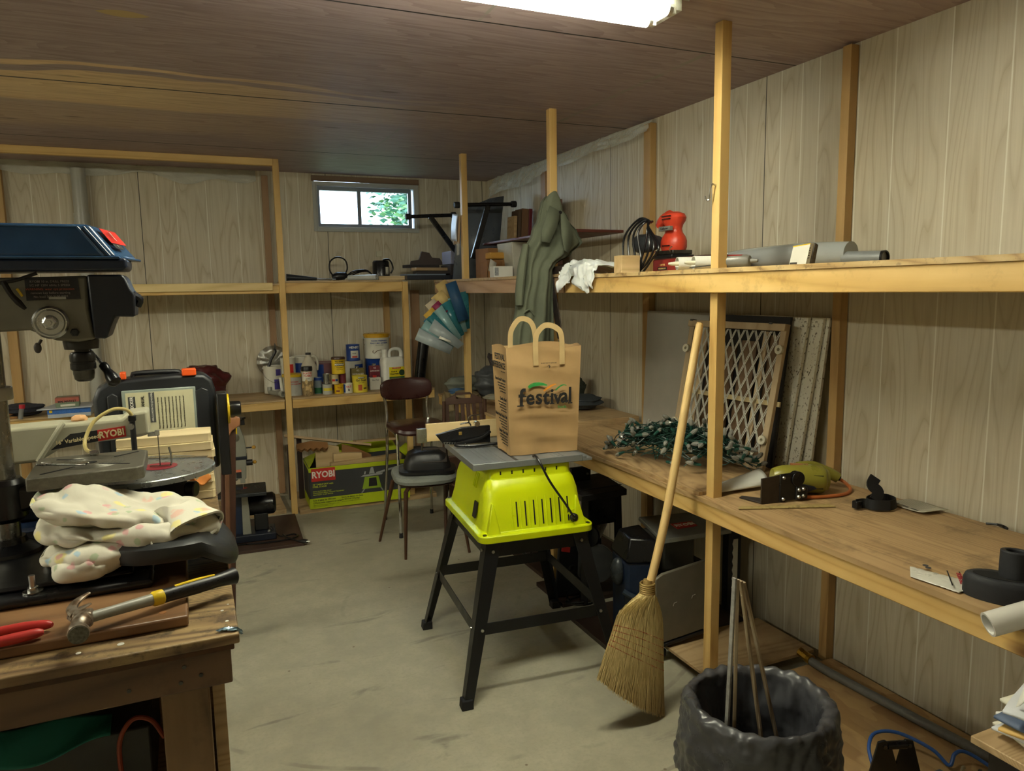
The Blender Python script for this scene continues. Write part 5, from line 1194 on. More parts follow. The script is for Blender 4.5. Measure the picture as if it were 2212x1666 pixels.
o = MB().tube([(2.178, 1.395, zb + 0.006), (2.19, 1.36, zb + 0.010), (2.185, 1.335, zb + 0.006), (2.193, 1.375, zb + 0.008), (2.18, 1.345, zb + 0.012)], 0.0035, 6, sub=4).build('cable_clip', BLACK, loc=(2.185, 1.36, zb)); tag(o, 'small black wire clip at the back edge of the bench', 'clip')
# white parts bag
t = thing('parts_bag', 'flat white plastic bag printed Packing List on the front of the bench', 'plastic bag', (1.665, 1.185, zb + 0.001), R(0))
pts_ = [V((1.671, 1.262, 0)), V((1.735, 1.215, 0)), V((1.716, 1.105, 0)), V((1.628, 1.100, 0)), V((1.615, 1.165, 0))]
def bagp(u, v):
    a = V((1.676, 1.262, 0)) * (1 - u) + V((1.722, 1.105, 0)) * u; b_ = V((1.618, 1.215, 0)) * (1 - u) + V((1.632, 1.098, 0)) * u
    p = b_ * (1 - v) + a * v; p -= V((1.665, 1.185, 0)); p.z = 0.002 + 0.006 * sin(pi * u) * sin(pi * v) + 0.003 * abs(NZ.noise(V((u * 9, v * 7, 1)))); return p
m = MB(); m.surf(bagp, 26, 18); pb = m.build('film', plain('#cfcfc4', 0.3, var=0.05), t, solid=0.001)
dr = (V((1.722, 1.105, 0)) - V((1.676, 1.262, 0))).normalized(); ar = V((-dr.y, dr.x, 0))
text('PACKING ENCL.', 0.015, plain('#9c2f35', 0.6), pb, (0.025, -0.050, 0.0135), (-0.55, -0.5, 0.0), (0.5, -0.55, 0), bold=0.03, sx=0.7)
m = MB(); m.beam((0.066, -0.018, 0.0125), (-0.006, -0.085, 0.0115), 0.003, 0.0006); m.build('black_line', INK, pb, smooth=False)
m = MB(); m.beam((0.046, 0.0, 0.0125), (-0.026, -0.066, 0.0115), 0.003, 0.0006); m.build('black_line', INK, pb, smooth=False)
for k in range(2):
    m = MB(); m.lathe([(0.0, 0), (0.007, 0.0), (0.007, 0.0008), (0, 0.0008)], 14, (0.036 - k * 0.008, 0.052 - k * 0.014, 0.0095)); m.build('dark_logo', plain('#3c3c42', 0.6), pb)
# black nozzles at the right edge
NZM = plain('#202227', 0.7, scale=80, bump=0.15)
def nozzle(loc, rz, label, sc_=1.0):
    t = thing('vacuum_nozzle', label, 'nozzle', loc, rz)
    m = MB(); pr = [(1.0, 0.0), (1.0, 0.038), (0.94, 0.05), (0.84, 0.054)]; vs = []; n = 32
    for r, z in pr:
        for i in range(n):
            a = 2 * pi * i / n; vs.append(((0.085 * cos(a) * r) * sc_, (0.045 * sin(a) * r) * sc_, z * sc_))
    m.add(vs, [(k * n + i, k * n + (i + 1) % n, (k + 1) * n + (i + 1) % n, (k + 1) * n + i) for k in range(3) for i in range(n)] + [tuple(range(n))[::-1], tuple(range(3 * n, 4 * n))]); hd = m.build('head', NZM, t, ang=50)
    m = MB(); m.lathe([(0.0, 0), (0.055 * sc_, 0.0), (0.055 * sc_, 0.0007), (0, 0.0007)], 24, (-0.01 * sc_, -0.006, 0.0542 * sc_), sy=0.45); m.build('mouth', SLOT, hd)
    m = MB(); m.pipe((0.015 * sc_, 0.012, 0.05 * sc_), (0.015 * sc_, 0.018, 0.115 * sc_), 0.031 * sc_, 0.019 * sc_, 28); m.build('neck', NZM, t, bevel=0.003)
    return t
nozzle((1.700, 1.035, zb), R(-62), 'black plastic vacuum nozzle with a round neck beside the white parts bag')
nozzle((1.86, 0.945, zb), R(-40), 'second black vacuum nozzle cut off by the right edge')
t = thing('pvc_pipe', 'white plastic pipe sticking out over the front of the right bench', 'pipe', (1.60, 0.95, 0.79))
m = MB(); m.pipe(V((1.54, 0.967, 0.762)) - V((1.60, 0.95, 0.79)), V((1.80, 0.83, 0.860)) - V((1.60, 0.95, 0.79)), 0.0265, 0.0215, 36); m.build('tube', plain('#d3d2cb', 0.35, var=0.03), t)
# hook on the nearest post
m = MB(MX.Translation((1.637, 2.017, 1.83))); m.tube([(0.0, 0, 0.0), (-0.014, 0.0, 0.002), (-0.02, 0.002, -0.01), (-0.02, 0.006, -0.032), (-0.016, 0.010, -0.045), (-0.022, 0.018, -0.047), (-0.026, 0.022, -0.034)], 0.0030, 8, sub=4); m.build('screw_hook', STEEL, hook_post, world=True)

# ------------------------------------------------------------------ upper right shelf
zu = 1.5565
RBX = plain('#8e2a24', 0.5, var=0.08)
t = thing('red_case', 'flat dark red cardboard case under the orange sander', 'box', (1.88, 2.42, zu), R(-8))
m = MB(); m.box(-0.09, 0.09, -0.21, 0.21, 0, 0.052); rb = m.build('carton', RBX, t, bevel=0.002)
m = MB(); m.box(-0.088, 0.088, -0.208, 0.208, 0.052, 0.056); m.build('worn_lid', plain('#4a2a20', 0.6, scale=10, var=0.3), t, bevel=0.001)
text('WELLER', 0.022, plain('#c9a06a', 0.6), rb, (-0.0905, 0.03, 0.03), (0, -1, 0), (0, 0, 1))
text('CRAFTER', 0.011, plain('#d2b070', 0.6), rb, (-0.0905, 0.125, 0.030), (0, -1, 0), (0, 0, 1), bold=0.02)
m = MB(); m.box(-0.0906, -0.0900, 0.085, 0.165, 0.008, 0.022); lbx = m.build('black_label', INK, rb, smooth=False)
text('SOLDERING KIT', 0.009, plain('#d2b070', 0.6), lbx, (-0.0910, 0.125, 0.015), (0, -1, 0), (0, 0, 1))
SN = thing('orbital_sander', 'orange palm sander with black dust canister and coiled cord on the red case', 'sander', (1.87, 2.565, zu + 0.057), R(0))
ORS = plain('#c43d24', 0.4, var=0.08)
m = MB()
prof = [(0.0, 0.028), (0.046, 0.028), (0.050, 0.040), (0.050, 0.062), (0.044, 0.078), (0.034, 0.092), (0.031, 0.105), (0.035, 0.120), (0.044, 0.132), (0.047, 0.145), (0.040, 0.158), (0.02, 0.166), (0.0, 0.167)]
m.lathe(prof, 24, (0, 0, 0), sx=0.85, sy=1.1); sb_ = m.build('body', ORS, SN)
m = MB(); m.tube([(0, 0.02, 0.150), (-0.002, 0.06, 0.140), (-0.004, 0.085, 0.122)], [0.026, 0.022, 0.016], 12, sub=3); m.build('cord_neck', ORS, SN)
m = MB(); m.box(-0.046, -0.030, -0.035, 0.03, 0.098, 0.114); lb2 = m.build('brand_plate', plain('#8c8c88', 0.3, 0.5), sb_, bevel=0.001)
text('Craftsman', 0.011, INK, lb2, (-0.0465, -0.004, 0.106), (0, -1, 0), (0, 0, 1))
for y, z, w in ((-0.005, 0.150, 0.05), (-0.005, 0.140, 0.045), (-0.01, 0.045, 0.04)):
    m = MB(); m.beam((-0.0385 if z > 0.1 else -0.0425, y - w / 2, z), (-0.0385 if z > 0.1 else -0.0425, y + w / 2, z), 0.006, 0.004); m.build('vent_slot', plain('#3a0f0a', 0.6), sb_, smooth=False)
m = MB(); m.box(-0.052, 0.045, -0.062, 0.058, 0.0, 0.012); m.build('sanding_pad', BLACK, SN, bevel=0.002)
m = MB(); m.box(-0.045, 0.04, -0.058, 0.054, 0.013, 0.028); m.build('pad_plate', DSTEEL, SN, bevel=0.002)
for s_ in (-1, 1):
    m = MB(); m.tube([(-0.046, s_ * 0.045, 0.02), (-0.055, s_ * 0.052, 0.032), (-0.050, s_ * 0.06, 0.04)], 0.002, 6, sub=3); m.build('clip_lever', CHROME, SN)
m = MB(); m.lathe([(0.0, 0.0), (0.022, 0.002), (0.026, 0.02), (0.030, 0.035), (0.034, 0.06), (0.036, 0.12), (0.034, 0.128), (0.0, 0.13)], 22, (-0.03, 0.05, 0.062), 'Y'); m.build('dust_canister', plain('#33363a', 0.5, scale=20, var=0.2), SN)
m = MB(); 
for k in range(4):
    y0 = 0.135 - 0.03 * k
    m.tube([(-0.045, 0.075, 0.135), (-0.075, 0.11 - 0.01 * k, 0.150 - 0.006 * k), (-0.092, y0 + 0.05, 0.09), (-0.096, y0 + 0.05 - 0.01 * k, 0.0), (-0.098, y0 + 0.02, -0.045 - 0.008 * (k % 2)), (-0.098, y0 - 0.045, -0.038 + 0.01 * k), (-0.093, y0 - 0.085, 0.04), (-0.078, 0.05, 0.12), (-0.045, 0.07, 0.138)], 0.0042, 8, sub=5)
m.build('coiled_cord', BLACKM, SN)
SN.scale = (1.14,) * 3
o = MB().box(-0.045, 0.045, -0.03, 0.03, 0, 0.072).build('wood_block', OFF, smooth=False, bevel=0.002); o.location = (1.70, 2.655, zu); tag(o, 'pale wood block on the upper shelf left of the red case', 'block')
for i, (y, lb_) in enumerate(((2.235, 'white caulk tube, left of the pair on the upper shelf edge'), (2.140, 'white caulk tube, right of the pair next to the post'))):
    t = thing('caulk_tube', lb_, 'tube', (1.645, y, zu + 0.0235), R(-18), 'white caulk tubes on the upper shelf')
    m = MB(); m.pipe((0, 0, 0), (0.20, 0, 0), 0.0235, 0.0215, 26); m.build('cartridge', WHITE, t)
    m = MB(); m.lathe([(0.0, 0.022), (0.0205, 0.022), (0.0205, 0.024), (0.0, 0.024)], 20, (0, 0, 0), 'X'); m.build('end_disc', plain('#a5a8a8', 0.4), t)
    m = MB(); m.lathe([(0.009, 0.022), (0.008, 0.0), (0.0065, -0.02), (0.004, -0.032), (0.0, -0.033)], 14, (0, 0, 0), 'X'); m.build('nozzle_tip', plain('#d6d2bd', 0.4), t)
    t.location.x += 0.0
t = thing('sealant_tube', 'grey sealant cartridge with a dark red band right of the nearest post', 'tube', (1.72, 1.93, zu + 0.022), R(118))
m = MB(); m.lathe([(0.0, -0.1), (0.022, -0.10), (0.022, 0.0), (0.018, 0.008), (0.008, 0.012), (0.005, 0.035), (0.0, 0.036)], 20, (0, 0, 0), 'X'); m.build('cartridge', plain('#77766f', 0.35), t)
t.rotation_euler = (0, 0, R(-62)); t.location = (1.72, 1.95, zu + 0.022)
m = MB(); m.lathe([(0.0225, -0.095), (0.0225, -0.02)], 20, (0, 0, 0), 'X'); 
m = MB(); m.surf(lambda u, v: V((-0.095 + 0.08 * v, 0.0224 * cos(pi * (0.1 + 0.6 * u)), 0.0224 * sin(pi * (0.1 + 0.6 * u)))), 12, 2); m.build('red_band', RBX, t)
GP = NT('wrapped_film'); GP.done('#9ea3a3', 0.18, 0, Coat_Weight=0.5); GP = GP.m
t = thing('film_roll', 'long roll of clear grey film lying along the upper shelf', 'roll', (2.035, 2.02, zu + 0.043), R(0))
m = MB(); m.tube([(0.0, 0.55, -0.012), (-0.01, 0.3, 0.0), (0.0, 0.0, 0.004), (0.02, -0.19, 0.0)], [0.028, 0.040, 0.042, 0.040], 20, sub=5); m.build('film', GP, t)
m = MB(); m.cyl((0.0, -0.18, -0.016), (0.03, -0.31, -0.0195), 0.0225, n=22); m.build('core_tube', plain('#83888a', 0.35), t)
m = MB(); m.pipe((0.03, -0.305, -0.0195), (0.031, -0.316, -0.0195), 0.0232, 0.019, 22); m.build('end_cap', BLACKM, t)
t = thing('blister_pack', 'white printed blister pack with yellow top stripe standing on the upper shelf', 'package', (1.77, 1.765, zu), R(-14))
m = MB(); m.hexa([(-0.012, -0.045, 0), (0.0, -0.045, 0), (0.0, 0.05, 0), (-0.012, 0.05, 0), (-0.002, -0.052, 0.066), (0.010, -0.052, 0.066), (0.010, 0.045, 0.062), (-0.002, 0.045, 0.062)]); cd = m.build('card', plain('#cfcfc6', 0.6, var=0.03), t, smooth=False)
m = MB(); m.hexa([(-0.0026, -0.052, 0.0635), (-0.0016, -0.052, 0.0635), (-0.0016, 0.045, 0.0595), (-0.0026, 0.045, 0.0595), (-0.0022, -0.0522, 0.0665), (-0.0012, -0.0522, 0.0665), (-0.0012, 0.0452, 0.0625), (-0.0022, 0.0452, 0.0625)]); m.build('yellow_stripe', YELLOW, cd, smooth=False)
m = MB(); m.hexa([(-0.0128, 0.005, 0.004), (-0.0118, 0.005, 0.004), (-0.0118, 0.045, 0.004), (-0.0128, 0.045, 0.004), (-0.0118, 0.005, 0.011), (-0.0108, 0.005, 0.011), (-0.0108, 0.045, 0.011), (-0.0118, 0.045, 0.011)]); m.build('printed_block', plain('#3a3a38', 0.6), cd, smooth=False)
for i in range(5): text('sheets 9x11 garnet', 0.0055, INK, cd, (-0.0125 + (0.03 + i * 0.007) * 0.155, -0.015, 0.022 + i * 0.0075), (0, -1, 0), (0.155, 0, 1), align='LEFT')
m = MB(); m.hexa([(0.002, -0.046, 0.0), (0.022, -0.040, 0.0), (0.022, 0.04, 0.0), (0.002, 0.045, 0.0), (0.012, -0.055, 0.068), (0.028, -0.047, 0.062), (0.028, 0.035, 0.058), (0.012, 0.045, 0.06)]); m.build('plastic_shell', plain('#4d4a45', 0.2, scale=60, var=0.4), t, bevel=0.002)
o = MB().beam((0, 0, 0), (0.05, -0.055, 0.006), 0.007, 0.004).build('steel_strip', DSTEEL, smooth=False); o.location = (1.618, 2.125, zu + 0.006); tag(o, 'short dark metal strip resting on the shelf edge by the post', 'metal strip')
# white grocery sack hanging over the edge
SACK = NT('thin_white_film'); SACK.done((0.78, 0.77, 0.74), 0.35, 0, Transmission_Weight=0.0, Subsurface_Weight=0.2); SACK = SACK.m
def sack(u, v):
    y = 3.03 - 0.33 * u
    prof = [(1.80, 1.562), (1.72, 1.60), (1.64, 1.615), (1.602, 1.595), (1.595, 1.55), (1.590, 1.50)]
    k = v * (len(prof) - 1); i = min(int(k), len(prof) - 2); t_ = k - i
    x = prof[i][0] * (1 - t_) + prof[i + 1][0] * t_; z = prof[i][1] * (1 - t_) + prof[i + 1][1] * t_
    hgt = 0.35 + 0.75 * sin(pi * min(1, 0.15 + u * 0.75))
    z = 1.562 + (z - 1.562) * (hgt if z > 1.562 else 1 + 0.35 * sin(u * 13))
    n_ = NZ.noise(V((u * 6, v * 5, 2))) * 0.02 + abs(NZ.noise(V((u * 15, v * 10, 7)))) * 0.016
    x -= abs(n_) * (0.3 + v) + 0.012 * v * (1 + sin(u * 17)); z += n_ * 0.8
    y += 0.05 * v * sin(u * 8) 
    if v < 0.8: z = max(z, 1.560) if x > 1.604 else z
    return V((min(x, 1.603) if z < 1.557 else x, y, z))
m = MB(); m.surf(sack, 60, 34)
# tear: drop faces where the film is split
keep = [i for i, f in enumerate(m.f) if not ((0.62 < (i // 34) / 60 < 0.70 and (i % 34) / 34 > 0.66) or (0.32 < (i // 34) / 60 < 0.40 and (i % 34) / 34 > 0.80))]
m.f = [m.f[i] for i in keep]; m.mi = [0] * len(m.f)
o = m.build('plastic_sack', SACK, loc=(1.62, 2.85, 1.56), solid=0.0008, ang=70); tag(o, 'torn white plastic shopping sack hanging over the upper shelf edge', 'plastic bag')
# rusty square hanging between coat and shelf
o = MB(); RST = plain('#3a2f28', 0.6, 0.4, var=0.5, scale=45, bump=0.3)
o.hexa([(1.6035, 3.052, 1.26), (1.6095, 3.052, 1.26), (1.6095, 3.108, 1.26), (1.6035, 3.108, 1.26), (1.6035, 3.165, 1.592), (1.6095, 3.165, 1.592), (1.6095, 3.215, 1.592), (1.6035, 3.215, 1.592)])
o.hexa([(1.6035, 2.965, 1.572), (1.6095, 2.965, 1.572), (1.6095, 3.215, 1.560), (1.6035, 3.215, 1.560), (1.6035, 2.965, 1.600), (1.6095, 2.965, 1.600), (1.6095, 3.215, 1.600), (1.6035, 3.215, 1.600)])
o = o.build('steel_square', RST, loc=(1.592, 3.15, 1.58), smooth=False, bevel=0.001); tag(o, 'rusty dark carpenter square hanging at the end of the golden shelf rail', 'carpenter square')

# ------------------------------------------------------------------ green coat
COATM = NT('green_cotton'); _n1 = COATM.noise(COATM.co(), 260, 2); _n2 = COATM.noise(COATM.co(), 5, 4)
COATM.bump(_n1, 0.1, 0.001)
COATM.done(COATM.ramp(_n2, [(0.3, (0.078, 0.088, 0.058)), (0.7, (0.108, 0.12, 0.078))]), 0.85); COATM = COATM.m
CT = thing('coat', 'olive green coat hanging from the shelving post in front of the corner', 'coat', (1.55, 3.19, 1.9))
def prof_at(z, tab):
    for i in range(len(tab) - 1):
        if tab[i][0] >= z >= tab[i + 1][0]:
            t_ = (tab[i][0] - z) / (tab[i][0] - tab[i + 1][0]); t_ = t_ * t_ * (3 - 2 * t_)
            return tab[i][1] * (1 - t_) + tab[i + 1][1] * t_
    return tab[-1][1]
CL = [(1.925, 1.572), (1.90, 1.548), (1.82, 1.530), (1.76, 1.50), (1.66, 1.452), (1.55, 1.445), (1.42, 1.415), (1.30, 1.392), (1.16, 1.385), (1.08, 1.39)]
CR = [(1.925, 1.615), (1.90, 1.640), (1.82, 1.690), (1.76, 1.738), (1.715, 1.762), (1.66, 1.700), (1.61, 1.620), (1.58, 1.598), (1.42, 1.596), (1.30, 1.598), (1.16, 1.600), (1.08, 1.60)]
def coat(u, v):
    z = 1.925 - 0.845 * v; l, r = prof_at(z, CL), prof_at(z, CR)
    a = 2 * pi * u; cx_, hw = (l + r) / 2, (r - l) / 2
    dpt = 0.012 + 0.048 * min(1, v * 3)
    fold = 0.010 * sin(a * 5 + 3 * v) * min(1, v * 4) + 0.006 * sin(a * 11 + 5 * v + 1)
    nx = NZ.noise(V((cos(a) * 1.6, sin(a) * 1.6, v * 4))) * 0.014 * min(1, v * 5)
    x = cx_ + (hw) * cos(a); y = 3.155 + 0.0 * v - dpt * -sin(a) + (fold + nx) * (-1 if sin(a) < 0 else 1)
    return V((min(x, 1.600) if z < 1.605 else x, min(y, 3.225), z))
m = MB(); m.surf(coat, 90, 60, cu=True); cb_ = m.build('coat_body', COATM, CT, world=True, ang=80)
m = MB(); m.surf(lambda u, v: V((1.572 + 0.05 * u + (0.025 if u > 0.5 else -0.012) * sin(pi * v) , 3.13 - 0.02 * sin(pi * u), 1.925 - 0.13 * v + 0.02 * sin(pi * u) * (1 - v))), 12, 12); m.build('collar', COATM, CT, world=True, solid=0.004, sub=1)
# lapel
m = MB(); m.add([(1.560, 3.09, 1.875), (1.610, 3.085, 1.85), (1.590, 3.075, 1.78), (1.548, 3.070, 1.705), (1.508, 3.075, 1.712), (1.512, 3.08, 1.76)], [(0, 1, 2, 3, 4, 5)]); m.build('lapel', COATM, CT, world=True, solid=0.005)
# sleeve thrown out to the right above the shelf, and pocket flap
m = MB(); m.add([(1.612, 3.085, 1.86), (1.655, 3.075, 1.80), (1.672, 3.070, 1.735), (1.645, 3.070, 1.660), (1.622, 3.07, 1.672), (1.612, 3.075, 1.74)], [(0, 1, 2, 3, 4, 5)]); m.build('lapel', COATM, CT, world=True, solid=0.005)
m = MB(); m.tube([(1.455, 3.13, 1.70), (1.432, 3.125, 1.60), (1.415, 3.12, 1.48), (1.41, 3.115, 1.42)], [0.020, 0.028, 0.028, 0.024], 12, sub=4, flat=0.7); m.build('sleeve', COATM, CT, world=True)
for x, y, z in ((1.612, 3.083, 1.845), (1.636, 3.085, 1.770)):
    m = MB(); m.lathe([(0, -0.003), (0.007, -0.003), (0.009, 0.0), (0.007, 0.003), (0, 0.003)], 14, (x, y, z), 'Y'); m.build('button', plain('#14161a', 0.15), CT, world=True)
m = MB(); m.tube([(1.425, 3.098, 1.385), (1.45, 3.09, 1.402), (1.475, 3.09, 1.375)], 0.004, 6, sub=4); m.build('pocket_edge', COATM, CT, world=True)
# ------------------------------------------------------------------ paint cans and bottles on the lower back shelf
zs = 0.7985
TIN = plain('#a9aaa6', 0.25, 0.9, var=0.1)
def can(label, x, y, z, r, h, mat, lid=None, cat='can', name='paint_can', band=None, txt=(), rim=True, plug=True, rz=0.0, bail=False):
    t = thing(name, label, cat, (x, y, z), rz, 'cans and bottles on the lower back shelf')
    m = MB(); m.lathe([(0, 0), (r, 0), (r * 1.01, 0.003), (r, 0.006), (r, h - 0.005), (r * 1.015, h - 0.003), (r * 1.015, h), (r * 0.9, h), (r * 0.88, h - 0.004), (0, h - 0.004)], 28)
    bd = m.build('body', mat, t)
    if lid:
        m = MB(); m.lathe([(0, h - 0.002), (r * 1.05, h - 0.002 - 0.08 * r), (r * 1.05, h + 0.004), (r * 0.98, h + 0.010), (0, h + 0.008)], 28); m.build('lid', lid, t)
    if band:
        for z0, z1, mt, a0, a1 in band:
            m = MB(); m.surf(lambda u, v: V(((r + 0.0006) * cos(a0 + (a1 - a0) * u), (r + 0.0006) * sin(a0 + (a1 - a0) * u), z0 + (z1 - z0) * v)), 18, 1); m.build('label_panel', mt, bd)
    for s_, sz, zz, mt in txt:
        text(s_, sz, mt, bd, (0, -r - 0.0014, zz), (1, 0, 0), (0, 0, 1), wrap=r, bold=0.02)
    if bail:
        m = MB(); m.tube([(-r - 0.002, 0, h * 0.82), (-r * 0.9, -r * 0.55, h * 0.62), (0, -r * 1.1, h * 0.42), (r * 0.9, -r * 0.55, h * 0.62), (r + 0.002, 0, h * 0.82)], 0.0014, 6, sub=5); m.build('wire_handle', STEEL, t)
    return t
FR = (-2.55, -0.6)
PUR = plain('#4a3f8f', 0.5); YL = plain('#d9c53a', 0.45); YL2 = plain('#d8b51c', 0.4); BLU = plain('#20428c', 0.4); MAR = plain('#6a2530', 0.4); GRN = plain('#235c3a', 0.45); OFFW = plain('#d3d1c4', 0.45, var=0.04); LG = plain('#b5b6ae', 0.4)
can('white pail with purple panels and wire handle, left end of the cans', 0.525, 5.37, zs, 0.065, 0.19, OFFW, band=[(0.03, 0.10, PUR, -1.6, -0.7), (0.125, 0.17, PUR, -1.4, -0.8)], bail=True, cat='pail', name='pail')
can('small pail with yellow lid and red lettering behind the pale post', 0.635, 5.19, zs, 0.070, 0.135, LG, lid=YL2, txt=[('PATCHING', 0.011, 0.095, RED), ('& REPAIR COMPOUND', 0.009, 0.08, RED)], cat='pail', name='pail')
can('tall white can with a red label behind the yellow-lidded pail', 0.625, 5.345, zs, 0.050, 0.245, OFFW, band=[(0.10, 0.20, RED, -1.9, -0.9)])
can('large white and blue can behind the white gallon jug', 0.735, 5.425, zs, 0.075, 0.245, OFFW, band=[(0.12, 0.20, BLU, -2.4, -0.7)])
t = thing('gallon_jug', 'translucent white gallon jug with dark cap', 'jug', (0.758, 5.285, zs), 0, 'cans and bottles on the lower back shelf')
m = MB(); m.lathe([(0, 0), (0.052, 0), (0.057, 0.01), (0.057, 0.15), (0.050, 0.19), (0.030, 0.235), (0.018, 0.25), (0.018, 0.265), (0, 0.266)], 24); m.build('body', plain('#c8c3b2', 0.35), t)
m = MB(); m.lathe([(0.019, 0.262), (0.019, 0.277), (0, 0.278)], 16); m.build('cap', plain('#3b3a38', 0.5), t)
m = MB(); m.tube([(0.018, 0, 0.25), (0.05, 0, 0.245), (0.062, 0, 0.20), (0.056, 0, 0.15)], 0.009, 8, sub=4); m.build('handle', plain('#c8c3b2', 0.35), t)
t = can('clear jar of wooden biscuits with black lid and red and white label', 0.718, 5.11, zs, 0.036, 0.175, plain('#8f7a55', 0.3, scale=60, var=0.5), lid=None, name='jar', cat='jar', band=[(0.10, 0.165, OFFW, -3.0, -0.1)], txt=[('PORTER', 0.017, 0.153, RED), ('+CABLE', 0.017, 0.137, RED), ('biscuits', 0.008, 0.118, INK)])
m = MB(); m.lathe([(0.038, 0.170), (0.038, 0.195), (0.036, 0.198), (0, 0.198)], 24); m.build('black_lid', BLACK, t)
rnd = random.Random(2)
for i in range(9):
    m = MB(MX.Translation((0.0, 0, 0.05 + 0.003 * i)) @ MX.Rotation(rnd.uniform(-1.2, 1.2) - 1.57, 4, 'Z') @ MX.Translation((0.0365, 0, rnd.uniform(-0.035, 0.03))) @ MX.Rotation(rnd.uniform(-0.8, 0.8), 4, 'X')); m.prism([(0.0, -0.018), (0.008, -0.010), (0.009, 0.0), (0.008, 0.010), (0.0, 0.018), (-0.008, 0.010), (-0.009, 0), (-0.008, -0.010)], 0, 0.0015, 'YZ'); m.build('wooden_biscuit', plain('#c9ab78', 0.7), t, smooth=False)
can('blue-grey bottle with green lower half, right of the biscuit jar', 0.795, 5.15, zs, 0.026, 0.115, plain('#7d8791', 0.35), band=[(0.005, 0.045, GRN, -3.1, 0.0), (0.115 - 0.02, 0.113, BLU, -3.1, 0)], name='bottle', cat='bottle')
can('dented grey tin with yellow label at the shelf front', 0.850, 5.105, zs, 0.033, 0.070, LG, band=[(0.025, 0.045, YL, -2.6, -0.5)])
can('plain silver tin stacked on the grey tin with yellow label', 0.850, 5.11, zs + 0.0715, 0.026, 0.068, TIN)
can('big pinkish can with blue drips standing at the back', 0.895, 5.40, zs, 0.090, 0.195, plain('#8c6468', 0.4), band=[(0.06, 0.185, BLU, -2.9, -1.9)])
can('small yellow tin at the shelf front', 0.928, 5.10, zs, 0.032, 0.064, plain('#d3a90f', 0.35), txt=[('Wood', 0.012, 0.042, plain('#a33a20', 0.5))], band=[(0.014, 0.024, MAR, -2.4, -1.6)])
can('small white tin with red letters and a dark B', 0.990, 5.10, zs, 0.032, 0.066, OFFW, txt=[('KILZ', 0.017, 0.045, RED), ('B', 0.02, 0.022, INK)], band=[(0.004, 0.062, BLU, -3.1, -2.3)])
can('cream carton-like tin with red and blue print on the small yellow tin', 0.905, 5.115, zs + 0.0655, 0.026, 0.066, plain('#c9b98a', 0.5), band=[(0.02, 0.035, RED, -2.5, -1.7), (0.02, 0.035, BLU, -1.6, -0.9)])
can('small maroon can beside the cream tin', 0.962, 5.125, zs + 0.0675, 0.022, 0.066, MAR)
can('yellow polyurethane can with brown lid on top of the small tins', 0.935, 5.125, zs + 0.1355, 0.046, 0.105, YL2, txt=[('PRO FINISH', 0.012, 0.085, INK), ('MINWAX', 0.016, 0.065, WHITEINK), ('Polyurethane', 0.008, 0.045, INK), ('wipe on clear satin', 0.006, 0.030, INK)], lid=plain('#4a2c1f', 0.4), band=[(0.056, 0.074, INK, -2.3, -0.85)])
can('yellow gel stain can at the front of the shelf', 1.075, 5.105, zs, 0.052, 0.115, YL, txt=[('MINWAX', 0.010, 0.104, WHITEINK), ('Gel Stain', 0.021, 0.085, plain('#4a3a20', 0.6)), ('interior wood', 0.007, 0.068, INK)], band=[(0.098, 0.109, INK, -2.0, -1.1), (0.015, 0.055, plain('#b5542a', 0.5), -2.0, -1.5), (0.022, 0.034, plain('#5c4a1a', 0.5), -1.3, -0.8)])
def rcan(label, x, y, z, w, d, h, mat, txt=(), cap=None, rz=0):
    t = thing('rectangular_can', label, 'can', (x, y, z), rz, 'cans and bottles on the lower back shelf')
    m = MB(); m.box(-w / 2, w / 2, -d / 2, d / 2, 0, h); bd = m.build('body', mat, t, bevel=0.004, seg=3)
    for s_, sz, zz, mt in txt: text(s_, sz, mt, bd, (0, -d / 2 - 0.0008, zz), (1, 0, 0), (0, 0, 1))
    m = MB(); m.cyl((0, 0, h), (0, 0, h + 0.014), 0.014, n=14); m.build('cap', cap or TIN, t)
    return t
rcan('olive rectangular solvent can behind the gel stain', 1.085, 5.225, zs, 0.095, 0.055, 0.155, plain('#7b6f3f', 0.35), [('KS', 0.018, 0.14, WHITEINK), ('REFINISHER', 0.016, 0.115, WHITEINK)])
can('large blue and white can at the back under the blue can', 1.085, 5.405, zs, 0.078, 0.195, OFFW, band=[(0.05, 0.17, BLU, -1.5, -0.2)])
can('blue can with white label standing on the large blue and white can', 1.09, 5.37, zs + 0.197, 0.049, 0.118, BLU, txt=[('HENRY', 0.024, 0.098, WHITEINK), ('ROOF', 0.010, 0.055, INK)], band=[(0.022, 0.075, OFFW, -2.1, -0.9), (0.024, 0.038, RED, -1.9, -1.1)])
can('large blue can at the back under the white adhesive pail', 1.275, 5.405, zs, 0.088, 0.205, BLU, band=[(0.03, 0.13, OFFW, -2.6, -2.0)])
t = can('white adhesive pail with golden lid, highest of all the cans', 1.272, 5.39, zs + 0.207, 0.092, 0.172, OFFW, lid=plain('#c99a1a', 0.3), name='pail', cat='pail', txt=[('CLEAR STRIPPABLE', 0.015, 0.130, BLU), ('READY-MIX ADHESIVE', 0.014, 0.113, BLU), ('wallcovering adhesive', 0.007, 0.100, INK)], band=[(0.168 - 0.016, 0.17, plain('#c99a1a', 0.3), -3.2, 0.1)])
m = MB(); m.tube([(-0.045, -0.083, 0.062), (-0.050, -0.081, 0.050), (-0.038, -0.088, 0.042), (-0.020, -0.0925, 0.058), (0.02, -0.0928, 0.066), (0.045, -0.082, 0.068)], 0.0045, 6, sub=4, flat=0.3); m.build('printed_tool', plain('#7a4526', 0.5), t)
for s_ in (-1, 1):
    m = MB(); m.ell((s_ * 0.096, 0, 0.150), (0.006, 0.009, 0.009)); m.build('handle_lug', LG, t)
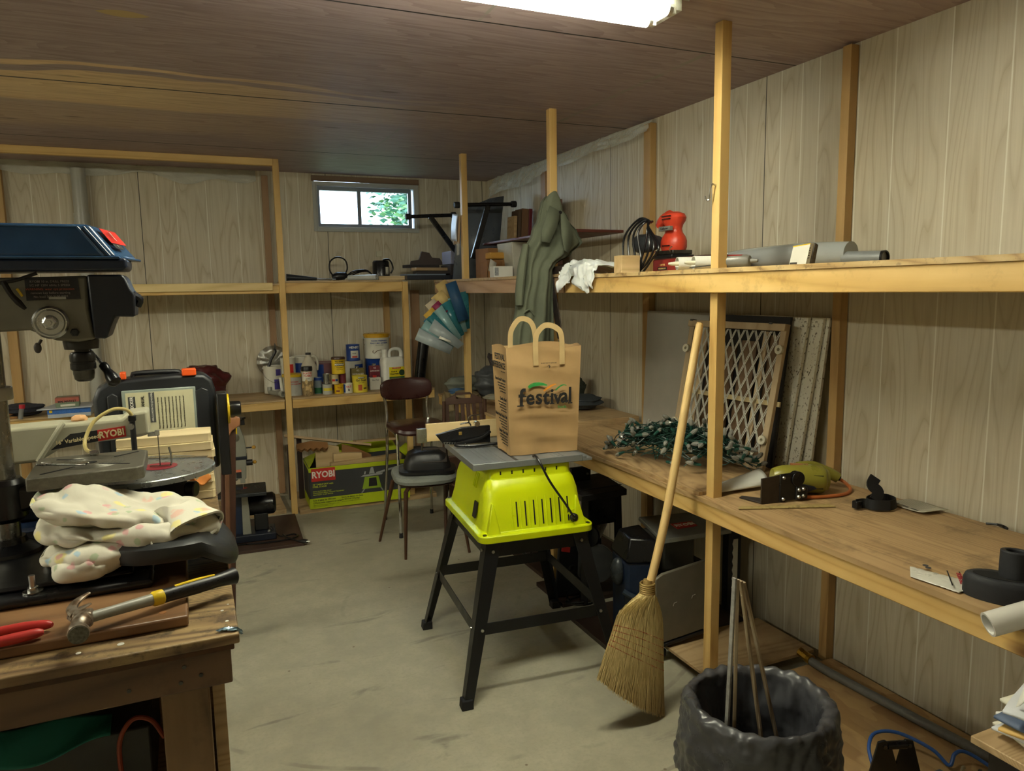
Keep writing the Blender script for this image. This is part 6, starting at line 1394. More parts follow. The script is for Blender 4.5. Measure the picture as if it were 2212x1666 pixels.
m = MB(); m.tube([(-0.096, 0, 0.15), (-0.104, -0.02, 0.12), (-0.097, -0.04, 0.10)], 0.0014, 6, sub=3); m.build('wire_handle', STEEL, t)
rcan('white carton with red base behind the gel stain, at the right', 1.195, 5.165, zs, 0.080, 0.05, 0.088, OFFW, [('Filler Pack', 0.012, 0.07, INK)], RED)
rcan('dark red rectangular solvent can on the white carton', 1.205, 5.215, zs + 0.0, 0.075, 0.045, 0.168, MAR, [('KS', 0.016, 0.152, WHITEINK), ('REFINISHER', 0.013, 0.13, WHITEINK)])
t = thing('weed_killer_jug', 'big white handled jug with yellow and green label', 'jug', (1.335, 5.20, zs), R(8), 'cans and bottles on the lower back shelf')
m = MB(); rg = [rrect(a, b_, 0.025, z) for a, b_, z in ((0.078, 0.045, 0), (0.084, 0.05, 0.006), (0.085, 0.05, 0.19), (0.082, 0.048, 0.205), (0.080, 0.046, 0.212), (0.076, 0.040, 0.225))]; n = len(rg[0])
m.add([p for r in rg for p in r], [(k * n + i, k * n + (i + 1) % n, (k + 1) * n + (i + 1) % n, (k + 1) * n + i) for k in range(len(rg) - 1) for i in range(n)] + [tuple(range(n))[::-1], tuple(range((len(rg) - 1) * n, len(rg) * n))]); bd = m.build('body', WHITE, t)
m = MB(); m.lathe([(0.022, 0.215), (0.020, 0.255), (0.021, 0.257), (0.021, 0.283), (0, 0.285)], 18, (-0.056, 0, 0)); m.build('capped_spout', WHITE, t)
m = MB(); m.tube([(-0.02, 0, 0.222), (-0.018, 0, 0.262), (0.01, 0, 0.281), (0.055, 0, 0.278), (0.074, 0, 0.250), (0.070, 0, 0.20)], [0.016, 0.012, 0.011, 0.013, 0.016, 0.02], 12, sub=5); m.build('handle', WHITE, t)
m = MB(); m.box(-0.045, 0.078, -0.0512, -0.0502, 0.085, 0.155); y1 = m.build('yellow_label', plain('#dccc1f', 0.4), bd, smooth=False)
m = MB(); m.box(-0.045, 0.078, -0.0512, -0.0502, 0.025, 0.085); g1_ = m.build('green_label', GRN, bd, smooth=False)
m = MB(); m.box(-0.02, 0.045, -0.0518, -0.0512, 0.142, 0.152); m.build('red_strip', RED, y1, smooth=False)
m = MB(); m.lathe([(0, 0), (0.022, 0), (0.022, 0.0006), (0, 0.0006)], 20, (0.052, -0.0518, 0.112), 'Y'); m.build('round_picture', plain('#24402a', 0.5), y1)
text('SPRAY & GO', 0.009, WHITEINK, y1, (0.012, -0.0522, 0.147), (1, 0, 0), (0, 0, 1)); text('Grass &', 0.014, INK, y1, (-0.008, -0.0516, 0.122), (1, 0, 0), (0, 0, 1), bold=0.03); text('Weed Killer', 0.014, INK, y1, (-0.004, -0.0516, 0.105), (1, 0, 0), (0, 0, 1), bold=0.03)
for i in range(5): text('kills grass and weeds to the root', 0.006, YL, g1_, (0.0, -0.0516, 0.076 - i * 0.0095), (1, 0, 0), (0, 0, 1))
# foil pan, putty knife, drain fittings
FOIL = plain('#b9bab6', 0.22, 0.95, scale=30, var=0.15, bump=1.0)
m = MB(MX.Translation((0.545, 5.478, 1.005)) @ MX.Rotation(R(-84), 4, 'X')); m.surf(lambda u, v: V((0.115 * v * cos(2 * pi * u), 0.115 * v * sin(2 * pi * u), (0.025 if v > 0.8 else 0) * min(1, (v - 0.8) * 6) + 0.006 * sin(24 * pi * u) * v * v)), 72, 12, cu=True)
o = m.build('foil_pan', FOIL, loc=(0.545, 5.47, 0.90), ang=80); tag(o, 'crinkled aluminium foil pan standing behind the white pail', 'foil pan')
t = thing('putty_knife', 'black-handled putty knife standing in the purple-labelled pail', 'putty knife', (0.53, 5.345, zs + 0.187))
m = MB(); m.tube([(-0.035, 0, 0.0), (-0.015, 0, 0.05), (0.012, 0, 0.10), (0.006, 0, 0.125)], [0.011, 0.008, 0.010, 0.006], 8, sub=4); m.build('handle', BLACK, t)
m = MB(); m.hexa([(0.005, -0.001, 0.11), (0.025, -0.001, 0.10), (0.025, 0.001, 0.10), (0.005, 0.001, 0.11), (0.012, -0.001, 0.165), (0.022, -0.001, 0.15), (0.022, 0.001, 0.15), (0.012, 0.001, 0.165)]); m.build('blade', DSTEEL, t, smooth=False)
t = thing('drain_pipe', 'grey plastic drain elbow lying in front of the white pail', 'pipe', (0.52, 5.15, zs))
m = MB(); m.tube([(-0.035, 0.10, 0.055), (-0.035, 0.09, 0.025), (-0.02, 0.06, 0.020), (0.005, 0.0, 0.020), (0.028, -0.035, 0.020)], 0.016, 14, sub=5); m.build('bend', plain('#86867c', 0.4), t)
m = MB(); m.pipe((0.025, -0.03, 0.021), (0.034, -0.055, 0.021), 0.021, 0.015, 20); m.build('ring_nut', plain('#9b9c92', 0.35), t)
o = MB().pipe((0, 0, 0), (-0.008, 0.02, 0.125), 0.011, 0.009, 14).build('tailpiece', WHITE); o.location = (0.560, 5.165, zs); tag(o, 'thin white tube leaning against the yellow-lidded pail', 'tube')

# ------------------------------------------------------------------ upper back shelf
zu2 = 1.5725
t = thing('flashlight', 'long black torch-shaped tool with a steel rod on the upper back shelf', 'tool', (0.74, 5.20, zu2))
m = MB(); m.tube([(-0.11, 0, 0.026), (-0.06, 0, 0.024), (0.09, 0, 0.014)], [0.024, 0.020, 0.010], 12, sub=3); m.build('body', plain('#252a30', 0.4), t)
m = MB(); m.cyl((0.09, 0, 0.013), (0.22, 0.0, 0.009), 0.006, n=10); m.build('rod', STEEL, t)
t = thing('hole_saw_motor', 'black power tool with a looped cord, left of the black canister', 'power tool', (0.995, 5.27, zu2))
m = MB(); m.tube([(-0.045, 0, 0.02), (-0.01, 0, 0.032), (0.03, 0, 0.035), (0.055, 0, 0.05)], [0.02, 0.030, 0.028, 0.014], 12, sub=3); m.build('body', BLACK, t)
m = MB(); m.tube([(-0.035, 0.0, 0.03), (-0.062, 0, 0.075), (-0.055, 0, 0.135), (-0.005, 0, 0.165), (0.048, 0, 0.145), (0.062, 0, 0.09), (0.045, 0, 0.05)], 0.0055, 8, sub=5); m.build('cord_loop', BLACKM, t)
m = MB()
for k in range(3): m.tube([(0.04, -0.01, 0.02), (0.08, -0.02 - 0.01 * k, 0.035 + 0.012 * k), (0.14, -0.01, 0.058 + 0.008 * k), (0.20, 0.0, 0.065 + 0.004 * k), (0.235, 0.0, 0.045)], 0.0045, 6, sub=5)
m.build('cable', BLACKM, t)
t = thing('black_canister', 'black cylindrical motor with a curved handle and white label', 'motor', (1.305, 5.30, zu2))
m = MB(); m.lathe([(0, 0), (0.075, 0), (0.075, 0.012), (0.062, 0.016), (0.060, 0.13), (0.052, 0.142), (0, 0.144)], 28); bd = m.build('body', BLACKM, t)
m = MB(); m.tube([(0.01, -0.02, 0.145), (0.05, -0.03, 0.15), (0.072, -0.035, 0.12), (0.078, -0.035, 0.08), (0.062, -0.03, 0.05)], 0.006, 8, sub=4); m.build('handle', BLACKM, t)
m = MB(); m.surf(lambda u, v: V((0.0612 * cos(-1.25 + 0.5 * u), 0.0612 * sin(-1.25 + 0.5 * u), 0.03 + 0.065 * v)), 8, 1); m.build('white_label', OFFW, bd)
t = MB().pipe((0, 0, 0), (-0.16, 0.16, 0.0), 0.0195, 0.016, 22).build('pvc_pipe', plain('#b9bbb6', 0.35)); t.location = (1.22, 5.085, zu2 + 0.020); tag(t, 'short white plastic pipe with its open end over the back shelf edge', 'pipe')
o = MB().box(-0.10, 0.10, -0.04, 0.04, 0, 0.028).build('wood_block', OFF, smooth=False, bevel=0.002); o.location = (1.345, 5.16, zu2); tag(o, 'flat pine block in front of the black canister', 'block')
t = thing('wall_outlet', 'cream electrical outlet plate on the back wall above the black canister', 'outlet', (1.355, YB - 0.002, 1.775))
m = MB(); m.box(-0.022, 0.022, -0.008, 0.001, -0.022, 0.022); m.build('plate', CREAM, t, bevel=0.003)
# corner pile
DKW = plain('#2d2624', 0.6, var=0.3); 
def slab(label, x, y, z, lx, ly, lz, rz, mat, name='board', rx=0, ry=0, cat='board', grp='boards heaped in the corner of the upper shelf'):
    o = MB().box(-lx / 2, lx / 2, -ly / 2, ly / 2, 0, lz).build(name, mat, smooth=False, bevel=0.002); o.location = (x, y, z); o.rotation_euler = (R(rx), R(ry), R(rz)); return tag(o, label, cat, grp)
slab('black flat panel at the bottom of the corner heap', 1.60, 5.15, zu2, 0.34, 0.22, 0.030, -2, DKNAVY)
slab('pale blue-grey board lying on the black panel', 1.58, 5.17, zu2 + 0.031, 0.30, 0.14, 0.010, 4, plain('#76818f', 0.4))
slab('dark brown board above the blue-grey one', 1.70, 5.20, zu2 + 0.042, 0.34, 0.14, 0.022, -4, DKW)
slab('light wooden block end facing the room in the corner heap', 1.64, 5.18, zu2 + 0.065, 0.28, 0.07, 0.022, 14, OFF2)
slab('dark moulded piece on top of the corner heap', 1.60, 5.28, zu2 + 0.088, 0.26, 0.08, 0.022, 5, DKW)
t = MB().prism([(-0.13, 0), (0.13, 0), (0.10, 0.05), (0.04, 0.055), (0.02, 0.09), (-0.04, 0.10), (-0.06, 0.04), (-0.12, 0.03)], -0.012, 0.012, 'XZ').build('scrolled_bracket', plain('#463a34', 0.6), smooth=False, bevel=0.003); t.location = (1.66, 5.33, zu2 + 0.111); tag(t, 'dark scroll-cut wooden bracket standing on the corner heap', 'bracket')
t = MB().box(-0.09, 0.09, -0.10, 0.10, 0, 0.095).build('storage_tote', plain('#8d8fa3', 0.4, var=0.05), smooth=False, bevel=0.006); t.location = (1.86, 5.20, zu2 + 0.11); tag(t, 'lavender grey plastic tub on the corner heap', 'tub')
o = MB().box(-0.12, 0.13, -0.11, 0.11, 0, 0.107).build('dark_case', DKW, smooth=False, bevel=0.004); o.location = (1.89, 5.22, zu2); tag(o, 'dark case under the lavender tub in the corner', 'case')
# black T-shaped table legs
def tleg(label, a, b_, c, d):
    t = thing('folding_trestle', label, 'table leg', tuple(d), 0, 'folded black table legs in the corner')
    D = V(d); m = MB(); m.tube([V(a) - D, V(b_) - D], 0.013, 12); m.build('foot_bar', BLACKM, t)
    m = MB(); m.beam(V(c) - D, (0, 0, 0), 0.035, 0.022, up=(0, 1, 0)); m.build('upright', BLACKM, t, bevel=0.003)
    for e in (a, b_):
        m = MB(); dr_ = (V(b_) - V(a)).normalized() * 0.018; m.tube([V(e) - D - dr_, V(e) - D + dr_], 0.021, 12); m.build('rubber_cap', RUBBER, t, bevel=0.004)
tleg('black T-shaped table leg reaching across the window corner', (1.462, 5.10, 2.011), (1.80, 5.10, 2.03), (1.625, 5.10, 2.015), (1.90, 5.11, 1.66))
tleg('black T-shaped table leg behind the far post in front of the grey panel', (1.655, 4.62, 2.045), (2.06, 4.62, 2.063), (1.875, 4.62, 2.05), (1.76, 4.62, 1.70))
GB = plain('#59616c', 0.3, var=0.05)
m = MB(); m.add([(1.70, 4.86, 1.568), (2.02, 4.86, 1.568), (2.09, 4.86, 2.145), (1.985, 4.86, 2.125), (1.82, 4.86, 2.06), (1.735, 4.86, 1.90)], [(0, 1, 2, 3, 4, 5)]); o = m.build('folding_table_top', GB, loc=(1.88, 4.86, 1.57), solid=0.02); tag(o, 'blue-grey folding table top standing on edge in the corner', 'table top')
for i, (x, w_, mt, h_) in enumerate(((2.055, 0.022, OFF2, 0.42), (2.085, 0.022, plain('#5d4a3a', 0.6), 0.46), (2.125, 0.05, plain('#7a5a40', 0.6), 0.47), (2.165, 0.025, MAR, 0.47))):
    o = MB().box(-w_ / 2, w_ / 2, -0.06, 0.06, 0, h_).build('upright_board', mt, smooth=False, bevel=0.002); o.location = (x, 4.68 - 0.0 * i, 1.567); o.rotation_euler = (0, R(3), 0)
    tag(o, ['narrow pale board, leftmost of those standing right of the grey panel', 'narrow brown board, second in the row right of the grey panel', 'wide brown board, third in the row right of the grey panel', 'reddish board, last in the row next to the wall'][i], 'board', 'boards standing on end in the corner')
o = MB().box(-0.13, 0.13, -0.02, 0.02, 0, 0.40).build('brown_board', wood('reddish_brown', [(0.2, (0.10, 0.045, 0.03)), (0.8, (0.17, 0.08, 0.055))], 'Z'), smooth=False, bevel=0.003); o.location = (2.06, 4.40, 1.62); o.rotation_euler = (0, 0, R(80)); o.location = (2.17, 4.25, 1.567 + 0.075); tag(o, 'reddish brown cabinet door standing against the wall behind the coat', 'door panel')
o = MB().box(-0.17, 0.17, -0.60, 0.60, 0, 0.016).build('brown_shelf_board', plain('#5a2b22', 0.4, var=0.15), smooth=False, bevel=0.004); o.location = (2.0, 4.02, 1.786); o.rotation_euler = (0, 0, R(0)); tag(o, 'dark red-brown board lying across the cream tub behind the coat', 'board')
m = MB(); m.hexa([(-0.055, -0.10, 0), (0.06, -0.10, 0), (0.06, 0.10, 0), (-0.055, 0.10, 0), (-0.075, -0.12, 0.215), (0.08, -0.12, 0.215), (0.08, 0.12, 0.215), (-0.075, 0.12, 0.215)]); o = m.build('cream_tub', plain('#b7b5a6', 0.5), bevel=0.004); o.location = (1.915, 4.28, 1.567); tag(o, 'tall cream plastic tub on the upper shelf left of the coat', 'tub')
m = MB(); m.box(-0.15, -0.05, -0.02, 0.02, 0, 0.05); 
o = MB().box(-0.10, 0.10, -0.08, 0.08, 0, 0.19).build('cardboard_box', CARD, smooth=False, bevel=0.002); o.location = (1.86, 4.62 - 0.08 - 0.06, 1.567); o.rotation_euler = (0, 0, R(10)); tag(o, 'brown cardboard box behind the yellow sponge on the upper shelf', 'box')
t = thing('open_carton', 'small open cardboard carton at the post on the upper shelf', 'box', (1.76, 4.29, 1.567))
m = MB(); m.box(-0.055, -0.052, -0.06, 0.06, 0, 0.10); m.box(0.045, 0.048, -0.06, 0.06, 0, 0.10); m.box(-0.055, 0.048, 0.057, 0.06, 0, 0.10); m.box(-0.055, 0.048, -0.06, -0.057, 0, 0.045); m.build('walls', CARD, t, smooth=False)
m = MB(); m.add([(-0.05, -0.06, 0.045), (-0.01, -0.06, 0.02), (-0.005, -0.085, 0.09), (-0.045, -0.085, 0.115)], [(0, 1, 2, 3)]); m.build('flap', plain('#a8a49a', 0.6), t, solid=0.003)
o = MB().box(-0.065, 0.065, -0.04, 0.04, 0, 0.042).build('sponge', plain('#b98a3c', 0.9, bump=0.3), bevel=0.010, seg=3); o.location = (1.815, 4.34, 1.685); o.rotation_euler = (0, 0, R(5)); tag(o, 'yellow sponge resting on the boxes left of the cream tub', 'sponge')
o = MB().box(-0.06, 0.06, -0.035, 0.035, 0, 0.115).build('small_carton', CARD, smooth=False, bevel=0.001); o.location = (1.815, 4.34, 1.5665); tag(o, 'small brown carton carrying the yellow sponge', 'box')
t = thing('white_box', 'white lidded carton with a printed end on the upper shelf', 'box', (1.765, 4.17, 1.5665), R(-6))
m = MB(); m.box(-0.055, 0.065, -0.045, 0.045, 0, 0.068); wb = m.build('carton', WHITE, t, smooth=False, bevel=0.001)
m = MB(); m.box(-0.050, -0.025, -0.0458, -0.0452, 0.012, 0.06); m.build('printed_end', plain('#8b8d90', 0.6, scale=200, var=0.5), wb, smooth=False)
# papers pinned to the far post
t = thing('pinned_papers', 'papers and a small clear bag pinned to the side of the far post', 'papers', (1.632, 4.49, 1.9))
m = MB(); m.surf(lambda u, v: V((-0.010 - 0.012 * v - 0.006 * sin(3 * v), 0.02 + 0.10 * u, 0.075 - 0.17 * v + 0.012 * u)), 6, 12); m.build('top_sheet', plain('#bfc6d0', 0.4), t, solid=0.002)
m = MB(); m.surf(lambda u, v: V((-0.004 - 0.010 * v, 0.0 + 0.11 * u, 0.06 - 0.17 * v)), 6, 8); m.build('brown_booklet', plain('#a58a66', 0.6), t, solid=0.006)
m = MB(); m.surf(lambda u, v: V((-0.014 - 0.01 * sin(6 * u), 0.0 + 0.06 * u, -0.10 - 0.08 * v)), 8, 8); m.build('clear_bag', PLS, t)

# hanging wall file organiser
OG = thing('file_organizer', 'fanned teal plastic file organiser stuffed with papers, hanging under the corner shelf', 'organiser', (1.555, 4.42, 1.375))
TE = plain('#2f6f78', 0.25, var=0.1); TEL = plain('#7fa3a4', 0.25, var=0.08)
cN = V((1.578, 4.46, 1.20))   # lower right hinge line of the fan
def org(px, pz): return V((px, 0, pz))
# fan drawn in a plane turned to face the room
oax = V((1, -0.28, 0)).normalized()
def OP(a, b_, d=0.0): # a to the right, b up, d towards the room
    nrm = V((-0.28, -1, 0)).normalized(); return oax * a + V((0, 0, b_)) + nrm * d
for k in range(7):
    ang = R(118 - 0 + (k - 3) * 9.5 + 10); L_ = 0.235; d = 0.012 + 0.011 * k
    dx, dz_ = cos(ang + R(8 * 0)), sin(ang)
    hinge = (0.075 - 0.018 * k, -0.125 - 0.020 * k)
    top = (hinge[0] + L_ * dx, hinge[1] + L_ * dz_)
    w_ = (dz_ * 0.052, -dx * 0.052)
    A = OP(hinge[0] + w_[0] * 0.3, hinge[1] + w_[1] * 0.3, d); B = OP(top[0] + w_[0] * 0.9, top[1] + w_[1] * 0.9, d + 0.02)
    Cc = OP(top[0] - w_[0] * 0.6, top[1] - w_[1] * 0.6, d + 0.02); Dd = OP(hinge[0] - w_[0] * 0.7, hinge[1] - w_[1] * 0.7, d)
    m = MB(); m.add([A, B, Cc, Dd], [(0, 1, 2, 3)]); m.build('pocket', [TE, TEL, TE, TEL, TE, TEL, plain('#98a3a6', 0.35)][k], OG, solid=0.003)
for k, (a, b_, c, w_, h_, ang) in enumerate(((-0.055, 0.105, '#b39a63', 0.075, 0.15, 30), (-0.085, 0.055, '#c5ab6e', 0.085, 0.11, 38), (-0.135, 0.015, '#b8ab95', 0.07, 0.09, 38), (-0.10, 0.005, '#7d2148', 0.06, 0.09, 42), (-0.150, -0.035, '#c29c3d', 0.075, 0.075, 42), (-0.165, -0.075, '#256d8c', 0.05, 0.06, 40), (0.01, 0.05, '#1b4568', 0.07, 0.25, 18))):
    u_ = (cos(R(ang)), sin(R(ang))); v_ = (-sin(R(ang)), cos(R(ang))); d = 0.02 + 0.010 * min(k, 5)
    P = [OP(a + u_[0] * i * w_ / 2 + v_[0] * j * h_ / 2, b_ + u_[1] * i * w_ / 2 + v_[1] * j * h_ / 2, d) for i, j in ((-1, -1), (1, -1), (1, 1), (-1, 1))]
    m = MB(); m.add(P, [(0, 1, 2, 3)]); m.build('envelope' if k < 6 else 'blue_folder', plain(c, 0.6), OG, solid=0.003)
m = MB(); m.add([OP(-0.115, -0.175, 0.105), OP(-0.035, -0.205, 0.100), OP(-0.042, -0.190, 0.100), OP(-0.105, -0.160, 0.105)], [(0, 1, 2, 3)]); m.build('name_card', OFFW, OG, solid=0.001)
m = MB(); m.add([OP(-0.175, -0.125, 0.097), OP(0.005, -0.245, 0.082), OP(0.045, -0.215, 0.078), OP(-0.135, -0.055, 0.09)], [(0, 1, 2, 3)]); m.build('front_pocket', plain('#98a3a6', 0.35), OG, solid=0.003)

# ------------------------------------------------------------------ far corner of the right bench
zc = 0.7635
t = MB().cyl((0, 0, 0), (0.015, 0.0, 0.36), 0.040, n=24).build('black_tube', BLACKM); t.location = (1.50, 5.10, 0.7995); t.rotation_euler = (0, R(6), 0); tag(t, 'black upright tube standing in the back corner right of the jug', 'tube')
o = MB().box(-0.05, 0.05, -0.04, 0.04, 0, 0.30).build('black_box', BLACK, smooth=False, bevel=0.004); o.location = (1.50, 5.24, 0.031); tag(o, 'black box on the platform under the corner shelf', 'box')
def cloth(name, label, c, sx, sy, sz, mat, seed, cat='cloth', rz=0, folds=3, flat=0.6):
    m = MB(MX.Rotation(rz, 4, 'Z'))
    def fn(u, v):
        a, b_ = 2 * pi * u, pi * v
        x, y, z = sx * sin(b_) * cos(a), sy * sin(b_) * sin(a), sz * (0.5 + 0.5 * cos(b_))
        q = NZ.noise(V((x * 14 + seed, y * 14, z * 20))) * 0.35 + 0.25 * abs(NZ.noise(V((x * 30, y * 30 + seed, z * 70)))) 
        lay = 0.10 * sin(z / sz * pi * 2 * folds) * sin(b_)
        s_ = 1 + (q * 0.35 + lay)
        return V((x * s_, y * s_, max(0.0, z * (1 + 0.5 * q * sin(b_)))))
    m.surf(fn, 64, 40, cu=True); o = m.build(name, mat, ang=80); o.location = c; return tag(o, label, cat)
cloth('grey_towel', 'rolled grey towel on the far corner of the right bench', (1.80, 4.93, zc), 0.15, 0.075, 0.12, plain('#7c8074', 0.9, bump=0.3), 1, rz=R(-10), folds=2)
cloth('blue_cloth', 'light blue cloth under the grey towel', (1.69, 4.80, zc), 0.07, 0.06, 0.055, plain('#52749a', 0.9), 2)
t = cloth('tarp', 'beige tarp with eyelets drooping over the corner of the bench', (1.69, 4.60, zc), 0.075, 0.13, 0.06, plain('#9b8a68', 0.8), 3)
t2 = MB(); t2.surf(lambda u, v: V((1.606 - 0.010 * v - 0.012 * abs(sin(6 * u + 3 * v)), 4.60 + 0.24 * u, 0.80 - 0.13 * v * (1 - 0.5 * abs(u - 0.4)))), 20, 10); t2 = t2.build('drooping_corner', plain('#9b8a68', 0.8), t, world=True, solid=0.003)
cloth('newspaper', 'pale crumpled papers lying on the bench in front of the far post', (1.78, 4.25, 0.8055), 0.10, 0.10, 0.03, plain('#b4ae98', 0.8), 4, cat='papers')
cloth('denim', 'folded grey denim trousers on the pale panel right of the bag', (2.045, 3.66, 0.8055), 0.115, 0.10, 0.085, plain('#3f464c', 0.95, scale=60, bump=0.3), 5, folds=3)
cloth('mesh_sack', 'dark mesh sack standing against the wall behind the grocery bag', (2.10, 3.86, 0.8055), 0.07, 0.06, 0.17, plain('#3c4743', 0.8, scale=90, var=0.4, bump=0.5), 6, folds=2)
cloth('fabric_bundle', 'mauve grey bundle of fabric behind the navy machine', (2.03, 4.68, zc), 0.14, 0.15, 0.34, plain('#564d4c', 0.9), 7, folds=3)
cloth('grey_bag', 'grey plastic bag in front of the mauve fabric bundle', (1.84, 4.60, zc), 0.09, 0.08, 0.22, plain('#55595c', 0.35, bump=0.3), 8, cat='bag')
o = MB().cyl((0, 0, 0), (0, 0, 0.44), 0.036, n=20).build('maroon_cylinder', MAR); o.location = (2.08, 4.36, 0.8055); tag(o, 'tall maroon tube standing beside the fabric bundle', 'tube')
t = thing('bench_sander', 'navy bench tool with grey round top, switch and red label behind the bag', 'bench tool', (1.86, 4.08, 0.8055))
m = MB(); m.tube([(0, 0, 0.0), (0, 0, 0.02), (-0.005, 0, 0.06), (0.0, 0, 0.22), (0.0, 0, 0.235)], [0.085, 0.08, 0.060, 0.055, 0.045], 20); nb = m.build('column', NAVY, t, bevel=0.003)
m = MB(); m.lathe([(0, 0.235), (0.085, 0.235), (0.10, 0.245), (0.10, 0.275), (0.06, 0.29), (0, 0.29)], 30); m.build('round_top', plain('#8b8b80', 0.4), t)
m = MB(); m.box(-0.015, 0.07, -0.06, -0.02, 0.29, 0.325); m.build('display', plain('#9aa07e', 0.4), t, bevel=0.003)
m = MB(); m.box(-0.055, -0.02, -0.062, -0.050, 0.055, 0.135); sw = m.build('switch_plate', BLACK, nb, bevel=0.003)
m = MB(); m.box(-0.048, -0.030, -0.069, -0.061, 0.10, 0.122); m.build('yellow_switch', YL2, sw, bevel=0.002)
m = MB(); m.box(-0.046, -0.032, -0.068, -0.061, 0.068, 0.092); m.build('red_switch', RED, sw, bevel=0.002)
m = MB(); m.surf(lambda u, v: V((-0.0595 * cos(0.2 + 1.3 * u), -0.0595 * sin(0.2 + 1.3 * u), 0.165 + 0.035 * v)), 10, 1); rl = m.build('red_label', RED, nb)
text('RYOBI', 0.026, WHITEINK, rl, (-0.036, -0.0505, 0.182), (1, -0.75, 0), (0, 0, 1), sx=0.8)

# ------------------------------------------------------------------ left part of the back shelves
t = thing('drain_stack', 'white plastic pipe running down the back wall at the left', 'pipe', (-0.575, 5.50, 0.0))
m = MB(); m.cyl((0, 0, 0.03), (0, 0, 2.30), 0.042, n=28); st = m.build('pipe', plain('#a9aaa2', 0.35, var=0.04), t)
m = MB(); m.cyl((0, 0, 1.90), (0, 0, 2.02), 0.047, n=28); m.build('coupling', plain('#a9aaa2', 0.35, var=0.04), st)
m = MB(); m.box(-0.055, 0.055, -0.05, 0.04, 2.28, 2.30); m.build('strap', BLACK, st) if False else None
o = cloth('dark_towel', 'crumpled dark blue-grey towel on the back shelf beside the blue carton', (-0.93, 5.16, 0.7905), 0.11, 0.10, 0.075, plain('#2c2e3a', 0.95, scale=70, var=0.5, bump=0.6), 9)
t = thing('blue_carton', 'white carton with a blue printed band at the front of the back shelf', 'box', (-0.675, 5.06, 0.7905))
m = MB(); m.box(-0.11, 0.11, -0.10, 0.09, 0, 0.052); bc_ = m.build('carton', plain('#a7afb9', 0.5), t, smooth=False, bevel=0.001)
m = MB(); m.box(-0.1105, 0.1105, -0.1008, -0.1, 0.022, 0.050); bb = m.build('blue_band', plain('#2f66b4', 0.45, scale=120, var=0.25), bc_, smooth=False)
m = MB(); m.box(-0.10, -0.085, -0.1014, -0.1008, 0.030, 0.046); m.build('yellow_square', YL2, bb, smooth=False)
m = MB(); m.hexa([(-0.16, -0.115, 0.052), (0.12, -0.115, 0.052), (0.12, 0.10, 0.052), (-0.10, 0.10, 0.052), (-0.16, -0.115, 0.057), (0.12, -0.115, 0.057), (0.12, 0.10, 0.057), (-0.10, 0.10, 0.057)]); m.build('lid', plain('#b9c0cc', 0.45), t, smooth=False)
t = thing('cartridge_box', 'small red and green cartridge box on top of the blue carton', 'box', (-0.685, 5.03, 0.848), R(3))
m = MB(); m.box(-0.06, 0.06, -0.06, 0.06, 0, 0.055); ab = m.build('carton', plain('#6e7f68', 0.5), t, smooth=False, bevel=0.001)
m = MB(); m.box(-0.0605, 0.0605, -0.0608, 0.0, 0.030, 0.0555); m.build('red_band', plain('#a4574a', 0.5), ab, smooth=False)
m = MB(); m.box(-0.035, 0.04, -0.0614, -0.0608, 0.006, 0.018); m.build('white_strip', OFFW, ab, smooth=False)
text('MM. MARKET', 0.016, INK, ab, (0.0, -0.0614, 0.034), (1, 0, 0), (0, 0, 1), bold=0.02)
MARB = plain('#4f1f22', 0.35, bump=0.3, scale=10)
cloth('maroon_bag', 'shiny maroon bag slumped on the back shelf behind the black tool case', (0.07, 5.28, 0.7905), 0.155, 0.13, 0.235, MARB, 12, cat='bag', folds=2)
# wooden clamp frame and red-capped bottle at the far left
t = thing('red_capped_bottle', 'small clear bottle with a red cap at the far left of the back shelf', 'bottle', (-0.93, 5.02, 0.7905))
m = MB(); m.tube([(0, 0, 0), (0.006, 0, 0.04), (0.012, 0, 0.065)], 0.013, 12, sub=3); m.build('glass_body', plain('#7d7f80', 0.15), t)
m = MB(); m.cyl((0.012, 0, 0.062), (0.014, 0, 0.084), 0.0155, n=16); m.build('red_cap', plain('#c02a3c', 0.4), t)
for i in range(3):
    o = MB().box(-0.07, 0.07, -0.012, 0.012, 0, 0.012).build('wooden_strip', CARD, smooth=False, bevel=0.001); o.location = (-1.02, 5.04 + i * 0.03, 0.7905 + i * 0.0125); o.rotation_euler = (0, R(-14 if i else 0), R(20)); tag(o, ['lowest wooden strip by the red-capped bottle', 'middle tilted wooden strip by the red-capped bottle', 'upper tilted wooden strip by the red-capped bottle'][i], 'wooden strip', 'strips beside the red-capped bottle')

# ------------------------------------------------------------------ band saw on its dark board
t = thing('dark_board', 'large dark brown board on the floor under the band saw', 'board', (0.25, 4.65, 0))
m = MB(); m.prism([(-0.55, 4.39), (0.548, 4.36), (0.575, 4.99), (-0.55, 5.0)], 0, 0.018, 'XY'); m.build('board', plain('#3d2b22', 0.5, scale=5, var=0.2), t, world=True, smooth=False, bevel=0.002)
BS = thing('band_saw', 'small navy and silver band saw standing on the dark board by the pale post', 'band saw', (0.27, 4.60, 0.018), R(-3))
SIL = plain('#8f9086', 0.35, 0.3, var=0.06)
m = MB(); m.box(-0.10, 0.14, -0.09, 0.10, 0, 0.045); bs = m.build('base', DKNAVY, BS, bevel=0.006)
m = MB(); m.lathe([(0, 0.045), (0.011, 0.045), (0.011, 0.051), (0.005, 0.051), (0.005, 0.056), (0, 0.056)], 14, (0.10, -0.06, 0)); m.build('bolt', STEEL, bs)
m = MB(); m.prism([(-0.10, 0.04), (-0.03, 0.04), (-0.03, 0.32), (-0.10, 0.32)], -0.04, 0.05, 'XZ'); m.build('lower_cabinet', NAVY, BS, bevel=0.004)
